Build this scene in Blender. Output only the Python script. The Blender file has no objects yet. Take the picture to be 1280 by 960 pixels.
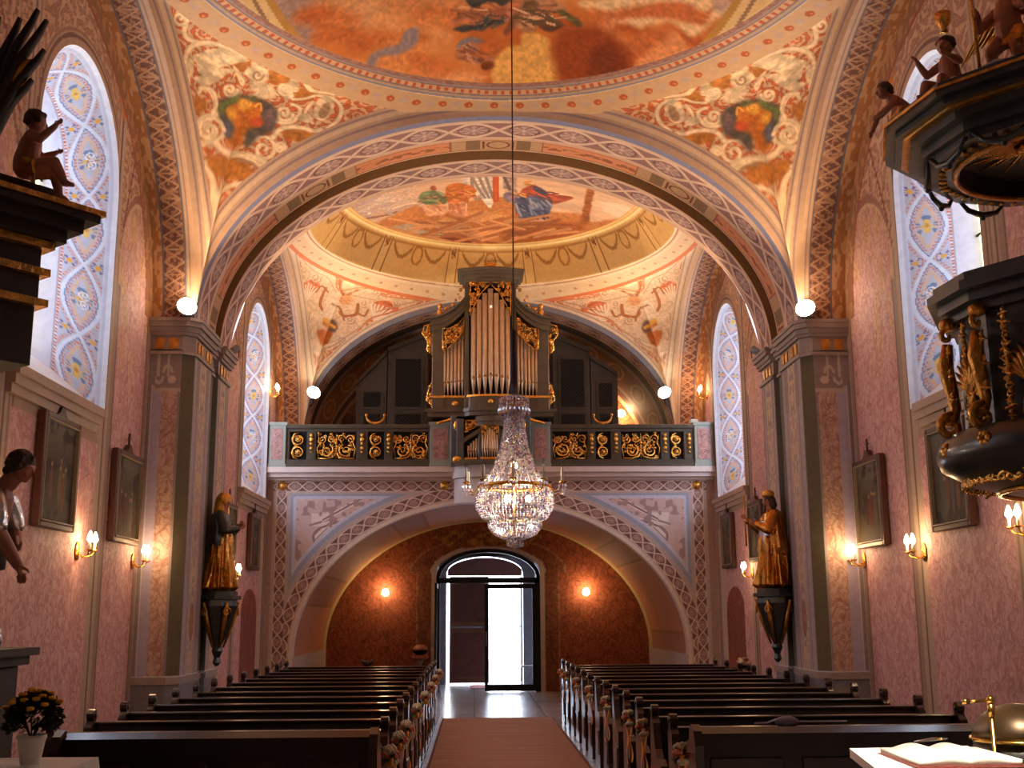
import bpy, math, random
import numpy as np
from mathutils import Vector, Matrix, Euler
PI=math.pi
rng=np.random.default_rng(7); random.seed(7)
C=bpy.context.scene.collection
# ---------- layout of the church, metres; x across, y towards the door, z up; the photographer stands at the origin
EYE=1.69
XL,XR=-3.83,4.5            # side wall planes
SL,SR=-3.33,3.95           # faces of the piers
XC=0.31; HA=3.64           # axis and half span of the transverse arches
ZS=5.12; RISE=2.65         # springing and rise of the transverse arches
B1=(6.06,13.3); B2=(15.2,22.0)   # the two vault bays
YG=21.2; YB=26.0           # organ gallery front, back wall
def srgb(c):
    c=np.asarray(c,float)/255.0
    return np.where(c<=0.04045,c/12.92,((c+0.055)/1.055)**2.4)
def lin(r,g,b): return tuple(float(v) for v in srgb((r,g,b)))+(1.0,)
# ---------- noise for painted surfaces
def _h(ix,iy,s):
    n=(ix.astype(np.int64)*374761393+iy.astype(np.int64)*668265263+s*1442695041)&0x7fffffff
    n=((n^(n>>13))*1274126177)&0x7fffffff
    return ((n^(n>>16))&0xffff)/65535.0
def vnoise(x,y,s=0):
    ix=np.floor(x);iy=np.floor(y);fx=x-ix;fy=y-iy
    fx=fx*fx*(3-2*fx);fy=fy*fy*(3-2*fy)
    a=_h(ix,iy,s);b=_h(ix+1,iy,s);c=_h(ix,iy+1,s);d=_h(ix+1,iy+1,s)
    return (a*(1-fx)+b*fx)*(1-fy)+(c*(1-fx)+d*fx)*fy
def fbm(x,y,s=0,o=4):
    v=0;a=0.5
    for i in range(o):
        v=v+a*vnoise(x*2**i,y*2**i,s+i*17);a*=0.5
    return v/0.9375
def sst(a,b,x):
    t=np.clip((x-a)/(b-a),0,1);return t*t*(3-2*t)
def mixc(Cc,col,m):
    m=np.asarray(m)[...,None]
    Cc[...]=Cc*(1-m)+np.asarray(col,float)*m
def smoothpts(p,closed):
    p=np.asarray(p,float);n=len(p)
    if n<3: return p
    out=[]
    for i in range(n if closed else n-1):
        P=[p[(i-1)%n] if closed or i>0 else p[i],p[i],p[(i+1)%n],p[(i+2)%n] if closed or i+2<n else p[(i+1)%n]]
        for t in(0,.25,.5,.75): out.append(.5*((2*P[1])+(-P[0]+P[2])*t+(2*P[0]-5*P[1]+4*P[2]-P[3])*t*t+(-P[0]+3*P[1]-3*P[2]+P[3])*t**3))
    if not closed: out.append(p[-1])
    return np.array(out)
def poly_sd(P,poly,closed):
    poly=np.asarray(poly,float);d=np.full(len(P),1e9);ins=np.zeros(len(P),bool)
    n=len(poly)
    for i in range(n if closed else n-1):
        a=poly[i];b=poly[(i+1)%n];e=b-a;w=P-a
        t=np.clip((w@e)/max(e@e,1e-12),0,1);q=w-t[:,None]*e
        d=np.minimum(d,np.hypot(q[:,0],q[:,1]))
        if closed:
            c=((a[1]<=P[:,1])&(b[1]>P[:,1]))|((b[1]<=P[:,1])&(a[1]>P[:,1]))
            with np.errstate(divide='ignore',invalid='ignore'):
                xx=a[0]+(P[:,1]-a[1])/(b[1]-a[1] if b[1]!=a[1] else 1e-12)*e[0]
            ins^=c&(P[:,0]<xx)
    return np.where(ins,-d,d)
def paint_ops(U,V,Cc,ops,soft=0.012):
    """each op: (kind, colour, width or softness, points)"""
    P=np.stack([U,V],1)
    for kind,col,w,pts in ops:
        pp=smoothpts(pts,kind=='f') if len(pts)<14 else np.asarray(pts,float);m=abs(w)*2+0.05
        sel=np.where((P[:,0]>pp[:,0].min()-m)&(P[:,0]<pp[:,0].max()+m)&(P[:,1]>pp[:,1].min()-m)&(P[:,1]<pp[:,1].max()+m))[0]
        if len(sel)==0: continue
        Q=P[sel]
        if kind=='f':
            q2=Q+0.03*np.stack([vnoise(Q[:,0]*9,Q[:,1]*9,3)-.5,vnoise(Q[:,0]*9,Q[:,1]*9,5)-.5],1)
            d=poly_sd(q2,pp,True);a=1-sst(-w,w,d)
            tex=(0.9+0.2*vnoise(Q[:,0]*30,Q[:,1]*30,9)) if w>.021 else (.68+.62*fbm(Q[:,0]*9+Q[:,1]*5,Q[:,1]*15,9,3))
            c=np.clip(np.asarray(col,float)[None]*tex[:,None],0,255)
        else:
            d=poly_sd(Q,pp,False);a=1-sst(w*0.55,w,d)
            sh=np.clip(1.06-0.28*(d/w)**2,0,1.1)
            c=np.clip(np.asarray(col,float)[None]*sh[:,None],0,255)
        Cc[sel]=Cc[sel]*(1-a[:,None])+c*a[:,None]
# ---------- objects
def wloc(p):
    v=Vector((0,0,0))
    while p is not None: v=v+p.location;p=p.parent
    return v
def tag(o,label=None,cat=None,group=None,kind=None):
    if label:o['label']=label
    if cat:o['category']=cat
    if group:o['group']=group
    if kind:o['kind']=kind
    return o
def thing(name,label,cat,loc=(0,0,0),rotz=0,group=None):
    o=bpy.data.objects.new(name,None);C.objects.link(o);o.location=loc;o.rotation_euler=(0,0,rotz)
    o.empty_display_size=0.1
    return tag(o,label,cat,group)
def mesh_obj(name,V,F,mats,parent=None,smooth=False,col=None,midx=None,world=False,fs=None):
    """V (n,3); F: (m,4)/(m,3) array or list of faces"""
    me=bpy.data.meshes.new(name);V=np.asarray(V,float)
    if world and parent is not None:
        V=V-np.array(wloc(parent))[None]
    if isinstance(F,np.ndarray):
        k=F.shape[1];me.vertices.add(len(V));me.vertices.foreach_set('co',V.astype(np.float32).ravel())
        me.loops.add(F.size);me.loops.foreach_set('vertex_index',F.astype(np.int32).ravel())
        me.polygons.add(len(F));me.polygons.foreach_set('loop_start',(np.arange(len(F))*k).astype(np.int32))
        try: me.polygons.foreach_set('loop_total',np.full(len(F),k,np.int32))
        except Exception: pass
    else:
        me.from_pydata([tuple(v) for v in V],[],F)
    if not isinstance(mats,(list,tuple)):mats=[mats]
    for m in mats: me.materials.append(m)
    if midx is not None: me.polygons.foreach_set('material_index',np.asarray(midx,np.int32))
    me.update(calc_edges=True)
    if fs is not None: me.polygons.foreach_set('use_smooth',np.asarray(fs,bool))
    else: me.polygons.foreach_set('use_smooth',np.full(len(me.polygons),smooth,bool))
    if col is not None:
        at=me.color_attributes.new('Col','FLOAT_COLOR','POINT')
        c=np.asarray(col,float)
        al=c[:,3:4] if c.shape[1]==4 else np.zeros((len(c),1))
        rgba=np.concatenate([srgb(np.clip(c[:,:3],0,255)),al],1).astype(np.float32)
        at.data.foreach_set('color',rgba.ravel())
    me.validate()
    o=bpy.data.objects.new(name,me);C.objects.link(o)
    if parent is not None:o.parent=parent
    return o
def grid_faces(nu,nv,wrap=False):
    i=np.arange(nu if wrap else nu-1);j=np.arange(nv-1)
    I,J=np.meshgrid(i,j,indexing='ij');I2=(I+1)%nu
    return np.stack([I*nv+J,I2*nv+J,I2*nv+J+1,I*nv+J+1],-1).reshape(-1,4)
class MB:
    def __init__(s): s.v=[];s.f=[];s.m=[];s.sm=[];s.n=0
    def add(s,V,F,mi=0,smooth=False):
        V=[tuple(map(float,v)) for v in V]
        s.v+=V
        for f in F: s.f.append(tuple(int(i)+s.n for i in f));s.m.append(mi);s.sm.append(smooth)
        s.n+=len(V);return s
    def box(s,c,d,rz=0,mi=0,bev=0):
        x,y,z=d[0]/2,d[1]/2,d[2]/2
        if bev>0:
            b=min(bev,x*.9,y*.9,z*.9);P=[]
            for sz in(-1,1):
                for k,(a,bb) in enumerate([(b,0),(0,b)]):
                    pass
            # chamfered box through eight corners split in three
            V=[];idx={}
            for sx in(-1,1):
                for sy in(-1,1):
                    for sz in(-1,1):
                        for ax in range(3):
                            p=[sx*(x-b),sy*(y-b),sz*(z-b)];p[ax]=(sx*x,sy*y,sz*z)[ax]
                            idx[(sx,sy,sz,ax)]=len(V);V.append(p)
            F=[]
            for ax in range(3):
                o1,o2=[a for a in range(3) if a!=ax]
                for sg in(-1,1):
                    q=[]
                    for a,b2 in((-1,-1),(1,-1),(1,1),(-1,1)):
                        k=[0,0,0];k[ax]=sg;k[o1]=a;k[o2]=b2;q.append(idx[(k[0],k[1],k[2],ax)])
                    F.append(q)
            for ax in range(3):      # edges parallel to ax
                o1,o2=[a for a in range(3) if a!=ax]
                for a in(-1,1):
                    for b2 in(-1,1):
                        k0=[0,0,0];k0[o1]=a;k0[o2]=b2;k1=list(k0);k0[ax]=-1;k1[ax]=1
                        F.append([idx[(*k0,o1)],idx[(*k1,o1)],idx[(*k1,o2)],idx[(*k0,o2)]])
            for sx in(-1,1):
                for sy in(-1,1):
                    for sz in(-1,1): F.append([idx[(sx,sy,sz,0)],idx[(sx,sy,sz,1)],idx[(sx,sy,sz,2)]])
        else:
            V=[(-x,-y,-z),(x,-y,-z),(x,y,-z),(-x,y,-z),(-x,-y,z),(x,-y,z),(x,y,z),(-x,y,z)]
            F=[(0,3,2,1),(4,5,6,7),(0,1,5,4),(1,2,6,5),(2,3,7,6),(3,0,4,7)]
        ca,sa=math.cos(rz),math.sin(rz)
        V=[(c[0]+p[0]*ca-p[1]*sa,c[1]+p[0]*sa+p[1]*ca,c[2]+p[2]) for p in V]
        return s.add(V,F,mi)
    def bx(s,x0,x1,y0,y1,z0,z1,mi=0,bev=0):
        return s.box(((x0+x1)/2,(y0+y1)/2,(z0+z1)/2),(x1-x0,y1-y0,z1-z0),0,mi,bev)
    def tube(s,pts,r,n=8,caps=True,mi=0,flat=1.0,smooth=True):
        pts=[Vector(p) for p in pts];m=len(pts)
        rr=[r]*m if not hasattr(r,'__len__') else list(r)
        V=[];T0=None
        for i,p in enumerate(pts):
            t=(pts[min(i+1,m-1)]-pts[max(i-1,0)])
            if t.length<1e-9:t=Vector((0,0,1))
            t.normalize()
            if T0 is None:
                a=Vector((0,0,1)) if abs(t.z)<0.9 else Vector((1,0,0))
                u=t.cross(a).normalized()
            else:
                u=(u-t*u.dot(t))
                if u.length<1e-6:u=t.orthogonal()
                u.normalize()
            T0=t;w=t.cross(u)
            for k in range(n):
                A=2*PI*k/n;V.append(p+(u*math.cos(A)+w*math.sin(A)*flat)*rr[i])
        F=[]
        for i in range(m-1):
            for k in range(n):
                F.append((i*n+k,i*n+(k+1)%n,(i+1)*n+(k+1)%n,(i+1)*n+k))
        if caps: F.append(tuple(range(n-1,-1,-1)));F.append(tuple((m-1)*n+k for k in range(n)))
        return s.add(V,F,mi,smooth)
    def lathe(s,prof,c=(0,0,0),n=24,mi=0,ax='z',smooth=True,sx=1,sy=1,rot=0):
        V=[];F=[];m=len(prof)
        for r,z in prof:
            for k in range(n):
                A=2*PI*k/n+rot
                V.append((c[0]+r*math.cos(A)*sx,c[1]+r*math.sin(A)*sy,c[2]+z))
        for i in range(m-1):
            for k in range(n): F.append((i*n+k,i*n+(k+1)%n,(i+1)*n+(k+1)%n,(i+1)*n+k))
        if prof[0][0]>1e-6:F.append(tuple(range(n-1,-1,-1)))
        if prof[-1][0]>1e-6:F.append(tuple((m-1)*n+k for k in range(n)))
        if ax=='y':V=[(c[0]+(x-c[0]),c[1]+(z-c[2]),c[2]+(y-c[1])) for x,y,z in V];F=[f[::-1] for f in F]
        if ax=='x':V=[(c[0]+(z-c[2]),c[1]+(y-c[1]),c[2]+(x-c[0])) for x,y,z in V]
        return s.add(V,F,mi,smooth)
    def sphere(s,c,r,n=12,m=8,mi=0,sc=(1,1,1),smooth=True):
        V=[];F=[]
        for i in range(m+1):
            t=PI*i/m
            for k in range(n):
                A=2*PI*k/n;V.append((c[0]+r*sc[0]*math.sin(t)*math.cos(A),c[1]+r*sc[1]*math.sin(t)*math.sin(A),c[2]-r*sc[2]*math.cos(t)))
        for i in range(m):
            for k in range(n):F.append((i*n+k,i*n+(k+1)%n,(i+1)*n+(k+1)%n,(i+1)*n+k))
        return s.add(V,F,mi,smooth)
    def prism(s,poly,a0,a1,axis='y',mi=0,smooth=False):
        """poly of 2-D points extruded along axis; (x,z) for y, (y,z) for x, (x,y) for z"""
        n=len(poly)
        def P(p,a): return (p[0],a,p[1]) if axis=='y' else ((a,p[0],p[1]) if axis=='x' else (p[0],p[1],a))
        V=[P(p,a0) for p in poly]+[P(p,a1) for p in poly]
        F=[tuple(range(n)),tuple(range(2*n-1,n-1,-1))]+[(i,(i+1)%n,n+(i+1)%n,n+i) for i in range(n)]
        return s.add(V,F,mi,smooth)
    def octa(s,c,r,mi=0,h=1.0):
        x,y,z=c
        return s.add([(x+r,y,z),(x,y+r,z),(x-r,y,z),(x,y-r,z),(x,y,z+r*h),(x,y,z-r*h)],
            [(0,1,4),(1,2,4),(2,3,4),(3,0,4),(1,0,5),(2,1,5),(3,2,5),(0,3,5)],mi)
    def quad(s,a,b,c,d,mi=0): return s.add([a,b,c,d],[(0,1,2,3)],mi)
    def xf(s,M,start=0):
        s.v=s.v[:start]+[tuple(M@Vector(v)) for v in s.v[start:]];return s
    def build(s,name,mats,parent=None,world=False):
        return mesh_obj(name,np.array(s.v),s.f,mats,parent,midx=s.m,world=world,fs=s.sm)
def copy_tree(o,parent=None):
    c=o.copy();C.objects.link(c)
    if parent is not None:
        c.parent=parent
    for ch in list(o.children): copy_tree(ch,c)
    return c
def spiral(cx,cz,r,turns=1.6,a0=0,d=1,n=22,k=0.12):
    return [(cx+(r*(1-(1-k)*t/(n-1)))*math.cos(a0+d*turns*2*PI*t/(n-1)),cz+(r*(1-(1-k)*t/(n-1)))*math.sin(a0+d*turns*2*PI*t/(n-1))) for t in range(n)]
# ---------- materials
def newmat(name):
    m=bpy.data.materials.new(name);m.use_nodes=True;nt=m.node_tree
    b=nt.nodes['Principled BSDF'];return m,nt,b
def setb(b,**k):
    for key,v in k.items(): b.inputs[key].default_value=v
def mat(name,col,rough=.6,metal=0,bump=0,bscale=30,var=0,vscale=6,spec=None,coat=0,coord='Object'):
    m,nt,b=newmat(name);c=lin(*col)
    setb(b,**{'Base Color':c,'Roughness':rough,'Metallic':metal})
    if spec is not None:b.inputs['Specular IOR Level'].default_value=spec
    if coat:b.inputs['Coat Weight'].default_value=coat;b.inputs['Coat Roughness'].default_value=.12
    if var or bump:
        tc=nt.nodes.new('ShaderNodeTexCoord')
    if var:
        n=nt.nodes.new('ShaderNodeTexNoise');n.inputs['Scale'].default_value=vscale;n.inputs['Detail'].default_value=5
        nt.links.new(tc.outputs[coord],n.inputs['Vector'])
        r=nt.nodes.new('ShaderNodeMapRange');r.inputs[1].default_value=.3;r.inputs[2].default_value=.7
        r.inputs[3].default_value=1-var;r.inputs[4].default_value=1+var
        nt.links.new(n.outputs['Fac'],r.inputs[0])
        x=nt.nodes.new('ShaderNodeVectorMath');x.operation='SCALE';x.inputs[0].default_value=c[:3]
        nt.links.new(r.outputs[0],x.inputs['Scale']);nt.links.new(x.outputs[0],b.inputs['Base Color'])
    if bump:
        n2=nt.nodes.new('ShaderNodeTexNoise');n2.inputs['Scale'].default_value=bscale;n2.inputs['Detail'].default_value=3
        nt.links.new(tc.outputs[coord],n2.inputs['Vector'])
        bp=nt.nodes.new('ShaderNodeBump');bp.inputs['Strength'].default_value=bump;bp.inputs['Distance'].default_value=.02
        nt.links.new(n2.outputs['Fac'],bp.inputs['Height']);nt.links.new(bp.outputs[0],b.inputs['Normal'])
    return m
def paintmat(name,rough=.7,vein=(0.62,0.42,0.40),vscale=5.5,spec=.3):
    """wall paint: colour comes from the mesh's own Col attribute, marbling where its alpha says so"""
    m,nt,b=newmat(name);N=nt.nodes;L=nt.links
    a=N.new('ShaderNodeVertexColor');a.layer_name='Col'
    g=N.new('ShaderNodeNewGeometry')
    mp=N.new('ShaderNodeMapping');mp.inputs['Scale'].default_value=(1,1,.72)
    L.new(g.outputs['Position'],mp.inputs['Vector'])
    n1=N.new('ShaderNodeTexNoise');n1.inputs['Scale'].default_value=vscale;n1.inputs['Detail'].default_value=3;n1.inputs['Distortion'].default_value=1.0
    L.new(mp.outputs[0],n1.inputs['Vector'])
    # veins: thin where the noise crosses one half
    s=N.new('ShaderNodeMath');s.operation='SUBTRACT';s.inputs[1].default_value=.5;L.new(n1.outputs['Fac'],s.inputs[0])
    ab=N.new('ShaderNodeMath');ab.operation='ABSOLUTE';L.new(s.outputs[0],ab.inputs[0])
    mr=N.new('ShaderNodeMapRange');mr.inputs[1].default_value=0;mr.inputs[2].default_value=.05;mr.inputs[3].default_value=1;mr.inputs[4].default_value=0
    L.new(ab.outputs[0],mr.inputs[0])
    n2=N.new('ShaderNodeTexNoise');n2.inputs['Scale'].default_value=vscale*1.9;n2.inputs['Detail'].default_value=3;n2.inputs['Distortion'].default_value=1.2
    L.new(mp.outputs[0],n2.inputs['Vector'])
    mr2=N.new('ShaderNodeMapRange');s2=N.new('ShaderNodeMath');s2.operation='SUBTRACT';s2.inputs[1].default_value=.5;L.new(n2.outputs['Fac'],s2.inputs[0]);a2=N.new('ShaderNodeMath');a2.operation='ABSOLUTE';L.new(s2.outputs[0],a2.inputs[0])
    mr2.inputs[1].default_value=0;mr2.inputs[2].default_value=.07;mr2.inputs[3].default_value=.75;mr2.inputs[4].default_value=0
    L.new(a2.outputs[0],mr2.inputs[0])
    ad=N.new('ShaderNodeMath');ad.operation='MAXIMUM';L.new(mr.outputs[0],ad.inputs[0]);L.new(mr2.outputs[0],ad.inputs[1])
    mu=N.new('ShaderNodeMath');mu.operation='MULTIPLY';L.new(ad.outputs[0],mu.inputs[0]);L.new(a.outputs['Alpha'],mu.inputs[1])
    mx=N.new('ShaderNodeMix');mx.data_type='RGBA';mx.blend_type='MULTIPLY'
    L.new(mu.outputs[0],mx.inputs[0]);L.new(a.outputs['Color'],mx.inputs[6]);mx.inputs[7].default_value=(*vein,1)
    # light mottling everywhere
    n3=N.new('ShaderNodeTexNoise');n3.inputs['Scale'].default_value=14;n3.inputs['Detail'].default_value=4;L.new(g.outputs['Position'],n3.inputs['Vector'])
    mr3=N.new('ShaderNodeMapRange');mr3.inputs[1].default_value=.3;mr3.inputs[2].default_value=.7;mr3.inputs[3].default_value=.93;mr3.inputs[4].default_value=1.07
    L.new(n3.outputs['Fac'],mr3.inputs[0])
    sc=N.new('ShaderNodeVectorMath');sc.operation='SCALE';L.new(mx.outputs[2],sc.inputs[0]);L.new(mr3.outputs[0],sc.inputs['Scale'])
    L.new(sc.outputs[0],b.inputs['Base Color'])
    setb(b,Roughness=rough);b.inputs['Specular IOR Level'].default_value=spec
    return m
def emis(name,col,s):
    m=bpy.data.materials.new(name);m.use_nodes=True;nt=m.node_tree;nt.nodes.clear()
    e=nt.nodes.new('ShaderNodeEmission');e.inputs[0].default_value=lin(*col);e.inputs[1].default_value=s
    o=nt.nodes.new('ShaderNodeOutputMaterial');nt.links.new(e.outputs[0],o.inputs[0]);return m
M={}
M['paint']=paintmat('wall_paint')
M['rearwall']=paintmat('rear_wall_paint',vein=(.3,.28,.3),vscale=4.5)
M['gold']=mat('gilding',(236,178,86),.26,.9,bump=.5,bscale=60,var=.2,vscale=25)
M['goldpipe']=mat('polished_pipe_metal',(216,190,160),.42,.45,var=.1,vscale=8)
M['organwood']=mat('olive_grey_organ_wood',(92,84,72),.42,0,bump=.12,bscale=25,var=.15,coat=.15)
M['organblue']=mat('slate_blue_painted_wood',(88,92,98),.4,0,var=.15,coat=.2)
M['oldwood']=mat('dark_brown_loft_wood',(66,56,44),.5,0,var=.2,bump=.1)
M['pew']=mat('dark_polished_pew_wood',(36,15,11),.28,0,bump=.08,bscale=18,var=.3,vscale=5,coat=.4)
M['pewend']=mat('pew_end_wood',(52,28,22),.3,0,bump=.1,bscale=20,var=.3,vscale=6,coat=.35)
M['pulpit']=mat('blackish_green_pulpit_wood',(46,46,44),.35,0,bump=.15,bscale=12,var=.35,vscale=5,coat=.3)
M['altar']=mat('dark_brown_altar_wood',(48,30,18),.65,0,bump=.1,var=.25)
M['darkframe']=mat('dark_picture_frame_wood',(62,40,30),.4,0,var=.2)
M['gildrobe']=mat('gilded_drapery',(196,132,56),.27,.92,bump=.9,bscale=16,var=.25,vscale=9)
M['oldgold']=mat('dull_old_gilding',(206,146,66),.32,.85,bump=.5,bscale=50,var=.35,vscale=14)
M['skin']=mat('painted_flesh',(176,112,86),.45,0,var=.12,vscale=15)
M['hair']=mat('dark_painted_hair',(70,42,26),.6,0,bump=.5,bscale=60)
M['silver']=mat('silvered_carving',(200,196,198),.25,.85,bump=.2,bscale=30)
M['stone']=mat('grey_stone',(150,150,152),.5,0,var=.1)
M['white']=mat('white_plaster',(214,206,204),.6,0,var=.05)
M['iron']=mat('black_iron',(20,20,22),.45,.4)
M['linen']=mat('white_altar_linen',(236,232,224),.8,0,bump=.1,bscale=40)
M['brass']=mat('bright_brass',(214,170,84),.22,1)
M['bulb']=emis('glowing_bulb',(255,226,170),26)
M['flood']=emis('glowing_flood_lamp',(255,240,205),45)
M['candle']=mat('ivory_candle_tube',(235,225,205),.5)
M['leafg']=mat('dark_green_leaves',(38,52,26),.55,0,var=.4,vscale=30)
M['petalw']=mat('creamy_white_petals',(196,180,144),.6,0,var=.2,vscale=30)
M['petaly']=mat('yellow_petals',(236,170,30),.6,0,var=.1,vscale=30)
M['petalp']=mat('dusty_pink_petals',(190,104,84),.6)
M['ribbon']=mat('orange_satin_ribbon',(232,146,30),.4)
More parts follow.
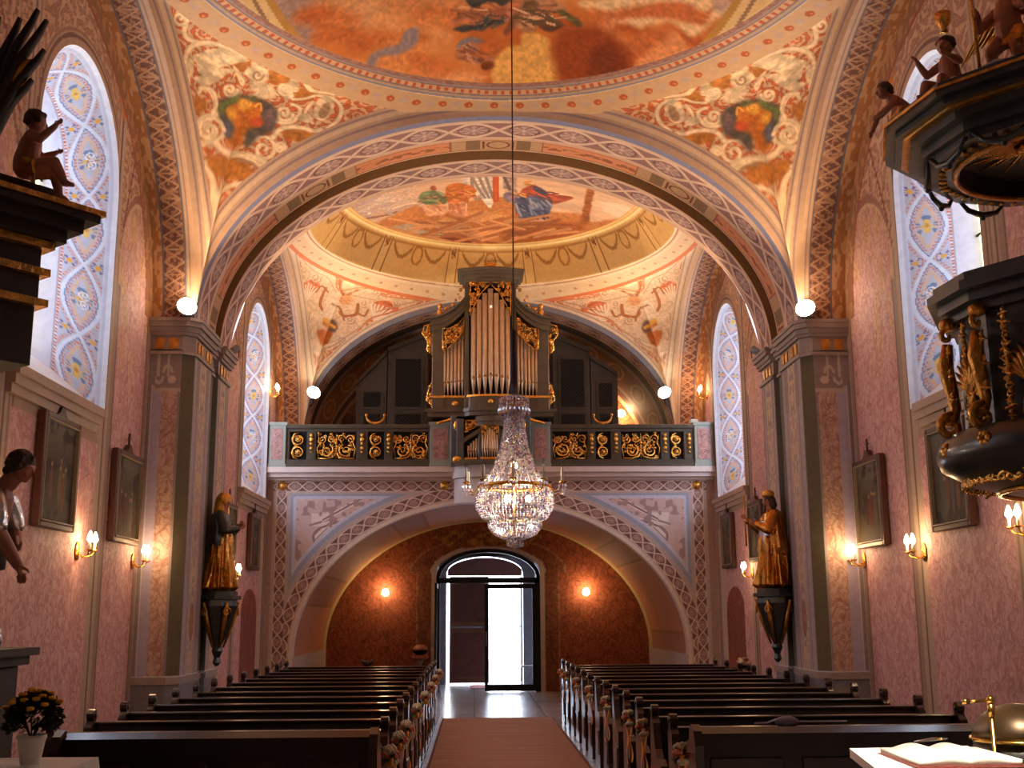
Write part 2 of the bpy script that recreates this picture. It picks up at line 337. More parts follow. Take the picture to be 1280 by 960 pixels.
PEND1=[('f',(176,108,44),0.03,[(-0.524,4.034),(-0.308,4.14),(-0.241,3.889),(-0.376,3.876)]),('f',(176,108,44),0.03,[(-0.73,3.151),(-0.55,3.187),(-0.504,3.041),(-0.643,2.942)]),('f',(176,108,44),0.03,[(0.437,3.948),(0.586,4.09),(0.657,3.883),(0.487,3.788)]),('f',(176,108,44),0.03,[(0.579,3.246),(0.831,3.311),(0.791,3.114),(0.536,3.113)]),('f',(176,108,44),0.03,[(-0.096,2.391),(0.125,2.525),(0.133,2.36),(-0.114,2.259)]),('f',(176,108,44),0.03,[(-0.29,2.374),(-0.088,2.447),(0.167,2.576),(0.317,2.344),(0.217,2.197),(-0.031,2.132),(-0.209,2.214)]),('f',(222,190,150),0.015,[(-0.959,3.508),(-0.97,3.667),(-0.867,3.837),(-0.661,3.953),(-0.478,4.015),(-0.561,3.851),(-0.711,3.777),(-0.719,3.66),(-0.876,3.677),(-0.856,3.543),(-0.872,3.43)]),('f',(222,190,150),0.015,[(-0.832,3.451),(-0.712,3.544),(-0.601,3.548),(-0.52,3.757),(-0.444,3.66),(-0.552,3.464),(-0.697,3.393)]),('f',(160,122,90),0.015,[(-0.769,3.545),(-0.659,3.65),(-0.615,3.631),(-0.722,3.517)]),('f',(222,190,150),0.015,[(-0.418,3.896),(-0.317,3.864),(-0.18,3.748),(-0.168,3.632),(-0.278,3.735)]),('l',(222,190,150),0.034,[(-0.207,3.551),(-0.204,3.484),(-0.225,3.428),(-0.268,3.401),(-0.313,3.406),(-0.346,3.437),(-0.363,3.484),(-0.356,3.529),(-0.335,3.561),(-0.305,3.57),(-0.277,3.559),(-0.258,3.532),(-0.256,3.503),(-0.263,3.479),(-0.28,3.469),(-0.297,3.471),(-0.306,3.482),(-0.308,3.494)]),('l',(222,190,150),0.034,[(-0.243,2.931),(-0.33,2.995),(-0.43,2.993),(-0.513,2.934),(-0.554,2.842),(-0.547,2.747),(-0.499,2.677),(-0.429,2.649),(-0.362,2.666),(-0.316,2.717),(-0.302,2.781),(-0.32,2.838),(-0.356,2.869),(-0.398,2.871),(-0.429,2.849),(-0.444,2.817),(-0.441,2.789),(-0.424,2.771)]),('l',(222,190,150),0.034,[(0.547,3.492),(0.538,3.415),(0.502,3.362),(0.454,3.346),(0.41,3.366),(0.378,3.416),(0.37,3.476),(0.386,3.525),(0.413,3.553),(0.447,3.553),(0.472,3.53),(0.486,3.494),(0.484,3.459),(0.471,3.436),(0.454,3.428),(0.439,3.435),(0.431,3.451),(0.428,3.469)]),('l',(222,190,150),0.034,[(0.202,2.831),(0.251,2.939),(0.332,2.991),(0.411,2.98),(0.471,2.914),(0.493,2.819),(0.477,2.728),(0.43,2.666),(0.374,2.648),(0.323,2.673),(0.294,2.727),(0.293,2.788),(0.313,2.836),(0.344,2.861),(0.376,2.857),(0.395,2.834),(0.4,2.805),(0.392,2.782)]),('l',(222,190,150),0.034,[(0.612,2.905),(0.597,2.956),(0.569,2.984),(0.536,2.985),(0.507,2.962),(0.493,2.922),(0.494,2.882),(0.509,2.852),(0.532,2.839),(0.555,2.845),(0.569,2.867),(0.573,2.894),(0.57,2.915),(0.557,2.928),(0.543,2.931),(0.534,2.921),(0.53,2.909),(0.532,2.898)]),('l',(222,190,150),0.045,[(-0.257,2.634),(-0.171,2.767),(-0.198,2.923),(-0.293,3.007),(-0.447,2.98),(-0.536,2.842),(-0.565,2.687)]),('l',(222,190,150),0.04,[(-0.308,3.0),(-0.396,3.195),(-0.508,3.336),(-0.634,3.38),(-0.669,3.259)]),('l',(222,190,150),0.045,[(0.424,3.01),(0.47,3.189),(0.634,3.321),(0.849,3.354),(0.909,3.416)]),('l',(222,190,150),0.035,[(0.396,3.286),(0.55,3.346),(0.611,3.514),(0.579,3.64),(0.487,3.66)]),('l',(222,190,150),0.07,[(-0.58,2.603),(-0.44,2.511),(-0.273,2.628),(-0.133,2.555),(-0.024,2.559),(0.178,2.588),(0.332,2.618),(0.468,2.561)]),('l',(222,190,150),0.035,[(0.687,3.958),(0.857,3.997),(1.021,3.86),(1.041,3.637),(0.968,3.468)]),('l',(222,190,150),0.03,[(0.682,3.818),(0.666,3.588),(0.793,3.468)]),('f',(222,190,150),0.015,[(0.948,3.755),(0.938,3.656),(0.911,3.578),(0.867,3.54),(0.818,3.547),(0.775,3.597),(0.742,3.683),(0.726,3.788),(0.725,3.895),(0.742,3.98),(0.777,4.025),(0.828,4.017),(0.886,3.956),(0.929,3.863)]),('f',(160,122,90),0.015,[(0.922,3.729),(0.918,3.664),(0.904,3.615),(0.879,3.59),(0.855,3.593),(0.832,3.624),(0.813,3.68),(0.805,3.745),(0.806,3.812),(0.817,3.864),(0.838,3.891),(0.865,3.886),(0.891,3.853),(0.914,3.795)]),('f',(222,190,150),0.015,[(0.596,3.46),(0.704,3.611),(0.794,3.515),(0.724,3.436)]),('l',(222,190,150),0.03,[(0.456,3.744),(0.582,3.83),(0.663,3.943)]),('l',(222,190,150),0.05,[(0.343,4.26),(0.53,4.047),(0.653,4.029),(0.886,4.117)]),('f',(232,204,166),0.015,[(-0.238,3.906),(-0.241,3.954),(-0.23,3.999),(-0.204,4.031),(-0.164,4.042),(-0.122,4.03),(-0.084,3.998),(-0.062,3.954),(-0.055,3.903),(-0.07,3.86),(-0.101,3.832),(-0.139,3.82),(-0.181,3.832),(-0.216,3.863)]),('f',(222,190,150),0.015,[(-0.282,4.145),(-0.279,4.19),(-0.255,4.217),(-0.217,4.223),(-0.17,4.204),(-0.126,4.165),(-0.093,4.113),(-0.076,4.059),(-0.082,4.015),(-0.109,3.99),(-0.148,3.986),(-0.192,4.004),(-0.232,4.041),(-0.263,4.09)]),('f',(232,204,166),0.015,[(-0.26,4.361),(-0.239,4.387),(-0.203,4.388),(-0.159,4.365),(-0.114,4.32),(-0.079,4.262),(-0.062,4.205),(-0.064,4.159),(-0.083,4.132),(-0.12,4.132),(-0.166,4.158),(-0.208,4.202),(-0.243,4.258),(-0.26,4.314)]),('f',(222,190,150),0.015,[(-0.159,4.498),(-0.124,4.5),(-0.083,4.474),(-0.043,4.426),(-0.011,4.364),(0.007,4.301),(0.006,4.25),(-0.012,4.221),(-0.047,4.221),(-0.088,4.248),(-0.127,4.296),(-0.16,4.357),(-0.177,4.419),(-0.177,4.469)]),('f',(232,204,166),0.015,[(0.0,4.524),(0.038,4.501),(0.076,4.453),(0.103,4.391),(0.115,4.327),(0.112,4.273),(0.094,4.239),(0.061,4.236),(0.023,4.26),(-0.014,4.308),(-0.041,4.37),(-0.053,4.433),(-0.05,4.486),(-0.029,4.518)]),('f',(222,190,150),0.015,[(0.183,4.427),(0.218,4.382),(0.241,4.323),(0.248,4.262),(0.239,4.211),(0.216,4.179),(0.181,4.174),(0.145,4.195),(0.11,4.24),(0.087,4.298),(0.077,4.36),(0.088,4.41),(0.111,4.442),(0.146,4.448)]),('f',(232,204,166),0.015,[(0.348,4.224),(0.369,4.17),(0.374,4.114),(0.364,4.067),(0.336,4.041),(0.296,4.041),(0.255,4.065),(0.215,4.111),(0.191,4.167),(0.187,4.221),(0.202,4.265),(0.229,4.292),(0.269,4.293),(0.311,4.269)]),('f',(222,190,150),0.015,[(0.453,3.966),(0.453,3.917),(0.43,3.885),(0.394,3.87),(0.354,3.876),(0.312,3.904),(0.28,3.947),(0.26,3.999),(0.257,4.05),(0.271,4.089),(0.301,4.108),(0.347,4.099),(0.395,4.067),(0.433,4.019)]),('f',(232,204,166),0.015,[(0.432,3.746),(0.411,3.714),(0.378,3.704),(0.337,3.717),(0.299,3.749),(0.268,3.798),(0.254,3.849),(0.256,3.896),(0.274,3.93),(0.307,3.941),(0.347,3.929),(0.388,3.894),(0.422,3.843),(0.437,3.791)]),('f',(176,108,44),0.015,[(-0.015,4.134),(0.121,4.303),(0.281,4.032),(0.11,3.867)]),('f',(222,190,150),0.015,[(0.023,4.011),(0.053,3.922),(0.05,3.84),(0.018,3.778),(-0.037,3.749),(-0.093,3.751),(-0.149,3.79),(-0.192,3.857),(-0.216,3.939),(-0.218,4.024),(-0.199,4.093),(-0.161,4.134),(-0.103,4.132),(-0.032,4.086)]),('l',(160,122,90),0.02,[(-0.026,3.974),(-0.016,3.925),(-0.021,3.883),(-0.037,3.852),(-0.061,3.84),(-0.091,3.847),(-0.114,3.868),(-0.127,3.896),(-0.134,3.928),(-0.133,3.956),(-0.122,3.973),(-0.105,3.978),(-0.092,3.974),(-0.079,3.961),(-0.07,3.944),(-0.068,3.929),(-0.073,3.92),(-0.077,3.915)]),('l',(222,190,150),0.035,[(0.377,3.926),(0.391,3.858),(0.379,3.803),(0.353,3.769),(0.316,3.763),(0.28,3.781),(0.251,3.819),(0.239,3.862),(0.238,3.904),(0.248,3.935),(0.27,3.946),(0.292,3.941),(0.314,3.92),(0.323,3.896),(0.327,3.872),(0.319,3.858),(0.312,3.851),(0.301,3.855)]),('f',(222,190,150),0.015,[(-0.102,3.723),(0.114,3.857),(0.254,3.679),(0.101,3.546),(-0.024,3.634)]),('l',(222,190,150),0.022,[(0.096,3.819),(0.016,3.588)]),('l',(222,190,150),0.022,[(0.096,3.819),(0.088,3.602)]),('l',(222,190,150),0.022,[(0.096,3.819),(0.161,3.615)]),('l',(222,190,150),0.022,[(0.096,3.819),(0.216,3.67)]),('l',(222,190,150),0.022,[(0.096,3.819),(0.268,3.726)]),('f',(84,72,62),0.05,[(-0.385,3.243),(-0.258,3.397),(-0.097,3.528),(0.069,3.541),(0.234,3.547),(0.361,3.429),(0.403,3.152),(0.274,2.977),(0.163,2.71),(0.066,2.882),(-0.043,2.75),(-0.135,2.785),(-0.285,3.011)]),('f',(188,104,34),0.05,[(-0.24,3.183),(-0.134,3.441),(-0.009,3.452),(0.128,3.467),(0.249,3.186),(0.132,3.017),(0.066,2.882),(0.086,2.742),(-0.099,2.678),(-0.057,2.94),(-0.154,3.073)]),('f',(104,116,60),0.04,[(-0.352,3.195),(-0.252,3.378),(-0.159,3.462),(-0.151,3.387),(-0.262,3.195),(-0.258,3.067)]),('f',(98,100,66),0.04,[(0.072,3.532),(0.069,3.507),(0.052,3.476),(0.016,3.451),(-0.028,3.435),(-0.059,3.421),(-0.085,3.422),(-0.1,3.438),(-0.1,3.464),(-0.083,3.495),(-0.053,3.525),(-0.022,3.551),(0.022,3.555),(0.054,3.55)]),('f',(110,86,84),0.05,[(0.366,3.348),(0.379,3.276),(0.373,3.211),(0.352,3.167),(0.322,3.148),(0.282,3.165),(0.246,3.209),(0.219,3.273),(0.206,3.345),(0.209,3.411),(0.23,3.456),(0.26,3.475),(0.3,3.459),(0.336,3.415)]),('f',(92,88,104),0.04,[(-0.083,2.943),(-0.075,2.885),(-0.076,2.83),(-0.091,2.793),(-0.114,2.779),(-0.142,2.791),(-0.17,2.829),(-0.192,2.884),(-0.203,2.944),(-0.198,2.996),(-0.183,3.033),(-0.158,3.046),(-0.131,3.034),(-0.102,2.996)]),('f',(214,150,54),0.03,[(0.043,3.425),(0.045,3.382),(0.028,3.34),(-0.008,3.309),(-0.045,3.285),(-0.082,3.28),(-0.114,3.295),(-0.135,3.328),(-0.138,3.37),(-0.124,3.414),(-0.093,3.45),(-0.057,3.474),(-0.025,3.483),(0.019,3.46)]),('f',(214,150,54),0.03,[(-0.113,3.184),(-0.104,3.136),(-0.108,3.093),(-0.122,3.061),(-0.146,3.05),(-0.172,3.059),(-0.196,3.088),(-0.215,3.13),(-0.223,3.177),(-0.22,3.221),(-0.206,3.252),(-0.184,3.265),(-0.156,3.255),(-0.131,3.227)]),('f',(196,80,44),0.04,[(0.243,3.206),(0.247,3.167),(0.233,3.131),(0.209,3.101),(0.177,3.085),(0.142,3.087),(0.116,3.103),(0.096,3.135),(0.095,3.171),(0.106,3.209),(0.132,3.238),(0.164,3.254),(0.199,3.252),(0.225,3.236)]),('l',(226,160,70),0.02,[(0.008,3.434),(0.01,3.393),(-0.003,3.359),(-0.028,3.339),(-0.048,3.327),(-0.067,3.329),(-0.084,3.346),(-0.094,3.371),(-0.095,3.397),(-0.09,3.42),(-0.077,3.434),(-0.064,3.44),(-0.051,3.435),(-0.044,3.426),(-0.042,3.414),(-0.042,3.401),(-0.046,3.393),(-0.05,3.388)]),('l',(226,160,70),0.02,[(0.082,3.399),(0.122,3.486),(0.175,3.375)]),('l',(222,190,150),0.06,[(-0.404,2.141),(-0.265,2.19),(-0.131,2.053),(-0.066,1.759),(-0.109,1.471)]),('l',(222,190,150),0.05,[(0.278,2.176),(0.09,2.048),(-0.035,1.887),(-0.036,1.698),(-0.056,1.413)]),('l',(222,190,150),0.05,[(-0.515,2.466),(-0.399,2.288),(-0.286,2.278)]),('l',(222,190,150),0.05,[(0.008,2.524),(0.167,2.576),(0.332,2.528),(0.481,2.526)]),('l',(160,122,90),0.03,[(0.109,2.478),(0.298,2.511),(0.357,2.415)]),('l',(222,190,150),0.05,[(-1.467,4.272),(-1.266,4.227),(-1.142,3.948),(-0.929,3.976)]),('l',(222,190,150),0.05,[(-0.996,3.541),(-1.014,3.828),(-0.804,4.076),(-0.451,4.145)]),('l',(222,190,150),0.045,[(-0.929,3.16),(-0.857,3.321),(-0.97,3.555)]),('f',(222,190,150),0.015,[(-0.839,3.659),(-0.849,3.866),(-0.686,4.069),(-0.3,4.126),(-0.542,3.767),(-0.725,3.553)]),('f',(222,190,150),0.015,[(-0.737,3.51),(-0.581,3.723),(-0.35,3.852),(-0.566,3.532)]),('l',(222,190,150),0.03,[(-1.24,4.211),(-1.219,4.156),(-1.225,4.105),(-1.249,4.066),(-1.284,4.045),(-1.32,4.044),(-1.349,4.059),(-1.364,4.086),(-1.369,4.119),(-1.364,4.15),(-1.35,4.174),(-1.333,4.186),(-1.315,4.186),(-1.298,4.176),(-1.29,4.16),(-1.288,4.144),(-1.291,4.131),(-1.299,4.125)]),('l',(222,190,150),0.04,[(-0.677,3.339),(-0.514,3.385),(-0.393,3.201),(-0.396,2.928)]),('l',(222,190,150),0.04,[(-0.175,2.857),(-0.243,2.951),(-0.341,2.98),(-0.434,2.94),(-0.491,2.853),(-0.495,2.753),(-0.452,2.674),(-0.383,2.64),(-0.312,2.654),(-0.267,2.709),(-0.257,2.777),(-0.278,2.833),(-0.319,2.861),(-0.36,2.855),(-0.389,2.826),(-0.398,2.791),(-0.388,2.763),(-0.368,2.752)])]
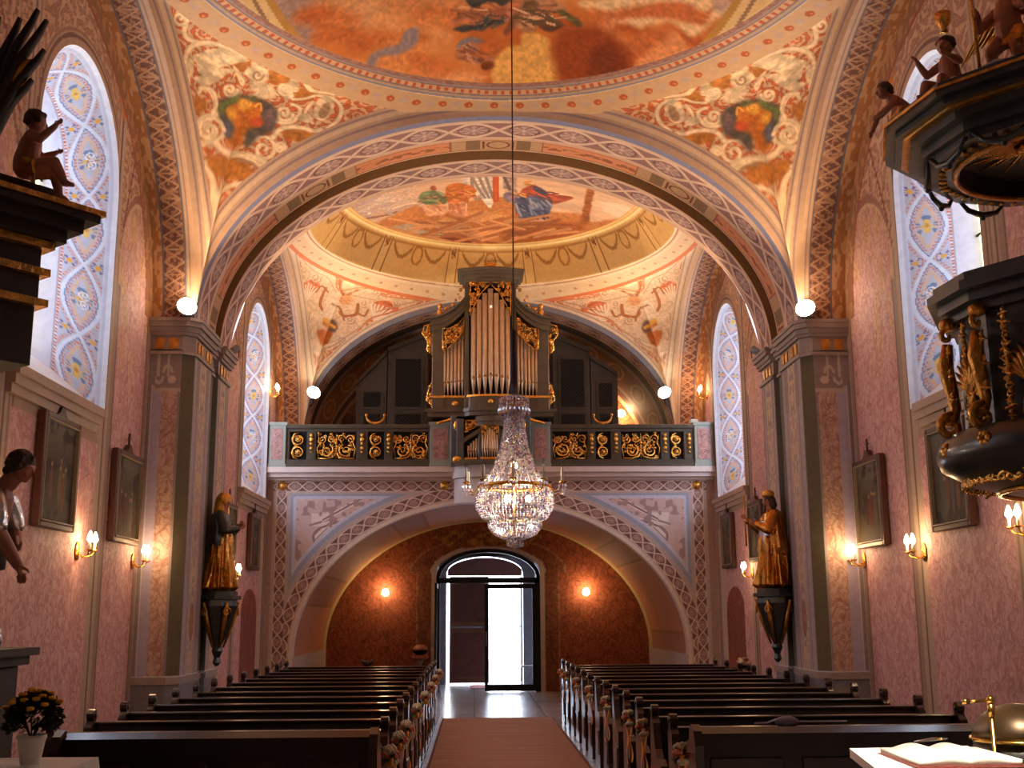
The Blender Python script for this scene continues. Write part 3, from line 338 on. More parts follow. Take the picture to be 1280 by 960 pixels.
FRES1=[('f',(168,132,118),0.1,[(-2.549,1.497),(-1.977,1.747),(-2.023,1.987),(-2.118,2.187),(-2.248,2.232),(-2.369,1.977)]),('f',(214,148,96),0.1,[(-1.977,1.747),(-1.142,1.977),(-1.24,2.122),(-1.565,2.267),(-1.879,2.272),(-2.057,2.127)]),('f',(206,128,74),0.12,[(-1.317,1.942),(0.109,2.072),(-0.251,2.257),(-0.617,2.352),(-0.976,2.212)]),('f',(198,106,50),0.09,[(-0.81,2.857),(-0.836,2.887),(-0.882,2.892),(-0.939,2.882),(-0.995,2.852),(-1.039,2.807),(-1.062,2.762),(-1.06,2.722),(-1.034,2.697),(-0.988,2.687),(-0.932,2.702),(-0.877,2.732),(-0.832,2.772),(-0.808,2.817)]),('f',(218,134,72),0.09,[(-0.684,2.947),(-0.704,2.992),(-0.761,3.037),(-0.843,3.062),(-0.934,3.062),(-1.015,3.027),(-1.07,2.972),(-1.089,2.907),(-1.068,2.862),(-1.012,2.832),(-0.931,2.817),(-0.842,2.827),(-0.761,2.857),(-0.704,2.897)]),('f',(190,98,42),0.09,[(-1.757,2.262),(-1.784,2.272),(-1.843,2.262),(-1.917,2.222),(-1.994,2.162),(-2.058,2.102),(-2.095,2.042),(-2.1,2.002),(-2.073,1.992),(-2.017,2.007),(-1.944,2.047),(-1.868,2.107),(-1.803,2.167),(-1.763,2.222)]),('f',(218,134,72),0.09,[(-1.259,2.717),(-1.268,2.757),(-1.306,2.792),(-1.366,2.822),(-1.436,2.837),(-1.5,2.822),(-1.546,2.787),(-1.565,2.732),(-1.553,2.672),(-1.515,2.642),(-1.456,2.622),(-1.389,2.627),(-1.326,2.642),(-1.28,2.677)]),('f',(190,98,42),0.09,[(-1.931,2.692),(-1.958,2.767),(-2.034,2.837),(-2.145,2.887),(-2.268,2.907),(-2.38,2.897),(-2.455,2.852),(-2.479,2.777),(-2.45,2.702),(-2.371,2.627),(-2.262,2.577),(-2.142,2.562),(-2.033,2.577),(-1.958,2.622)]),('f',(190,98,42),0.09,[(-1.598,2.252),(-1.618,2.297),(-1.677,2.327),(-1.763,2.332),(-1.86,2.322),(-1.946,2.287),(-2.007,2.242),(-2.028,2.192),(-2.008,2.152),(-1.95,2.127),(-1.866,2.122),(-1.771,2.137),(-1.684,2.167),(-1.622,2.207)]),('f',(224,150,92),0.09,[(-0.091,2.777),(-0.103,2.812),(-0.149,2.852),(-0.221,2.877),(-0.304,2.892),(-0.382,2.887),(-0.438,2.867),(-0.462,2.837),(-0.45,2.797),(-0.403,2.762),(-0.332,2.737),(-0.249,2.727),(-0.172,2.727),(-0.116,2.747)]),('f',(204,112,54),0.09,[(-1.577,2.122),(-1.611,2.152),(-1.689,2.152),(-1.795,2.122),(-1.908,2.072),(-2.004,2.002),(-2.065,1.937),(-2.08,1.882),(-2.047,1.857),(-1.972,1.862),(-1.869,1.897),(-1.758,1.947),(-1.66,2.012),(-1.595,2.072)]),('f',(204,112,54),0.09,[(-0.47,2.247),(-0.495,2.287),(-0.569,2.317),(-0.68,2.337),(-0.802,2.332),(-0.913,2.307),(-0.99,2.272),(-1.018,2.232),(-0.992,2.197),(-0.918,2.172),(-0.809,2.157),(-0.688,2.162),(-0.577,2.177),(-0.499,2.207)]),('f',(218,134,72),0.09,[(-1.061,2.807),(-1.097,2.842),(-1.157,2.847),(-1.231,2.827),(-1.302,2.782),(-1.358,2.727),(-1.386,2.662),(-1.382,2.612),(-1.347,2.577),(-1.288,2.572),(-1.215,2.592),(-1.144,2.637),(-1.088,2.692),(-1.059,2.757)]),('f',(198,106,50),0.09,[(-1.188,2.497),(-1.22,2.522),(-1.299,2.527),(-1.408,2.507),(-1.524,2.462),(-1.626,2.407),(-1.693,2.352),(-1.711,2.307),(-1.679,2.282),(-1.603,2.287),(-1.497,2.312),(-1.381,2.352),(-1.278,2.402),(-1.209,2.452)]),('f',(190,98,42),0.09,[(-1.86,1.927),(-1.879,1.977),(-1.938,2.012),(-2.026,2.027),(-2.124,2.012),(-2.214,1.977),(-2.277,1.927),(-2.301,1.872),(-2.281,1.822),(-2.223,1.792),(-2.137,1.782),(-2.04,1.792),(-1.95,1.827),(-1.886,1.872)]),('f',(224,150,92),0.09,[(-1.516,2.777),(-1.54,2.817),(-1.599,2.847),(-1.679,2.852),(-1.764,2.832),(-1.837,2.792),(-1.883,2.742),(-1.894,2.687),(-1.868,2.642),(-1.81,2.617),(-1.732,2.612),(-1.648,2.632),(-1.576,2.672),(-1.528,2.722)]),('f',(204,112,54),0.09,[(-0.344,2.427),(-0.379,2.437),(-0.461,2.422),(-0.572,2.382),(-0.689,2.322),(-0.79,2.252),(-0.854,2.197),(-0.87,2.157),(-0.835,2.147),(-0.756,2.167),(-0.648,2.212),(-0.531,2.272),(-0.429,2.332),(-0.362,2.387)]),('f',(198,106,50),0.09,[(-1.776,2.242),(-1.794,2.267),(-1.846,2.282),(-1.92,2.277),(-2.002,2.262),(-2.075,2.232),(-2.124,2.192),(-2.141,2.157),(-2.122,2.132),(-2.072,2.122),(-1.999,2.127),(-1.918,2.147),(-1.844,2.172),(-1.794,2.207)]),('f',(204,112,54),0.09,[(-0.575,2.312),(-0.6,2.357),(-0.656,2.382),(-0.732,2.382),(-0.812,2.357),(-0.881,2.317),(-0.924,2.267),(-0.934,2.217),(-0.909,2.177),(-0.853,2.152),(-0.779,2.152),(-0.699,2.177),(-0.631,2.212),(-0.586,2.262)]),('f',(224,150,92),0.09,[(-0.578,2.537),(-0.603,2.552),(-0.651,2.547),(-0.714,2.527),(-0.779,2.492),(-0.832,2.447),(-0.863,2.407),(-0.867,2.372),(-0.842,2.357),(-0.795,2.362),(-0.733,2.382),(-0.669,2.422),(-0.615,2.462),(-0.583,2.502)]),('f',(190,98,42),0.09,[(-0.841,2.487),(-0.865,2.522),(-0.936,2.552),(-1.04,2.562),(-1.158,2.557),(-1.264,2.537),(-1.337,2.502),(-1.365,2.467),(-1.341,2.432),(-1.27,2.412),(-1.167,2.402),(-1.051,2.407),(-0.945,2.422),(-0.87,2.452)]),('f',(218,134,72),0.09,[(-0.589,2.282),(-0.612,2.322),(-0.684,2.352),(-0.791,2.377),(-0.912,2.382),(-1.022,2.367),(-1.1,2.337),(-1.129,2.302),(-1.105,2.267),(-1.034,2.242),(-0.927,2.222),(-0.808,2.217),(-0.698,2.227),(-0.62,2.252)]),('f',(190,98,42),0.09,[(0.049,2.647),(0.036,2.697),(-0.023,2.752),(-0.116,2.792),(-0.225,2.817),(-0.328,2.817),(-0.404,2.792),(-0.437,2.752),(-0.423,2.702),(-0.363,2.657),(-0.27,2.617),(-0.162,2.592),(-0.061,2.587),(0.014,2.607)]),('f',(224,150,92),0.09,[(-1.128,2.337),(-1.159,2.362),(-1.216,2.357),(-1.286,2.327),(-1.357,2.277),(-1.412,2.217),(-1.443,2.157),(-1.443,2.117),(-1.412,2.097),(-1.356,2.102),(-1.287,2.132),(-1.217,2.182),(-1.161,2.242),(-1.128,2.297)]),('f',(224,150,92),0.09,[(-0.146,3.022),(-0.173,3.067),(-0.259,3.112),(-0.386,3.147),(-0.528,3.162),(-0.657,3.142),(-0.747,3.102),(-0.78,3.042),(-0.751,2.992),(-0.665,2.957),(-0.54,2.942),(-0.399,2.937),(-0.271,2.952),(-0.181,2.982)]),('f',(190,98,42),0.09,[(-1.477,2.467),(-1.498,2.512),(-1.544,2.532),(-1.604,2.532),(-1.669,2.512),(-1.722,2.467),(-1.756,2.417),(-1.762,2.367),(-1.741,2.327),(-1.696,2.307),(-1.636,2.307),(-1.573,2.327),(-1.519,2.367),(-1.485,2.417)]),('f',(204,112,54),0.09,[(-1.694,2.892),(-1.717,2.942),(-1.769,2.977),(-1.837,2.987),(-1.91,2.972),(-1.97,2.932),(-2.009,2.882),(-2.016,2.822),(-1.991,2.772),(-1.94,2.737),(-1.873,2.727),(-1.802,2.742),(-1.741,2.782),(-1.702,2.832)]),('f',(218,134,72),0.09,[(-0.812,2.662),(-0.848,2.697),(-0.93,2.707),(-1.042,2.687),(-1.161,2.642),(-1.262,2.582),(-1.326,2.517),(-1.341,2.462),(-1.305,2.432),(-1.224,2.427),(-1.115,2.447),(-0.998,2.492),(-0.896,2.552),(-0.829,2.612)]),('f',(204,112,54),0.09,[(-0.626,2.912),(-0.661,2.942),(-0.734,2.947),(-0.83,2.927),(-0.931,2.882),(-1.015,2.827),(-1.065,2.762),(-1.074,2.717),(-1.039,2.687),(-0.967,2.687),(-0.873,2.707),(-0.773,2.752),(-0.689,2.807),(-0.636,2.862)]),('f',(224,146,90),0.08,[(1.415,2.722),(1.409,2.767),(1.362,2.847),(1.281,2.937),(1.182,3.017),(1.084,3.067),(1.006,3.077),(0.967,3.052),(0.973,2.992),(1.023,2.917),(1.108,2.847),(1.207,2.777),(1.304,2.732),(1.377,2.707)]),('f',(224,146,90),0.08,[(2.19,2.127),(2.191,2.162),(2.168,2.217),(2.122,2.272),(2.065,2.322),(2.006,2.352),(1.957,2.357),(1.931,2.342),(1.929,2.302),(1.955,2.252),(2.001,2.197),(2.059,2.152),(2.116,2.117),(2.164,2.112)]),('f',(224,146,90),0.08,[(1.7,2.507),(1.693,2.552),(1.655,2.597),(1.596,2.642),(1.526,2.662),(1.46,2.667),(1.41,2.647),(1.387,2.612),(1.396,2.567),(1.435,2.522),(1.494,2.482),(1.563,2.457),(1.628,2.452),(1.677,2.472)]),('f',(176,84,36),0.08,[(2.232,2.092),(2.215,2.142),(2.157,2.197),(2.07,2.242),(1.97,2.272),(1.879,2.277),(1.813,2.257),(1.788,2.217),(1.807,2.167),(1.867,2.117),(1.955,2.077),(2.053,2.047),(2.142,2.037),(2.206,2.057)]),('f',(176,84,36),0.08,[(2.359,2.197),(2.354,2.247),(2.325,2.297),(2.275,2.327),(2.215,2.337),(2.157,2.322),(2.112,2.287),(2.093,2.252),(2.101,2.217),(2.132,2.172),(2.18,2.137),(2.236,2.112),(2.291,2.112),(2.336,2.147)]),('f',(190,96,46),0.08,[(1.282,2.157),(1.281,2.207),(1.254,2.257),(1.208,2.297),(1.151,2.317),(1.094,2.317),(1.05,2.297),(1.027,2.257),(1.029,2.207),(1.056,2.162),(1.103,2.122),(1.159,2.097),(1.214,2.097),(1.258,2.117)]),('f',(224,146,90),0.08,[(1.948,2.142),(1.944,2.177),(1.906,2.237),(1.843,2.312),(1.764,2.377),(1.688,2.432),(1.628,2.457),(1.598,2.447),(1.603,2.412),(1.643,2.357),(1.709,2.287),(1.786,2.217),(1.861,2.167),(1.918,2.137)]),('f',(176,84,36),0.08,[(1.663,2.492),(1.647,2.527),(1.593,2.572),(1.509,2.617),(1.413,2.652),(1.324,2.667),(1.259,2.662),(1.232,2.637),(1.249,2.602),(1.305,2.562),(1.39,2.522),(1.485,2.487),(1.573,2.472),(1.636,2.472)]),('f',(176,84,36),0.08,[(2.466,2.632),(2.472,2.677),(2.458,2.732),(2.424,2.777),(2.379,2.812),(2.33,2.822),(2.289,2.812),(2.263,2.782),(2.257,2.732),(2.274,2.682),(2.307,2.632),(2.352,2.602),(2.399,2.587),(2.441,2.602)]),('f',(206,118,64),0.08,[(1.169,2.272),(1.16,2.312),(1.119,2.357),(1.056,2.392),(0.981,2.412),(0.912,2.417),(0.86,2.402),(0.838,2.372),(0.849,2.337),(0.89,2.297),(0.954,2.262),(1.027,2.237),(1.095,2.232),(1.146,2.247)]),('f',(224,146,90),0.08,[(0.931,2.307),(0.935,2.347),(0.918,2.387),(0.885,2.427),(0.839,2.447),(0.793,2.457),(0.754,2.447),(0.731,2.417),(0.728,2.382),(0.744,2.337),(0.779,2.302),(0.823,2.277),(0.869,2.272),(0.908,2.282)]),('f',(224,146,90),0.08,[(1.572,2.042),(1.566,2.092),(1.519,2.162),(1.439,2.237),(1.341,2.302),(1.245,2.342),(1.17,2.352),(1.132,2.327),(1.14,2.282),(1.189,2.212),(1.271,2.142),(1.369,2.077),(1.463,2.037),(1.534,2.022)]),('f',(224,146,90),0.08,[(1.439,2.402),(1.432,2.457),(1.38,2.527),(1.293,2.592),(1.189,2.647),(1.087,2.672),(1.009,2.672),(0.971,2.637),(0.98,2.587),(1.034,2.522),(1.122,2.457),(1.225,2.402),(1.324,2.372),(1.4,2.372)]),('f',(224,146,90),0.08,[(2.18,2.287),(2.179,2.337),(2.148,2.397),(2.092,2.457),(2.022,2.502),(1.953,2.527),(1.898,2.522),(1.868,2.492),(1.872,2.452),(1.906,2.402),(1.963,2.347),(2.032,2.297),(2.097,2.262),(2.15,2.257)]),('f',(176,84,36),0.08,[(1.656,2.177),(1.641,2.217),(1.591,2.257),(1.515,2.292),(1.43,2.312),(1.35,2.312),(1.295,2.297),(1.273,2.267),(1.289,2.227),(1.34,2.187),(1.416,2.157),(1.501,2.137),(1.579,2.132),(1.634,2.147)]),('f',(176,84,36),0.08,[(0.865,2.257),(0.861,2.312),(0.827,2.362),(0.771,2.402),(0.702,2.422),(0.636,2.422),(0.585,2.397),(0.56,2.352),(0.565,2.302),(0.599,2.252),(0.656,2.212),(0.723,2.192),(0.788,2.192),(0.839,2.217)]),('f',(150,126,122),0.03,[(-1.601,2.792),(-1.528,2.592),(-1.377,2.532),(-1.174,2.517),(-1.092,2.372),(-0.964,2.352),(-0.952,2.512),(-1.068,2.612),(-1.218,2.642),(-1.403,2.642),(-1.487,2.777)]),('f',(226,164,84),0.03,[(-0.041,3.157),(-0.076,2.827),(0.053,2.677),(0.14,2.652),(0.227,2.617),(0.23,2.492),(0.395,2.462),(0.499,2.507),(0.576,2.577),(0.61,2.787),(0.681,2.842),(0.731,3.147)]),('f',(150,66,22),0.1,[(0.748,3.097),(0.633,2.812),(0.589,2.562),(0.717,2.387),(0.921,2.297),(1.219,2.337),(1.474,2.477),(1.606,2.717),(1.469,2.907),(1.102,3.062)]),('f',(120,50,18),0.08,[(1.041,2.922),(1.102,2.562),(1.279,2.472),(1.455,2.632),(1.412,2.827)]),('f',(222,140,84),0.05,[(1.601,2.747),(1.613,2.557),(1.754,2.372),(1.901,2.137),(2.009,2.137),(2.099,2.247),(2.045,2.357),(1.805,2.597)]),('f',(196,104,52),0.05,[(1.458,2.427),(1.573,2.247),(1.81,2.127),(1.879,2.167),(1.73,2.397),(1.593,2.542)]),('f',(232,186,134),0.05,[(0.913,1.992),(2.378,1.512),(2.299,1.867),(2.147,2.102),(1.956,2.032),(1.815,2.042),(1.565,2.187),(1.31,2.172),(1.087,2.122)]),('f',(200,108,58),0.05,[(0.991,2.062),(1.209,2.077),(1.529,1.912),(1.942,1.727),(2.206,1.742),(2.291,1.637),(2.235,1.897),(1.981,1.962),(1.653,2.037),(1.334,2.147),(1.109,2.157)]),('f',(190,150,130),0.06,[(2.284,1.557),(2.53,1.427),(2.409,1.667),(2.322,1.667)]),('f',(66,62,54),0.02,[(-0.391,2.052),(0.108,2.057),(0.11,2.122),(-0.002,2.157),(-0.088,2.107),(-0.229,2.122),(-0.271,2.182),(-0.342,2.147)]),('f',(70,66,62),0.02,[(-0.565,2.432),(-0.457,2.377),(-0.313,2.372),(-0.199,2.282),(-0.057,2.272),(0.113,2.232),(0.115,2.302),(0.002,2.362),(-0.169,2.422),(-0.256,2.457),(-0.443,2.457)]),('f',(190,112,72),0.02,[(-0.614,2.352),(-0.484,2.222),(-0.328,2.222),(-0.229,2.152),(-0.058,2.217),(0.109,2.072),(0.223,2.117),(0.2,2.277),(-0.057,2.267),(-0.199,2.272),(-0.371,2.337),(-0.514,2.362)]),('f',(150,92,60),0.02,[(0.114,2.247),(0.2,2.277),(0.19,2.387),(0.064,2.517),(0.019,2.452),(0.061,2.392)]),('f',(182,112,78),0.02,[(-0.533,2.717),(-0.459,2.642),(-0.284,2.622),(-0.269,2.682),(-0.328,2.772),(-0.107,2.792),(-0.075,2.917),(-0.164,2.947),(-0.239,2.852),(-0.372,2.847),(-0.52,2.777)]),('f',(134,120,118),0.02,[(-0.525,2.637),(-0.459,2.552),(-0.342,2.542),(-0.211,2.582),(-0.27,2.612),(-0.357,2.602),(-0.445,2.627),(-0.504,2.677)]),('f',(128,62,26),0.02,[(-0.073,2.887),(-0.08,2.912),(-0.101,2.932),(-0.132,2.942),(-0.166,2.942),(-0.198,2.932),(-0.219,2.907),(-0.227,2.882),(-0.22,2.857),(-0.198,2.837),(-0.168,2.827),(-0.133,2.827),(-0.102,2.842),(-0.081,2.862)]),('f',(120,70,44),0.02,[(-0.188,2.807),(-0.191,2.822),(-0.201,2.832),(-0.216,2.837),(-0.233,2.837),(-0.248,2.832),(-0.258,2.822),(-0.262,2.807),(-0.258,2.792),(-0.248,2.782),(-0.233,2.777),(-0.217,2.777),(-0.202,2.782),(-0.191,2.797)]),('f',(184,124,88),0.02,[(0.184,2.227),(0.249,2.052),(0.473,2.037),(0.7,2.072),(0.735,2.162),(0.595,2.182),(0.479,2.147),(0.417,2.322),(0.394,2.437),(0.265,2.462),(0.147,2.387)]),('f',(112,72,40),0.02,[(0.683,2.337),(0.673,2.377),(0.64,2.412),(0.589,2.437),(0.532,2.442),(0.479,2.427),(0.441,2.402),(0.426,2.362),(0.437,2.322),(0.471,2.287),(0.521,2.267),(0.578,2.257),(0.631,2.272),(0.668,2.297)]),('f',(118,84,50),0.02,[(0.421,2.117),(0.412,2.142),(0.386,2.157),(0.346,2.172),(0.302,2.172),(0.262,2.167),(0.234,2.152),(0.223,2.132),(0.233,2.112),(0.259,2.092),(0.298,2.082),(0.342,2.077),(0.382,2.082),(0.41,2.097)]),('f',(120,66,50),0.02,[(0.346,2.337),(0.341,2.357),(0.326,2.377),(0.304,2.387),(0.278,2.387),(0.255,2.382),(0.238,2.367),(0.232,2.347),(0.236,2.322),(0.252,2.307),(0.274,2.297),(0.3,2.297),(0.323,2.302),(0.339,2.317)]),('f',(112,94,50),0.02,[(0.621,2.147),(0.735,2.162),(0.901,2.282),(0.877,2.337),(0.759,2.287),(0.639,2.207)]),('f',(226,160,110),0.02,[(0.229,2.272),(0.342,2.252),(0.389,2.327),(0.319,2.377)]),('f',(200,130,96),0.02,[(0.119,2.282),(0.099,2.317),(0.076,2.342),(0.055,2.347),(0.04,2.342),(0.035,2.317),(0.039,2.282),(0.053,2.247),(0.073,2.212),(0.095,2.187),(0.116,2.177),(0.131,2.187),(0.136,2.207),(0.132,2.242)]),('f',(240,210,200),0.05,[(-0.075,1.872),(0.633,1.827),(0.554,1.982),(0.107,2.032)]),('l',(150,96,66),0.018,[(-0.356,2.357),(-0.291,2.357),(-0.227,2.352)]),('l',(92,84,74),0.018,[(-0.115,2.427),(-0.047,2.392),(0.02,2.362)]),('l',(92,84,74),0.018,[(-0.224,2.372),(-0.146,2.357),(-0.068,2.347)]),('l',(150,96,66),0.018,[(-0.322,2.382),(-0.247,2.362),(-0.173,2.352)]),('l',(92,84,74),0.018,[(-0.212,2.377),(-0.171,2.342),(-0.131,2.307)]),('l',(52,48,44),0.018,[(-0.249,2.417),(-0.209,2.382),(-0.168,2.352)]),('l',(92,84,74),0.018,[(-0.289,2.367),(-0.207,2.312),(-0.127,2.252)]),('l',(92,84,74),0.018,[(-0.201,2.392),(-0.167,2.367),(-0.133,2.342)]),('l',(92,84,74),0.018,[(-0.137,2.317),(-0.049,2.312),(0.039,2.312)]),('l',(52,48,44),0.018,[(-0.16,2.382),(-0.09,2.337),(-0.021,2.297)]),('l',(206,136,92),0.018,[(-0.522,2.192),(-0.468,2.222),(-0.413,2.242)]),('l',(160,92,60),0.018,[(-0.578,2.182),(-0.466,2.212),(-0.354,2.242)]),('l',(160,92,60),0.018,[(-0.339,2.177),(-0.28,2.187),(-0.222,2.202)]),('l',(130,76,52),0.018,[(-0.27,2.167),(-0.201,2.202),(-0.132,2.227)]),('l',(160,92,60),0.018,[(-0.063,2.217),(0.026,2.262),(0.117,2.312)]),('l',(160,92,60),0.018,[(-0.006,2.222),(0.073,2.207),(0.152,2.197)]),('l',(160,92,60),0.018,[(-0.165,2.102),(-0.067,2.172),(0.032,2.242)]),('l',(130,76,52),0.018,[(-0.107,2.222),(-0.027,2.252),(0.053,2.282)]),('l',(222,160,116),0.018,[(-0.381,2.202),(-0.273,2.197),(-0.165,2.197)]),('l',(160,92,60),0.018,[(-0.444,2.242),(-0.391,2.267),(-0.339,2.292)]),('l',(130,76,52),0.018,[(-0.438,2.232),(-0.383,2.262),(-0.327,2.287)]),('l',(130,76,52),0.018,[(-0.499,2.232),(-0.419,2.232),(-0.339,2.237)]),('l',(222,160,116),0.018,[(-0.487,2.157),(-0.434,2.152),(-0.381,2.162)]),('l',(130,76,52),0.018,[(-0.304,2.247),(-0.255,2.262),(-0.207,2.282)]),('l',(160,92,60),0.018,[(-0.439,2.212),(-0.332,2.267),(-0.225,2.312)]),('l',(160,92,60),0.018,[(-0.141,2.292),(-0.079,2.302),(-0.017,2.302)]),('l',(160,92,60),0.018,[(-0.154,2.187),(-0.086,2.222),(-0.018,2.252)]),('l',(160,92,60),0.018,[(-0.438,2.217),(-0.363,2.207),(-0.289,2.207)]),('l',(206,140,100),0.014,[(-0.397,2.787),(-0.35,2.827),(-0.303,2.867)]),('l',(206,140,100),0.014,[(-0.443,2.632),(-0.417,2.652),(-0.391,2.672)]),('l',(112,92,84),0.014,[(-0.378,2.762),(-0.325,2.797),(-0.272,2.822)]),('l',(140,84,60),0.014,[(-0.253,2.732),(-0.198,2.747),(-0.142,2.752)]),('l',(206,140,100),0.014,[(-0.373,2.612),(-0.348,2.637),(-0.323,2.662)]),('l',(140,84,60),0.014,[(-0.374,2.647),(-0.339,2.667),(-0.304,2.687)]),('l',(140,84,60),0.014,[(-0.432,2.662),(-0.391,2.692),(-0.349,2.722)]),('l',(140,84,60),0.014,[(-0.521,2.692),(-0.471,2.707),(-0.42,2.717)]),('l',(140,84,60),0.014,[(-0.395,2.762),(-0.358,2.777),(-0.322,2.797)]),('l',(206,140,100),0.014,[(-0.41,2.742),(-0.381,2.762),(-0.351,2.777)]),('l',(140,84,60),0.014,[(-0.402,2.687),(-0.357,2.712),(-0.312,2.737)]),('l',(112,92,84),0.014,[(-0.402,2.632),(-0.373,2.642),(-0.343,2.647)]),('l',(140,84,60),0.014,[(-0.431,2.682),(-0.377,2.712),(-0.323,2.742)]),('l',(112,92,84),0.014,[(-0.312,2.677),(-0.289,2.697),(-0.265,2.717)]),('l',(106,78,54),0.018,[(0.492,2.287),(0.599,2.317),(0.705,2.342)]),('l',(224,170,130),0.018,[(0.325,2.282),(0.401,2.292),(0.476,2.297)]),('l',(106,78,54),0.018,[(0.46,2.187),(0.519,2.217),(0.578,2.247)]),('l',(106,78,54),0.018,[(0.193,2.212),(0.282,2.197),(0.371,2.187)]),('l',(140,90,62),0.018,[(0.317,2.232),(0.366,2.237),(0.414,2.232)]),('l',(206,146,104),0.018,[(0.172,2.287),(0.265,2.347),(0.359,2.397)]),('l',(140,90,62),0.018,[(0.297,2.207),(0.383,2.232),(0.468,2.247)]),('l',(140,90,62),0.018,[(0.346,2.152),(0.406,2.172),(0.465,2.187)]),('l',(106,78,54),0.018,[(0.279,2.347),(0.393,2.322),(0.505,2.302)]),('l',(206,146,104),0.018,[(0.57,2.277),(0.649,2.257),(0.727,2.237)]),('l',(224,170,130),0.018,[(0.445,2.242),(0.51,2.242),(0.574,2.247)]),('l',(224,170,130),0.018,[(0.297,2.237),(0.356,2.242),(0.415,2.252)]),('l',(224,170,130),0.018,[(0.519,2.332),(0.563,2.342),(0.606,2.347)]),('l',(106,78,54),0.018,[(0.174,2.282),(0.282,2.307),(0.389,2.327)]),('l',(206,146,104),0.018,[(0.274,2.242),(0.372,2.262),(0.47,2.282)]),('l',(106,78,54),0.018,[(0.48,2.217),(0.553,2.262),(0.626,2.307)]),('l',(140,90,62),0.018,[(0.392,2.142),(0.501,2.117),(0.609,2.097)]),('l',(106,78,54),0.018,[(0.361,2.362),(0.418,2.352),(0.476,2.347)]),('l',(140,90,62),0.018,[(0.338,2.167),(0.421,2.182),(0.504,2.197)]),('l',(106,78,54),0.018,[(0.384,2.187),(0.494,2.187),(0.605,2.192)]),('l',(106,78,54),0.018,[(0.377,2.232),(0.448,2.252),(0.519,2.272)]),('l',(140,90,62),0.018,[(0.335,2.247),(0.441,2.217),(0.547,2.192)]),('l',(106,78,54),0.018,[(0.129,2.297),(0.228,2.307),(0.327,2.312)]),('l',(140,90,62),0.018,[(0.201,2.247),(0.25,2.247),(0.299,2.257)]),('l',(106,78,54),0.018,[(0.269,2.192),(0.355,2.222),(0.441,2.242)]),('l',(224,170,130),0.018,[(0.123,2.172),(0.202,2.202),(0.281,2.232)])]
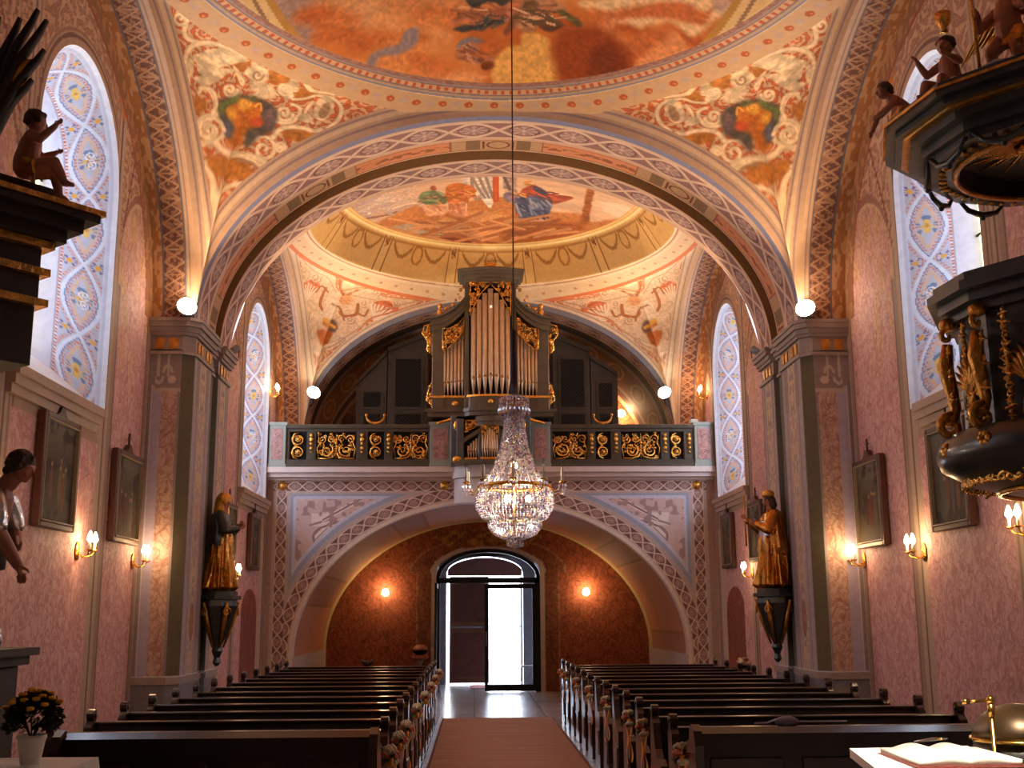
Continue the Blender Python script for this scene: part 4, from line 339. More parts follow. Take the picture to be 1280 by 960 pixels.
FRES2=[('f',(212,172,140),0.1,[(-2.241,-3.397),(-1.36,0.313),(-1.245,1.143),(-2.1,1.398),(-2.484,1.043),(-2.237,-3.397)]),('f',(190,160,150),0.1,[(-2.16,-3.397),(-1.758,-3.397),(-2.051,0.788),(-2.491,0.608)]),('f',(198,124,70),0.05,[(-2.36,1.393),(-2.1,1.398),(-1.399,1.088),(-0.942,1.573),(-0.195,1.013),(0.539,1.023),(0.981,1.398),(1.61,1.268),(1.893,1.463),(2.607,0.843),(2.451,1.253),(1.887,1.968),(0.599,2.589),(-0.634,2.574),(-1.72,2.098)]),('f',(182,158,124),0.06,[(-1.965,1.713),(-1.588,1.673),(-0.787,1.843),(-0.409,2.118),(-0.906,2.273),(-1.61,2.068)]),('f',(132,64,44),0.04,[(-1.667,2.108),(-1.339,2.083),(-0.631,2.343),(0.037,2.509),(0.263,2.584),(-0.634,2.574),(-1.457,2.288)]),('f',(170,90,46),0.08,[(0.248,1.988),(1.11,1.753),(1.748,1.628),(1.462,2.113),(0.596,2.504),(0.259,2.434)]),('f',(214,150,92),0.06,[(-1.055,1.738),(-0.192,1.523),(0.572,1.863),(-0.189,2.038),(-0.789,1.933)]),('f',(228,206,186),0.02,[(-0.522,-3.397),(-0.058,-3.397),(0.047,1.098),(-0.195,1.078),(-0.403,0.693),(-0.515,0.568)]),('l',(150,128,112),0.035,[(-0.445,-3.397),(-0.351,0.678),(-0.195,1.058)]),('l',(150,128,112),0.035,[(-0.356,0.203),(-0.248,0.683),(-0.121,1.058)]),('l',(150,128,112),0.035,[(-0.235,0.213),(-0.145,0.688),(-0.048,1.058)]),('l',(150,128,112),0.035,[(-0.114,0.218),(-0.042,0.688),(0.026,1.058)]),('f',(186,152,132),0.02,[(0.032,-3.397),(0.236,-3.397),(0.448,0.813),(0.216,0.678)]),('l',(110,90,84),0.04,[(0.204,0.208),(0.321,0.728)]),('l',(196,88,48),0.07,[(-0.029,-3.397),(0.08,1.143)]),('f',(120,128,86),0.02,[(-1.308,0.798),(-1.234,0.643),(-1.02,0.668),(-0.82,0.893),(-0.837,1.198),(-1.116,1.203),(-1.282,1.023)]),('f',(170,92,60),0.02,[(-0.991,0.558),(-0.998,0.608),(-1.014,0.643),(-1.038,0.658),(-1.063,0.653),(-1.084,0.623),(-1.098,0.578),(-1.102,0.528),(-1.094,0.478),(-1.077,0.443),(-1.055,0.428),(-1.03,0.433),(-1.009,0.463),(-0.994,0.508)]),('f',(222,156,112),0.02,[(-1.245,1.143),(-0.828,1.248),(-0.888,1.538),(-1.197,1.513)]),('f',(210,134,90),0.02,[(-0.92,0.783),(-0.665,0.968),(-0.771,1.073)]),('f',(208,118,56),0.02,[(-0.824,0.623),(-0.606,0.433),(-0.274,0.728),(-0.405,1.103),(-0.448,1.308),(-0.775,1.238)]),('f',(222,150,110),0.02,[(-0.589,1.138),(-0.448,1.258),(-0.472,1.678),(-0.568,1.638)]),('f',(222,150,110),0.02,[(-0.773,1.158),(-0.669,1.228),(-0.684,1.473),(-0.769,1.483)]),('f',(176,84,56),0.02,[(0.519,0.778),(0.732,0.463),(0.994,0.738),(1.405,0.703),(1.426,0.828),(1.072,1.148),(0.85,0.953),(0.563,1.093)]),('f',(92,98,124),0.02,[(0.436,1.073),(0.744,0.913),(1.017,0.948),(1.112,1.278),(0.943,1.683),(0.567,1.748),(0.451,1.498)]),('f',(84,74,92),0.02,[(0.736,0.553),(0.957,0.633),(1.099,1.078),(0.876,1.033)]),('f',(150,150,160),0.02,[(0.678,1.313),(0.674,1.373),(0.659,1.423),(0.635,1.458),(0.606,1.463),(0.58,1.438),(0.56,1.393),(0.551,1.333),(0.555,1.273),(0.571,1.218),(0.595,1.188),(0.623,1.183),(0.649,1.203),(0.669,1.253)]),('f',(214,150,84),0.02,[(0.698,0.398),(0.693,0.453),(0.676,0.503),(0.649,0.533),(0.617,0.543),(0.587,0.523),(0.566,0.483),(0.556,0.428),(0.561,0.368),(0.579,0.318),(0.606,0.288),(0.637,0.278),(0.666,0.298),(0.688,0.343)]),('f',(140,120,130),0.02,[(0.221,0.898),(0.427,0.823),(0.489,1.083),(0.282,1.193)]),('f',(222,164,130),0.02,[(0.513,1.728),(0.995,1.638),(0.973,1.738),(0.57,1.823)]),('f',(166,94,50),0.02,[(1.675,0.283),(1.784,0.268),(1.804,0.873),(1.803,1.523),(1.648,1.593),(1.685,0.933)]),('l',(200,160,130),0.04,[(-2.275,1.008),(-2.046,1.118)]),('l',(240,220,200),0.04,[(-2.219,0.728),(-2.213,1.003)]),('l',(150,92,62),0.03,[(-2.537,1.078),(-1.877,1.223),(-1.554,1.053),(-1.279,0.963)]),('l',(108,92,70),0.03,[(-0.97,1.078),(-0.929,1.138),(-0.886,1.168)]),('l',(108,92,70),0.03,[(-1.233,0.908),(-1.174,0.918),(-1.115,0.933)]),('l',(150,158,112),0.03,[(-1.123,0.883),(-1.054,0.933),(-0.984,0.968)]),('l',(96,104,70),0.03,[(-1.037,1.033),(-0.97,1.053),(-0.902,1.018)]),('l',(150,158,112),0.03,[(-1.153,0.958),(-1.121,0.998),(-1.087,0.998)]),('l',(108,92,70),0.03,[(-0.98,0.878),(-0.913,0.938),(-0.843,0.933)]),('l',(96,104,70),0.03,[(-1.006,0.793),(-0.938,0.878),(-0.869,1.003)]),('l',(108,92,70),0.03,[(-0.907,0.973),(-0.856,0.973),(-0.806,0.973)]),('l',(108,92,70),0.03,[(-1.07,0.878),(-0.986,0.928),(-0.901,0.928)]),('l',(108,92,70),0.03,[(-1.256,0.883),(-1.21,0.873),(-1.166,0.878)]),('l',(200,130,90),0.03,[(-1.052,1.028),(-0.988,1.068),(-0.925,1.158)]),('l',(200,130,90),0.03,[(-1.159,0.858),(-1.082,0.873),(-1.004,0.883)]),('l',(108,92,70),0.03,[(-1.1,0.863),(-1.023,0.958),(-0.944,1.033)]),('l',(150,158,112),0.03,[(-1.057,1.033),(-1.013,1.023),(-0.97,1.023)]),('l',(96,104,70),0.03,[(-1.25,1.038),(-1.169,1.068),(-1.088,1.113)]),('l',(150,158,112),0.03,[(-0.967,0.703),(-0.919,0.788),(-0.869,0.863)]),('l',(222,160,120),0.03,[(-0.961,1.363),(-0.926,1.393),(-0.89,1.398)]),('l',(230,176,134),0.03,[(-1.22,1.213),(-1.17,1.308),(-1.12,1.378)]),('l',(230,176,134),0.03,[(-1.015,1.288),(-0.962,1.428),(-0.907,1.513)]),('l',(222,160,120),0.03,[(-1.275,1.278),(-1.244,1.298),(-1.214,1.338)]),('l',(222,160,120),0.03,[(-1.009,1.278),(-0.94,1.363),(-0.871,1.438)]),('l',(230,176,134),0.03,[(-1.155,1.338),(-1.12,1.368),(-1.085,1.413)]),('l',(186,110,76),0.03,[(-1.299,1.218),(-1.269,1.328),(-1.238,1.403)]),('l',(186,110,76),0.03,[(-1.007,1.268),(-0.971,1.323),(-0.936,1.413)]),('l',(176,90,46),0.03,[(-0.625,1.098),(-0.549,1.113),(-0.473,1.113)]),('l',(214,128,84),0.03,[(-0.475,0.833),(-0.427,0.858),(-0.378,0.873)]),('l',(226,150,84),0.03,[(-0.743,0.808),(-0.696,0.883),(-0.649,0.908)]),('l',(176,90,46),0.03,[(-0.805,0.833),(-0.765,0.848),(-0.726,0.888)]),('l',(214,128,84),0.03,[(-0.418,0.978),(-0.335,1.013),(-0.253,1.018)]),('l',(226,150,84),0.03,[(-0.495,0.818),(-0.434,0.898),(-0.373,0.923)]),('l',(214,128,84),0.03,[(-0.596,0.993),(-0.499,0.998),(-0.402,0.968)]),('l',(214,128,84),0.03,[(-0.536,0.753),(-0.468,0.823),(-0.401,0.878)]),('l',(226,150,84),0.03,[(-0.478,0.738),(-0.396,0.843),(-0.314,0.918)]),('l',(226,150,84),0.03,[(-0.686,1.053),(-0.642,1.083),(-0.599,1.093)]),('l',(214,128,84),0.03,[(-0.514,0.953),(-0.447,0.908),(-0.381,0.913)]),('l',(214,128,84),0.03,[(-0.568,0.803),(-0.514,0.813),(-0.459,0.773)]),('l',(150,78,50),0.03,[(-0.461,1.038),(-0.381,1.003),(-0.301,0.963)]),('l',(176,90,46),0.03,[(-0.497,0.888),(-0.457,0.858),(-0.418,0.878)]),('l',(150,78,50),0.03,[(-0.648,0.913),(-0.585,0.883),(-0.523,0.893)]),('l',(214,128,84),0.03,[(-0.437,1.013),(-0.339,1.008),(-0.241,1.013)]),('l',(176,90,46),0.03,[(-0.536,0.758),(-0.463,0.838),(-0.39,0.903)]),('l',(226,150,84),0.03,[(-0.488,0.868),(-0.405,0.913),(-0.323,0.898)]),('l',(226,164,124),0.03,[(-0.626,1.398),(-0.615,1.428),(-0.604,1.518)]),('l',(190,112,76),0.03,[(-0.695,1.308),(-0.7,1.353),(-0.704,1.418)]),('l',(190,112,76),0.03,[(-0.629,1.338),(-0.598,1.473),(-0.565,1.568)]),('l',(190,112,76),0.03,[(-0.598,1.388),(-0.588,1.478),(-0.58,1.613)]),('l',(190,112,76),0.03,[(-0.737,1.223),(-0.729,1.278),(-0.721,1.358)]),('l',(226,164,124),0.03,[(-0.462,1.243),(-0.468,1.388),(-0.474,1.483)]),('l',(190,112,76),0.03,[(-0.765,1.203),(-0.767,1.298),(-0.77,1.393)]),('l',(226,164,124),0.03,[(-0.664,1.453),(-0.647,1.498),(-0.63,1.588)]),('l',(68,72,96),0.035,[(0.539,0.918),(0.598,1.143),(0.655,1.323)]),('l',(84,84,108),0.035,[(0.75,1.088),(0.802,1.133),(0.854,1.183)]),('l',(122,126,146),0.035,[(0.775,1.458),(0.805,1.518),(0.836,1.588)]),('l',(68,72,96),0.035,[(0.841,1.423),(0.919,1.523),(1.0,1.663)]),('l',(122,126,146),0.035,[(0.617,1.148),(0.721,1.253),(0.823,1.318)]),('l',(122,126,146),0.035,[(0.827,1.173),(0.888,1.243),(0.948,1.303)]),('l',(150,148,156),0.035,[(0.692,1.003),(0.731,1.168),(0.77,1.353)]),('l',(84,84,108),0.035,[(0.682,1.343),(0.727,1.413),(0.77,1.438)]),('l',(84,84,108),0.035,[(0.563,1.113),(0.592,1.218),(0.619,1.278)]),('l',(68,72,96),0.035,[(0.568,1.203),(0.637,1.323),(0.708,1.473)]),('l',(150,148,156),0.035,[(0.993,1.003),(1.053,1.088),(1.113,1.188)]),('l',(122,126,146),0.035,[(0.718,1.233),(0.771,1.263),(0.826,1.333)]),('l',(84,84,108),0.035,[(0.749,1.478),(0.811,1.603),(0.872,1.693)]),('l',(68,72,96),0.035,[(0.94,1.243),(0.998,1.418),(1.056,1.598)]),('l',(122,126,146),0.035,[(0.854,1.143),(0.905,1.233),(0.956,1.343)]),('l',(122,126,146),0.035,[(0.914,1.053),(0.971,1.153),(1.026,1.213)]),('l',(68,72,96),0.035,[(0.539,1.018),(0.603,1.093),(0.669,1.218)]),('l',(84,84,108),0.035,[(0.454,1.048),(0.546,1.158),(0.638,1.223)]),('l',(68,72,96),0.035,[(0.512,1.278),(0.617,1.398),(0.721,1.473)]),('l',(122,126,146),0.035,[(0.702,1.258),(0.735,1.423),(0.767,1.568)]),('l',(150,148,156),0.035,[(0.761,1.123),(0.802,1.188),(0.845,1.273)]),('l',(150,148,156),0.035,[(0.446,1.233),(0.501,1.468),(0.554,1.638)]),('l',(206,96,62),0.03,[(0.998,0.683),(1.063,0.668),(1.131,0.698)]),('l',(206,96,62),0.03,[(0.67,0.793),(0.737,0.818),(0.807,0.878)]),('l',(120,70,70),0.03,[(0.986,0.703),(1.071,0.673),(1.161,0.698)]),('l',(120,70,70),0.03,[(0.674,0.798),(0.769,0.868),(0.863,0.913)]),('l',(150,62,44),0.03,[(0.98,0.813),(1.084,0.748),(1.188,0.688)]),('l',(206,96,62),0.03,[(1.031,0.823),(1.099,0.853),(1.166,0.868)]),('l',(206,96,62),0.03,[(0.961,0.948),(1.08,0.938),(1.199,0.918)]),('l',(206,96,62),0.03,[(0.727,0.703),(0.843,0.798),(0.958,0.873)]),('l',(120,70,70),0.03,[(0.956,0.938),(1.014,0.958),(1.068,0.928)]),('l',(206,96,62),0.03,[(0.847,0.833),(0.916,0.853),(0.986,0.893)]),('l',(90,80,96),0.03,[(0.493,0.933),(0.513,0.938),(0.536,0.998)]),('l',(226,170,90),0.03,[(0.379,0.848),(0.404,0.838),(0.43,0.883)]),('l',(206,100,60),0.03,[(0.595,0.913),(0.616,0.963),(0.636,0.993)]),('l',(206,100,60),0.03,[(0.488,0.878),(0.508,0.878),(0.53,0.938)]),('l',(226,170,90),0.03,[(0.552,0.838),(0.579,0.858),(0.606,0.868)]),('l',(206,100,60),0.03,[(0.491,0.848),(0.517,0.888),(0.543,0.918)]),('l',(226,170,90),0.03,[(0.514,0.893),(0.563,0.943),(0.61,0.953)]),('l',(206,100,60),0.03,[(0.361,0.938),(0.391,0.983),(0.421,0.998)]),('l',(214,146,92),0.05,[(-0.61,2.629),(-0.035,2.404),(0.527,2.108)]),('l',(160,96,58),0.05,[(-0.135,1.978),(0.148,1.933),(0.429,1.878)]),('l',(176,104,60),0.05,[(-1.26,1.833),(-0.97,2.053),(-0.672,2.223)]),('l',(214,146,92),0.05,[(-1.338,1.763),(-0.668,1.898),(0.011,1.908)]),('l',(214,146,92),0.05,[(0.377,2.363),(1.02,2.173),(1.643,1.878)]),('l',(176,104,60),0.05,[(-1.623,2.068),(-1.066,2.228),(-0.499,2.313)]),('l',(176,104,60),0.05,[(-0.539,1.863),(-0.079,2.158),(0.393,2.434)]),('l',(196,132,84),0.05,[(-0.052,1.933),(0.419,1.978),(0.888,1.943)]),('l',(196,132,84),0.05,[(-1.335,1.923),(-0.834,2.118),(-0.324,2.238)]),('l',(176,104,60),0.05,[(0.888,1.948),(1.242,1.853),(1.591,1.748)]),('l',(176,104,60),0.05,[(-1.231,1.943),(-0.602,2.318),(0.049,2.614)]),('l',(196,132,84),0.05,[(0.152,2.153),(0.428,2.018),(0.702,1.883)]),('l',(176,104,60),0.05,[(0.116,2.073),(0.545,1.868),(0.96,1.563)]),('l',(214,146,92),0.05,[(-0.497,1.868),(-0.179,2.078),(0.146,2.308)]),('l',(176,104,60),0.05,[(-0.669,2.128),(-0.216,1.948),(0.23,1.758)]),('l',(214,146,92),0.05,[(-1.548,1.978),(-1.261,1.873),(-0.976,1.798)]),('l',(160,96,58),0.05,[(-1.419,1.678),(-1.09,1.793),(-0.755,1.863)]),('l',(160,96,58),0.05,[(-0.267,2.323),(0.044,2.133),(0.349,1.898)]),('l',(160,96,58),0.05,[(-0.092,2.328),(0.343,2.203),(0.773,2.063)]),('l',(176,104,60),0.05,[(-0.7,1.678),(-0.133,2.088),(0.452,2.439)]),('l',(160,96,58),0.05,[(0.282,2.373),(0.789,2.038),(1.274,1.593)]),('l',(176,104,60),0.05,[(-0.618,2.233),(-0.049,1.978),(0.505,1.613)]),('l',(196,132,84),0.05,[(-1.204,1.673),(-0.725,2.073),(-0.228,2.409)]),('l',(214,146,92),0.05,[(-0.368,2.318),(-0.016,2.158),(0.329,1.948)]),('l',(214,146,92),0.05,[(-0.906,2.113),(-0.442,2.118),(0.023,2.028)]),('l',(176,104,60),0.05,[(-0.812,1.608),(-0.311,1.888),(0.203,2.118)]),('l',(196,132,84),0.05,[(-1.601,2.158),(-1.211,2.143),(-0.818,2.043)]),('l',(196,132,84),0.05,[(-0.712,1.538),(-0.375,1.798),(-0.03,2.068)]),('l',(196,132,84),0.05,[(-2.154,1.493),(-1.614,1.983),(-1.043,2.383)]),('l',(214,146,92),0.05,[(-1.884,1.353),(-1.521,1.648),(-1.145,1.938)]),('l',(196,132,84),0.05,[(-1.875,1.788),(-1.503,2.113),(-1.118,2.404)]),('l',(196,132,84),0.05,[(-2.122,1.728),(-1.573,2.088),(-0.997,2.243)]),('l',(214,146,92),0.05,[(-1.553,1.823),(-1.071,1.898),(-0.584,1.948)]),('l',(214,146,92),0.05,[(0.624,2.328),(1.071,2.113),(1.504,1.833)]),('l',(196,132,84),0.05,[(-0.123,2.053),(0.504,1.813),(1.112,1.498)]),('l',(160,96,58),0.05,[(-0.192,2.143),(0.509,1.968),(1.194,1.708)]),('l',(214,146,92),0.05,[(-0.212,1.723),(0.209,1.933),(0.636,2.063)]),('l',(214,146,92),0.05,[(-2.023,1.568),(-1.366,2.108),(-0.671,2.494)]),('l',(160,96,58),0.05,[(0.277,2.218),(0.588,2.258),(0.9,2.283)]),('l',(196,132,84),0.05,[(-1.033,1.868),(-0.71,1.978),(-0.384,2.023)]),('l',(176,104,60),0.05,[(-1.468,2.188),(-0.821,1.948),(-0.186,1.578)]),('l',(196,132,84),0.05,[(-1.922,1.688),(-1.376,2.128),(-0.804,2.509)]),('l',(196,132,84),0.05,[(-1.007,2.108),(-0.369,1.813),(0.253,1.413)]),('l',(214,146,92),0.05,[(0.066,2.624),(0.645,2.298),(1.205,1.928)]),('l',(214,146,92),0.05,[(-0.747,2.469),(-0.148,2.298),(0.439,1.993)]),('l',(196,132,84),0.05,[(0.843,2.283),(1.169,2.053),(1.488,1.818)]),('l',(206,176,154),0.05,[(-2.536,0.653),(-2.34,0.648),(-2.145,0.658)]),('l',(190,156,140),0.05,[(-2.161,-3.397),(-2.434,0.583),(-2.233,0.688)]),('l',(206,176,154),0.05,[(-2.558,0.723),(-2.382,0.808),(-2.207,0.928)]),('l',(206,176,154),0.05,[(-2.095,0.658),(-1.903,0.928),(-1.7,1.143)]),('l',(190,156,140),0.05,[(-2.522,0.818),(-2.402,0.798),(-2.284,0.808)]),('l',(228,192,160),0.05,[(-1.733,-3.397),(-1.887,0.448),(-1.697,0.668)]),('l',(206,176,154),0.05,[(-1.772,-3.397),(-1.967,0.703),(-1.783,0.908)]),('l',(206,176,154),0.05,[(-2.131,0.713),(-1.951,0.758),(-1.766,0.738)]),('l',(228,192,160),0.05,[(-1.787,1.038),(-1.584,0.998),(-1.383,1.003)]),('l',(228,192,160),0.05,[(-1.827,1.133),(-1.735,1.103),(-1.642,1.068)]),('l',(190,156,140),0.05,[(-2.209,0.878),(-2.023,0.893),(-1.836,0.888)]),('l',(190,156,140),0.05,[(-1.961,1.053),(-1.883,1.173),(-1.802,1.268)]),('l',(206,176,154),0.05,[(-1.909,0.483),(-1.758,0.613),(-1.606,0.778)]),('l',(206,176,154),0.05,[(-1.928,-3.397),(-1.798,-3.397),(-1.667,-3.397)]),('l',(228,192,160),0.05,[(-1.997,0.538),(-1.825,0.628),(-1.653,0.763)]),('l',(190,156,140),0.05,[(-1.931,0.743),(-1.823,0.758),(-1.712,0.743)]),('l',(206,176,154),0.05,[(-2.45,0.848),(-2.355,0.823),(-2.262,0.803)]),('l',(206,176,154),0.05,[(-2.206,0.763),(-2.112,0.813),(-2.022,0.918)]),('l',(206,176,154),0.05,[(-1.749,-3.397),(-1.932,0.458),(-1.756,0.548)]),('l',(190,156,140),0.05,[(-1.862,1.153),(-1.673,1.103),(-1.486,1.063)]),('l',(228,192,160),0.05,[(-1.949,0.618),(-1.846,0.673),(-1.747,0.788)]),('l',(206,176,154),0.05,[(-1.702,0.868),(-1.596,0.878),(-1.489,0.873)]),('l',(190,156,140),0.05,[(-2.086,0.843),(-1.949,0.818),(-1.815,0.848)]),('l',(206,176,154),0.05,[(-2.077,0.568),(-1.961,0.648),(-1.842,0.693)])]
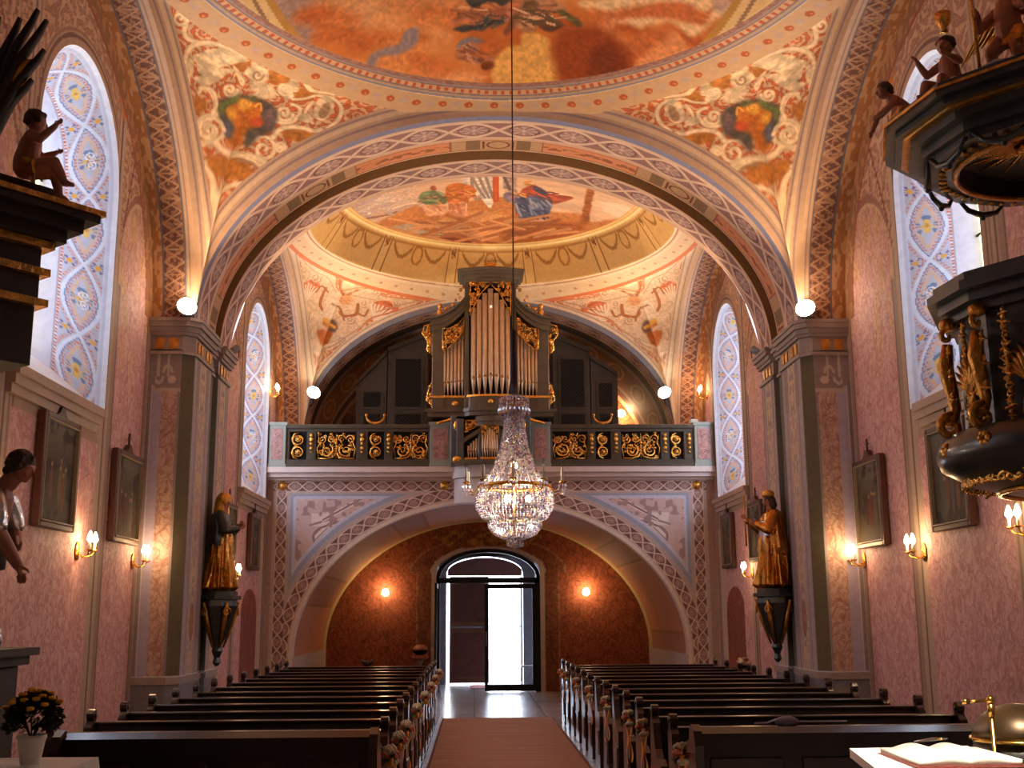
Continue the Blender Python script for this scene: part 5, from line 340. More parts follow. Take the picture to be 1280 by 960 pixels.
PEND2=[('f',(228,194,158),0.03,[(-1.728,4.402),(-1.183,4.407),(-0.596,4.371),(-0.251,3.939),(0.234,4.304),(0.685,4.138),(1.41,4.212),(0.842,3.631),(0.601,3.348),(0.418,2.758),(0.11,2.29),(-0.495,2.05),(-0.456,2.378),(-0.787,3.077),(-1.093,3.231),(-1.356,3.883),(-1.32,4.08)]),('l',(176,104,64),0.045,[(-0.556,3.877),(-0.503,3.385),(-0.29,3.219),(-0.151,3.349)]),('l',(176,104,64),0.045,[(-0.053,3.37),(0.125,3.253),(0.34,3.406),(0.295,3.693)]),('l',(176,104,64),0.045,[(-0.421,4.277),(-0.072,3.809),(0.036,3.998),(0.234,4.304)]),('f',(232,198,160),0.03,[(0.011,4.257),(0.067,4.134),(0.066,4.033),(0.022,3.962),(-0.048,3.931),(-0.139,3.949),(-0.21,3.996),(-0.275,4.083),(-0.318,4.192),(-0.342,4.309),(-0.324,4.4),(-0.261,4.441),(-0.174,4.429),(-0.083,4.368)]),('f',(222,160,112),0.03,[(0.153,3.765),(0.163,3.695),(0.144,3.628),(0.101,3.577),(0.04,3.552),(-0.029,3.56),(-0.092,3.6),(-0.139,3.665),(-0.147,3.731),(-0.134,3.803),(-0.078,3.846),(-0.012,3.868),(0.054,3.863),(0.115,3.824)]),('f',(222,176,134),0.03,[(0.136,4.346),(0.178,4.264),(0.195,4.188),(0.178,4.138),(0.139,4.117),(0.088,4.129),(0.034,4.169),(-0.017,4.235),(-0.068,4.322),(-0.076,4.39),(-0.059,4.44),(-0.021,4.462),(0.031,4.452),(0.087,4.41)]),('f',(234,204,172),0.04,[(-0.722,3.091),(-0.378,3.187),(-0.385,3.613),(-0.068,3.55),(-0.025,3.139),(-0.338,2.911)]),('f',(226,128,84),0.02,[(-0.711,3.882),(-0.691,3.796),(-0.718,3.715),(-0.787,3.654),(-0.879,3.622),(-0.984,3.628),(-1.072,3.665),(-1.129,3.729),(-1.14,3.806),(-1.111,3.886),(-1.043,3.951),(-0.952,3.989),(-0.855,3.99),(-0.769,3.951)]),('f',(226,128,84),0.02,[(1.088,3.83),(1.067,3.744),(1.006,3.665),(0.912,3.612),(0.8,3.597),(0.695,3.621),(0.613,3.684),(0.57,3.776),(0.581,3.874),(0.641,3.961),(0.744,4.012),(0.862,4.022),(0.978,3.983),(1.054,3.918)]),('l',(238,212,182),0.03,[(-0.875,3.397),(-1.137,3.708)]),('l',(238,212,182),0.03,[(-0.875,3.397),(-1.086,3.779)]),('l',(238,212,182),0.03,[(-0.875,3.397),(-1.035,3.851)]),('l',(238,212,182),0.03,[(-0.875,3.397),(-0.94,3.829)]),('l',(238,212,182),0.03,[(-0.875,3.397),(-0.848,3.807)]),('l',(238,212,182),0.03,[(-0.875,3.397),(-0.759,3.785)]),('l',(238,212,182),0.03,[(0.704,3.399),(0.536,3.8)]),('l',(238,212,182),0.03,[(0.704,3.399),(0.611,3.825)]),('l',(238,212,182),0.03,[(0.704,3.399),(0.689,3.836)]),('l',(238,212,182),0.03,[(0.704,3.399),(0.771,3.832)]),('l',(238,212,182),0.03,[(0.704,3.399),(0.853,3.816)]),('l',(238,212,182),0.03,[(0.704,3.399),(0.936,3.789)]),('l',(238,212,182),0.03,[(0.704,3.399),(1.019,3.75)]),('l',(238,212,182),0.03,[(0.704,3.399),(1.098,3.703)]),('f',(120,92,84),0.04,[(0.071,2.941),(0.08,2.861),(0.065,2.787),(0.025,2.739),(-0.03,2.723),(-0.096,2.747),(-0.161,2.809),(-0.182,2.87),(-0.187,2.946),(-0.176,3.022),(-0.149,3.083),(-0.078,3.087),(-0.016,3.066),(0.037,3.013)]),('f',(222,160,70),0.03,[(-0.147,3.021),(-0.146,2.975),(-0.153,2.923),(-0.174,2.88),(-0.207,2.857),(-0.246,2.86),(-0.279,2.882),(-0.304,2.925),(-0.308,2.973),(-0.292,3.018),(-0.259,3.051),(-0.22,3.069),(-0.183,3.069),(-0.157,3.051)]),('f',(190,104,50),0.03,[(-0.322,2.693),(-0.004,2.745),(-0.045,2.352),(-0.198,2.369)]),('f',(236,208,178),0.03,[(-0.054,2.056),(-0.057,1.976),(-0.114,1.912),(-0.19,1.855),(-0.267,1.81),(-0.356,1.812),(-0.433,1.854),(-0.474,1.921),(-0.471,2.0),(-0.424,2.075),(-0.342,2.131),(-0.253,2.166),(-0.179,2.177),(-0.099,2.129)]),('l',(190,130,90),0.03,[(-0.164,2.062),(-0.167,1.988),(-0.187,1.92),(-0.223,1.875),(-0.267,1.864),(-0.312,1.888),(-0.338,1.928),(-0.344,1.978),(-0.33,2.022),(-0.301,2.05),(-0.268,2.06),(-0.243,2.055),(-0.225,2.035),(-0.221,2.01),(-0.224,1.984),(-0.237,1.968),(-0.249,1.961),(-0.259,1.963)]),('l',(236,208,178),0.04,[(-0.157,2.308),(0.074,2.44),(0.282,2.639)]),('l',(206,126,80),0.02,[(-1.728,4.402),(-1.183,4.407),(-0.596,4.371),(-0.251,3.939),(0.234,4.304),(0.685,4.138),(1.41,4.212),(0.842,3.631),(0.601,3.348),(0.418,2.758),(0.11,2.29)]),('l',(196,150,118),0.022,[(-0.816,4.117),(-0.797,4.038),(-0.812,3.972),(-0.861,3.939),(-0.922,3.94),(-0.976,3.969),(-1.011,4.017),(-1.025,4.07),(-1.011,4.113),(-0.982,4.138),(-0.943,4.138),(-0.908,4.117),(-0.888,4.087),(-0.881,4.056),(-0.891,4.034),(-0.907,4.025),(-0.926,4.03),(-0.938,4.041)]),('l',(240,216,186),0.01,[(-0.848,4.132),(-0.827,4.062),(-0.837,4.004),(-0.871,3.966),(-0.917,3.952),(-0.968,3.964),(-1.01,3.993),(-1.037,4.033),(-1.046,4.075),(-1.039,4.111),(-1.018,4.134),(-0.991,4.142),(-0.962,4.133),(-0.942,4.116),(-0.93,4.094),(-0.925,4.073),(-0.934,4.061),(-0.944,4.055)]),('l',(196,150,118),0.022,[(0.588,4.096),(0.581,4.175),(0.536,4.266),(0.472,4.341),(0.42,4.371),(0.381,4.364),(0.365,4.324),(0.387,4.255),(0.421,4.192),(0.458,4.148),(0.489,4.131),(0.512,4.138),(0.522,4.161),(0.513,4.198),(0.496,4.228),(0.475,4.25),(0.458,4.257),(0.454,4.247)]),('l',(240,216,186),0.01,[(0.56,4.118),(0.558,4.182),(0.518,4.266),(0.467,4.336),(0.419,4.378),(0.379,4.39),(0.351,4.375),(0.343,4.338),(0.355,4.288),(0.387,4.231),(0.418,4.191),(0.444,4.17),(0.465,4.166),(0.477,4.178),(0.478,4.199),(0.472,4.222),(0.459,4.243),(0.443,4.259)]),('l',(196,150,118),0.022,[(-0.485,2.591),(-0.486,2.532),(-0.516,2.489),(-0.564,2.47),(-0.615,2.478),(-0.654,2.506),(-0.676,2.547),(-0.673,2.585),(-0.652,2.615),(-0.62,2.627),(-0.587,2.621),(-0.562,2.602),(-0.551,2.578),(-0.556,2.557),(-0.567,2.542),(-0.585,2.539),(-0.598,2.542),(-0.606,2.552)]),('l',(240,216,186),0.01,[(-0.512,2.607),(-0.51,2.555),(-0.533,2.516),(-0.57,2.493),(-0.612,2.489),(-0.654,2.504),(-0.685,2.533),(-0.7,2.565),(-0.697,2.596),(-0.68,2.619),(-0.658,2.633),(-0.631,2.633),(-0.609,2.624),(-0.595,2.609),(-0.589,2.591),(-0.593,2.577),(-0.602,2.568),(-0.613,2.567)]),('l',(196,150,118),0.022,[(0.236,2.516),(0.2,2.54),(0.18,2.581),(0.18,2.628),(0.196,2.668),(0.22,2.694),(0.253,2.693),(0.276,2.678),(0.287,2.651),(0.29,2.618),(0.279,2.593),(0.262,2.578),(0.244,2.579),(0.231,2.59),(0.226,2.605),(0.226,2.622),(0.231,2.633),(0.24,2.635)]),('l',(240,216,186),0.01,[(0.215,2.53),(0.185,2.549),(0.164,2.583),(0.159,2.622),(0.166,2.659),(0.182,2.69),(0.206,2.704),(0.231,2.703),(0.252,2.689),(0.263,2.667),(0.264,2.644),(0.261,2.621),(0.249,2.607),(0.236,2.601),(0.225,2.602),(0.218,2.61),(0.214,2.621),(0.213,2.632)]),('l',(196,150,118),0.022,[(1.045,4.006),(1.043,3.959),(1.028,3.921),(1.003,3.903),(0.976,3.906),(0.953,3.929),(0.94,3.963),(0.936,4.001),(0.948,4.025),(0.963,4.039),(0.983,4.034),(0.997,4.019),(1.005,3.997),(1.004,3.978),(1.0,3.962),(0.99,3.96),(0.981,3.964),(0.976,3.973)]),('l',(240,216,186),0.01,[(1.024,4.024),(1.027,3.98),(1.016,3.945),(0.997,3.923),(0.973,3.919),(0.951,3.929),(0.933,3.952),(0.921,3.982),(0.919,4.011),(0.925,4.034),(0.937,4.047),(0.954,4.046),(0.965,4.04),(0.976,4.025),(0.979,4.011),(0.979,3.997),(0.974,3.989),(0.969,3.986)]),('l',(196,150,118),0.022,[(-1.031,4.499),(-1.046,4.551),(-1.081,4.598),(-1.122,4.627),(-1.164,4.635),(-1.19,4.62),(-1.198,4.591),(-1.185,4.555),(-1.161,4.524),(-1.132,4.505),(-1.107,4.5),(-1.094,4.511),(-1.089,4.529),(-1.097,4.549),(-1.109,4.565),(-1.124,4.573),(-1.135,4.573),(-1.139,4.567)]),('l',(240,216,186),0.01,[(-1.066,4.511),(-1.077,4.555),(-1.104,4.596),(-1.139,4.626),(-1.176,4.642),(-1.204,4.639),(-1.224,4.624),(-1.225,4.598),(-1.217,4.57),(-1.2,4.546),(-1.176,4.527),(-1.157,4.521),(-1.141,4.523),(-1.134,4.533),(-1.132,4.546),(-1.139,4.56),(-1.148,4.57),(-1.156,4.574)]),('l',(196,150,118),0.022,[(0.354,3.234),(0.354,3.174),(0.332,3.127),(0.299,3.101),(0.262,3.102),(0.23,3.129),(0.213,3.169),(0.214,3.21),(0.229,3.243),(0.253,3.258),(0.278,3.255),(0.294,3.241),(0.305,3.214),(0.303,3.191),(0.295,3.174),(0.283,3.168),(0.27,3.174),(0.264,3.183)]),('l',(240,216,186),0.01,[(0.334,3.248),(0.335,3.196),(0.321,3.151),(0.292,3.125),(0.261,3.116),(0.23,3.127),(0.21,3.15),(0.195,3.186),(0.198,3.217),(0.206,3.246),(0.223,3.263),(0.242,3.266),(0.261,3.256),(0.272,3.241),(0.275,3.225),(0.274,3.208),(0.269,3.198),(0.26,3.196)]),('l',(196,150,118),0.022,[(0.47,3.676),(0.442,3.649),(0.407,3.651),(0.375,3.675),(0.354,3.715),(0.35,3.756),(0.361,3.79),(0.381,3.808),(0.406,3.806),(0.425,3.79),(0.438,3.764),(0.44,3.738),(0.435,3.717),(0.422,3.709),(0.408,3.713),(0.4,3.721),(0.397,3.733),(0.397,3.744)]),('l',(240,216,186),0.01,[(0.449,3.69),(0.425,3.667),(0.395,3.664),(0.367,3.679),(0.346,3.707),(0.333,3.742),(0.333,3.775),(0.341,3.802),(0.358,3.816),(0.377,3.817),(0.396,3.806),(0.406,3.79),(0.412,3.769),(0.411,3.752),(0.405,3.741),(0.398,3.734),(0.39,3.736),(0.381,3.746)]),('l',(196,150,118),0.016,[(-1.553,4.369),(-1.035,4.228),(-0.68,4.196),(-0.285,3.852)]),('l',(196,150,118),0.016,[(-0.472,2.16),(-0.239,2.183),(0.084,2.392),(0.361,2.839),(0.611,3.298)]),('l',(196,150,118),0.016,[(0.691,3.62),(0.995,3.93),(1.277,4.148)]),('l',(196,150,118),0.016,[(-1.292,3.967),(-1.145,3.551),(-0.995,3.252)]),('l',(196,150,118),0.016,[(-0.671,3.104),(-0.568,2.682),(-0.385,2.397)]),('l',(196,150,118),0.016,[(-0.166,3.91),(0.167,3.91),(0.588,3.954)]),('l',(168,110,72),0.028,[(-0.737,3.678),(-0.675,3.897),(-0.458,3.781)]),('l',(168,110,72),0.028,[(0.327,3.457),(0.502,3.419),(0.531,3.612)]),('l',(168,110,72),0.028,[(-0.236,3.483),(-0.027,3.437),(0.157,3.146)]),('f',(200,120,70),0.01,[(-0.203,2.911),(-0.202,2.89),(-0.209,2.871),(-0.218,2.854),(-0.235,2.847),(-0.251,2.849),(-0.265,2.859),(-0.273,2.877),(-0.277,2.9),(-0.271,2.919),(-0.258,2.934),(-0.241,2.94),(-0.225,2.939),(-0.212,2.929)]),('f',(208,130,70),0.01,[(-0.163,2.901),(-0.162,2.881),(-0.165,2.859),(-0.175,2.842),(-0.189,2.833),(-0.202,2.832),(-0.215,2.842),(-0.224,2.86),(-0.225,2.881),(-0.222,2.903),(-0.209,2.917),(-0.195,2.926),(-0.182,2.927),(-0.169,2.917)]),('f',(216,140,70),0.01,[(-0.101,2.873),(-0.1,2.853),(-0.107,2.833),(-0.147,2.843),(-0.152,2.826),(-0.165,2.825),(-0.175,2.833),(-0.181,2.849),(-0.182,2.869),(-0.178,2.891),(-0.169,2.908),(-0.158,2.92),(-0.148,2.923),(-0.116,2.897)]),('f',(224,150,70),0.01,[(-0.071,2.95),(-0.071,2.93),(-0.077,2.91),(-0.093,2.898),(-0.116,2.898),(-0.148,2.913),(-0.158,2.921),(-0.164,2.936),(-0.165,2.956),(-0.161,2.978),(-0.151,2.996),(-0.144,3.01),(-0.103,2.987),(-0.083,2.971)]),('f',(232,160,70),0.01,[(-0.013,2.924),(-0.012,2.903),(-0.018,2.884),(-0.031,2.869),(-0.052,2.866),(-0.071,2.871),(-0.09,2.887),(-0.102,2.908),(-0.103,2.928),(-0.096,2.948),(-0.081,2.96),(-0.06,2.963),(-0.041,2.958),(-0.025,2.945)]),('f',(240,170,70),0.01,[(0.04,2.902),(0.041,2.881),(0.037,2.859),(0.025,2.845),(0.007,2.839),(-0.012,2.844),(-0.028,2.858),(-0.04,2.879),(-0.041,2.9),(-0.035,2.919),(-0.022,2.933),(-0.001,2.936),(0.015,2.934),(0.031,2.92)])]
# ================= the vault surfaces
B1=(6.0,13.2);B2=(15.2,22.0)
def barc(c,s,by,rx=2.85):
    ly=(by[1]-by[0])/2
    kx=HA/np.maximum(np.abs(c),1e-6);ky=ly/np.maximum(np.abs(s),1e-6)
    rb=np.minimum(kx,ky);x=rb*c;y=rb*s
    zb=np.where(kx<=ky,ZS+rx*np.sqrt(np.clip(1-(y/ly)**2,0,1)),ZS+RISE*np.sqrt(np.clip(1-(x/HA)**2,0,1)))
    return rb,zb
def zvault(r,c,s,by,which):
    rb,zb=barc(c,s,by)
    r0=np.minimum(3.75 if which==1 else 3.6,rb-.03)
    z0=7.84+.2*c*c-.25*np.clip((r0-3.52),0,1);z0=np.maximum(z0,np.where(rb-r0<.1,zb+.03,0))
    t=np.clip((r-r0)/np.maximum(rb-r0,1e-4),0,1)
    zp=zb+(z0-zb)*(1-t**1.9)
    z1=7.97+.06*c*c if which==1 else 8.10
    tr=np.clip((r-3.1)/(r0-3.1),0,1);zr=z1+(z0-z1)*tr
    if which==1: zi=z1+.9*(1-(r/3.1)**2)
    else:
        td=np.clip((r-2.68)/.42,0,1);zi=np.where(r>2.68,8.72-.62*td,8.72+.5*(1-(r/2.68)**2))
    return np.where(r>r0,zp,np.where(r>3.1,zr,zi)),r0,rb,zb
def scroll_tex(U,V,s=0,f=3.0):
    """soft painted acanthus relief, -1..1"""
    wx=fbm(U*f*.5,V*f*.5,s,2)*4;wy=fbm(U*f*.5+9,V*f*.5,s+3,2)*4
    return np.sin((U*f+wx)*2.2)*np.cos((V*f+wy)*2.2)
def volutes(U,V,cell=.34,seed=0,pitch=.045):
    """field of painted curling volutes: returns (leaf, edge) masks"""
    iu=np.floor(U/cell);iv=np.floor(V/cell);best=np.full(len(U),9.0);ang=np.zeros(len(U));hh=np.zeros(len(U))
    for du in(-1,0,1):
        for dv in(-1,0,1):
            a=_h(iu+du,iv+dv,seed);b=_h(iu+du,iv+dv,seed+5);cx=(iu+du+.2+.6*a)*cell;cy=(iv+dv+.2+.6*b)*cell
            d=np.hypot(U-cx,V-cy);m=d<best;best=np.where(m,d,best);ang=np.where(m,np.arctan2(V-cy,U-cx),ang);hh=np.where(m,a,hh)
    sg=np.where(hh>.5,1,-1);ph=np.mod(np.sqrt(best/pitch)*1.5+sg*ang/(2*PI)+hh,1)
    wob=.10*np.sin(ang*7+hh*30)
    leaf=(np.abs(ph-.5)<.22+wob);edge=(np.abs(ph-.5)>=.22+wob)&(np.abs(ph-.5)<.31+wob)
    return leaf,edge
def paint_bay(r,th,x,y,z,r0,rb,zb,which,by):
    n=len(r);ly=(by[1]-by[0])/2
    U=np.where(x>0,1,-1);pa=np.where(x>0,(-x+y),(x+y))*.7071;pb=z-r
    far=y>0
    Cc=np.zeros((n,3))
    if which==1: Cc[:]=(196,100,58)
    else: Cc[:]=(212,128,90)
    st=scroll_tex(pa,pb,5,5.0);
    base=(198,150,108) if which==1 else (226,188,148)
    lf,ed=volutes(pa,pb,.36,3 if which==1 else 8)
    mixc(Cc,(128,66,40) if which==1 else (190,120,84),ed*.7);mixc(Cc,(206,168,128) if which==1 else (234,204,166),lf*.85)
    pe=np.where((r>r0)&far)[0]
    sub=Cc[pe];paint_ops(pa[pe],pb[pe],sub,PEND1 if which==1 else PEND2);Cc[pe]=sub
    if which==1:
        lt=sst(.3,.7,fbm(pa*14,pb*14,31,3));Cc*= (0.9+.14*lt)[:,None]
    # mouldings following the arches
    fx=np.abs(x)/HA;fy=np.abs(y)/ly
    zt=ZS+RISE*np.sqrt(np.clip(1-fx**2,0,1));sl=RISE/HA*fx/np.sqrt(np.clip(1-fx**2,.02,1))
    d1=np.hypot(ly-np.abs(y),np.maximum(z-zt,0)/np.sqrt(1+sl**2))
    zf=ZS+2.85*np.sqrt(np.clip(1-fy**2,0,1));sf=2.85/ly*fy/np.sqrt(np.clip(1-fy**2,.02,1))
    d2=np.hypot(HA-np.abs(x),np.maximum(z-zf,0)/np.sqrt(1+sf**2))
    def band(d,w):
        m=d<w;t=d/w
        c1=(176,142,116) if which==1 else (222,192,158);c2=(140,116,112) if which==1 else (180,156,146);c3=(196,164,134) if which==1 else (234,208,178)
        cc=np.zeros((n,3));cc[:]=c1
        mixc(cc,c2,((t>.3)&(t<.42))|((t>.8)&(t<.88)));mixc(cc,c3,(t>.55)&(t<.75))
        Cc[m]=cc[m]
    pend=r>r0
    dd=np.where(pend,d1,9);band(np.where(dd<d2,dd,9),.26 if which==1 else .2)
    if which==2: mixc(Cc,(128,128,140),(dd<.10)&(dd<d2))
    dd=np.where(pend,d2,9);band(np.where(dd<=d1,dd,9),.24)
    # ring
    ring=(r<=r0)&(r>3.1)
    rc=np.zeros((n,3));t=r-3.1
    if which==1:
        rc[:]=(186,148,112)
        mixc(rc,(140,98,86),t<.07);k=vnoise(th*90,r*60,3);mixc(rc,(172,124,100),(t<.07)*(k>.55)*.6)
        mixc(rc,(146,128,126),(t>=.07)&(t<.12));mixc(rc,(122,92,86),(t>.105)&(t<.12))
        mixc(rc,(196,150,112),(t>=.12)&(t<.2));bd=(np.abs(np.mod(th*33,1)-.5)<.22);mixc(rc,(176,84,56),(t>=.13)&(t<.19)&bd)
        mixc(rc,(128,104,104),(t>=.2)&(t<.225));mixc(rc,(170,140,116),(t>=.225)&(t<.26));mixc(rc,(118,116,138),(t>=.26)&(t<.285))
        q=np.mod(th*11,1)-.5;w=np.clip((r0-3.385),.12,.5);v=(t-.285-w/2)
        dot=np.hypot(q*.32,v)<.052;mixc(rc,(168,82,40),(t>.285)&dot);mixc(rc,(206,130,70),(t>.285)&(np.hypot(q*.32+.01,v-.012)<.014))
        q2=np.mod(th*11+.5,1)-.5;mixc(rc,(170,146,140),(t>.285)*np.where(np.hypot(q2*.32,v)<.055,.8*(vnoise(th*180,r*60,2)>.45),0))
        mixc(rc,(206,172,134),(t>.285)&(t<.31))
    else:
        rc[:]=(222,190,152)
        mixc(rc,(238,212,176),(t<.05));mixc(rc,(188,120,84),(t>.05)&(t<.065));mixc(rc,(232,204,168),(t>.09)&(t<.14))
        q=np.mod(th*10,1)-.5;mixc(rc,(196,140,116),(np.hypot(q*.33,t-.27)<.035))
        mixc(rc,(224,186,140),(np.abs(np.mod(th*150,1)-.5)<.25)&(t>.19)&(t<.33)&(np.abs(q)>.12));mixc(rc,(214,120,76),(t>.42))
    Cc[ring]=rc[ring]
    # fresco field
    ins=np.where(r<=3.1)[0];xi,yi,ri,ti=x[ins],y[ins],r[ins],th[ins]
    if which==1:
        fc=np.zeros((len(ins),3));fc[:]=(208,118,52)
        nz=fbm(xi*1.6,yi*1.6,11,4);mixc(fc,(222,148,84),sst(.5,.75,nz));mixc(fc,(186,92,36),sst(.5,.3,nz)*.8)
        paint_ops(xi,yi,fc,FRES1)
        # cream field either side of the lobed fresco
        lob=(np.abs(xi)/2.62)**2.6+(np.abs(yi)/3.4)**2.6
        e=lob>1;mixc(fc,(222,182,124),e);mixc(fc,(188,134,62),(np.abs(lob-1.0)<.035));mixc(fc,(150,110,84),(np.abs(lob-1.13)<.02))
    else:
        fc=np.zeros((len(ins),3));fc[:]=(228,184,144)
        nz=fbm(xi*1.2,yi*2.6,21,4);mixc(fc,(240,206,172),sst(.5,.7,nz));mixc(fc,(206,160,130),sst(.48,.3,nz)*.6)
        paint_ops(xi,yi,fc,FRES2)
        nz=fbm(xi*3,yi*12,25,3);fc*=(.93+.14*nz)[:,None]
        e=ri>2.55;w=ri-2.55
        cc=np.zeros((len(ins),3));cc[:]=(246,212,140);mixc(cc,(226,180,104),(w>.05)&(w<.075));mixc(cc,(214,160,88),w<.012);mixc(cc,(252,226,164),(w>.09)&(w<.13))
        dr=w>.15;mixc(cc,(232,188,116),dr)
        # garlands, rings and consoles painted round the drum
        q=np.mod(ti*12/(2*PI)+.5,1);u=(q-.5)*1.5;v=(ri-2.70)/.40   # u metres along, v 0 top .. 1 bottom
        sw=lambda a,b,dp:np.where((u>a)&(u<b),.12+dp*np.sin(np.clip((u-a)/(b-a),0,1)*PI),9)
        for a,b in((-.58,-.12),(.12,.58)): mixc(cc,(176,122,58),dr&(np.abs(v-sw(a,b,.34))<.06))
        mixc(cc,(186,130,62),dr&(np.abs(np.hypot(u,(v-.34)*.4)-.10)<.018))
        con=(np.abs(np.abs(u)-.75)<.10)|(np.abs(u)>.68)
        mixc(cc,(236,194,120),dr&(np.abs(u)>.66)&(v<.98));mixc(cc,(168,112,56),dr&(np.abs(np.abs(u)-.66)<.012));mixc(cc,(150,96,54),dr&(np.abs(u)>.70)&(v<.28)&(vnoise(u*40,v*14,4)>.5))
        mixc(cc,(190,136,70),dr&(np.abs(v-.06)<.02))
        fc[e]=cc[e]
    Cc[ins]=fc
    return Cc
def vault(which,by,nth,nr):
    yc=(by[0]+by[1])/2
    th=np.concatenate([np.linspace(-.2,PI+.2,nth),np.linspace(PI+.2,2*PI-.2,120)[1:]])  # last joins the first
    T=np.linspace(0,1,nr)
    c=np.cos(th);s=np.sin(th);rb,zb=barc(c,s,by);r0=np.minimum(3.75 if which==1 else 3.6,rb-.03)
    n1=int(nr*.45);n2=int(nr*.12);n3=nr-n1-n2
    Rm=[]
    for i in range(len(th)):
        if True:
            a=np.linspace(0.02,3.1,n1,endpoint=False);b=np.linspace(3.1,r0[i],n2,endpoint=False);d=r0[i]+(rb[i]-r0[i])*np.linspace(0,1,n3)**.8
            Rm.append(np.concatenate([a,b,d]))
    R=np.array(Rm);Th=np.repeat(th[:,None],nr,1);Cs=np.cos(Th);Sn=np.sin(Th)
    Z,r0m,rbm,zbm=zvault(R,Cs,Sn,by,which)
    X=R*Cs;Y=R*Sn
    col=paint_bay(R.ravel(),Th.ravel(),X.ravel(),Y.ravel(),Z.ravel(),r0m.ravel(),rbm.ravel(),zbm.ravel(),which,by)
    V=np.stack([X+XC,Y+yc,Z],-1).reshape(-1,3)
    F=grid_faces(len(th),nr,wrap=False)[:,::-1]
    cap=mesh_obj('ceiling',V,F,M['paint'],None,True,col);tag(cap,kind='structure')
    return cap
# ================= painted bands
def braid(s,w,p,Cc,m,hw,col=(214,184,164),bg=(146,108,106)):
    """s along, w across from -hw to hw"""
    c=np.zeros((len(s),3));c[:]=bg
    k=np.floor(s/p);u=(s/p-k-.5)*2           # -1..1 in a lens
    A=hw*.82;e=A*np.cos(u*PI/2)
    rr=np.hypot(u*1.1,w/hw*1.1);an=np.arctan2(w/hw,u)
    fl=(np.cos(an*8)>0)&(rr<.62)&(rr>.12);inn=np.abs(w)<e
    mixc(c,(158,120,116),inn);mixc(c,(186,158,150),inn&fl);mixc(c,(116,78,80),inn&(rr<.75)&(rr>.6)&(vnoise(s*60,w*60,3)>.4))
    mixc(c,(206,178,164),inn&(rr<.12))
    mixc(c,col,sst(hw*.19,hw*.10,np.abs(np.abs(w)-e)))
    mixc(c,col,np.abs(w)>hw*.88)
    Cc[m]=c[m]
def trellis(s,w,p,hw):
    """zigzag lattice with rosettes on brown-violet ground"""
    c=np.zeros((len(s),3));c[:]=(104,66,58)
    u=np.mod(s/p,1);a=np.abs(u-.5)*2-.5;v=w/hw*.5
    mixc(c,(150,106,84),vnoise(s*34,w*34,5)>.56)
    mixc(c,(176,134,104),np.minimum(np.abs(a-v),np.abs(a+v))<.075)
    mixc(c,(170,128,100),(np.abs(np.mod(u+.5,1)-.5)<.03))
    return c
def loft(name,P,Q,ns,nw,painter,matl,parent=None,kind='structure',flip=False,smooth=True,ws=None):
    """surface between two curves of ns points; painter(s,t,P3)->colours"""
    t=np.linspace(0,1,nw) if ws is None else ws;nw=len(t)
    G=P[:,None,:]*(1-t)[None,:,None]+Q[:,None,:]*t[None,:,None]
    sl=np.concatenate([[0],np.cumsum(np.linalg.norm(np.diff(P,axis=0),axis=1))])
    S=np.repeat(sl[:,None],nw,1).ravel();T=np.repeat(t[None],len(P),0).ravel()
    V=G.reshape(-1,3);col=painter(S,T,V)
    F=grid_faces(len(P),nw);F=F[:,::-1] if flip else F
    o=mesh_obj(name,V,F,matl,parent,smooth,col)
    if kind and parent is None: o['kind']=kind
    return o
def resample(pts,n):
    pts=np.asarray(pts,float);d=np.concatenate([[0],np.cumsum(np.linalg.norm(np.diff(pts,axis=0),axis=1))])
    t=np.linspace(0,d[-1],n);return np.stack([np.interp(t,d,pts[:,k]) for k in range(pts.shape[1])],1)
def arch_curve(a,b,xc,z0,zbase,n=900,off=0.0):
    t=np.linspace(PI,0,721);x=xc+(a+off)*np.cos(t);z=z0+(b+off)*np.sin(t)
    pts=[(xc-a-off,zbase)]+list(zip(x,z))+[(xc+a+off,zbase)] if zbase<z0 else list(zip(x,z))
    return resample(pts,n)
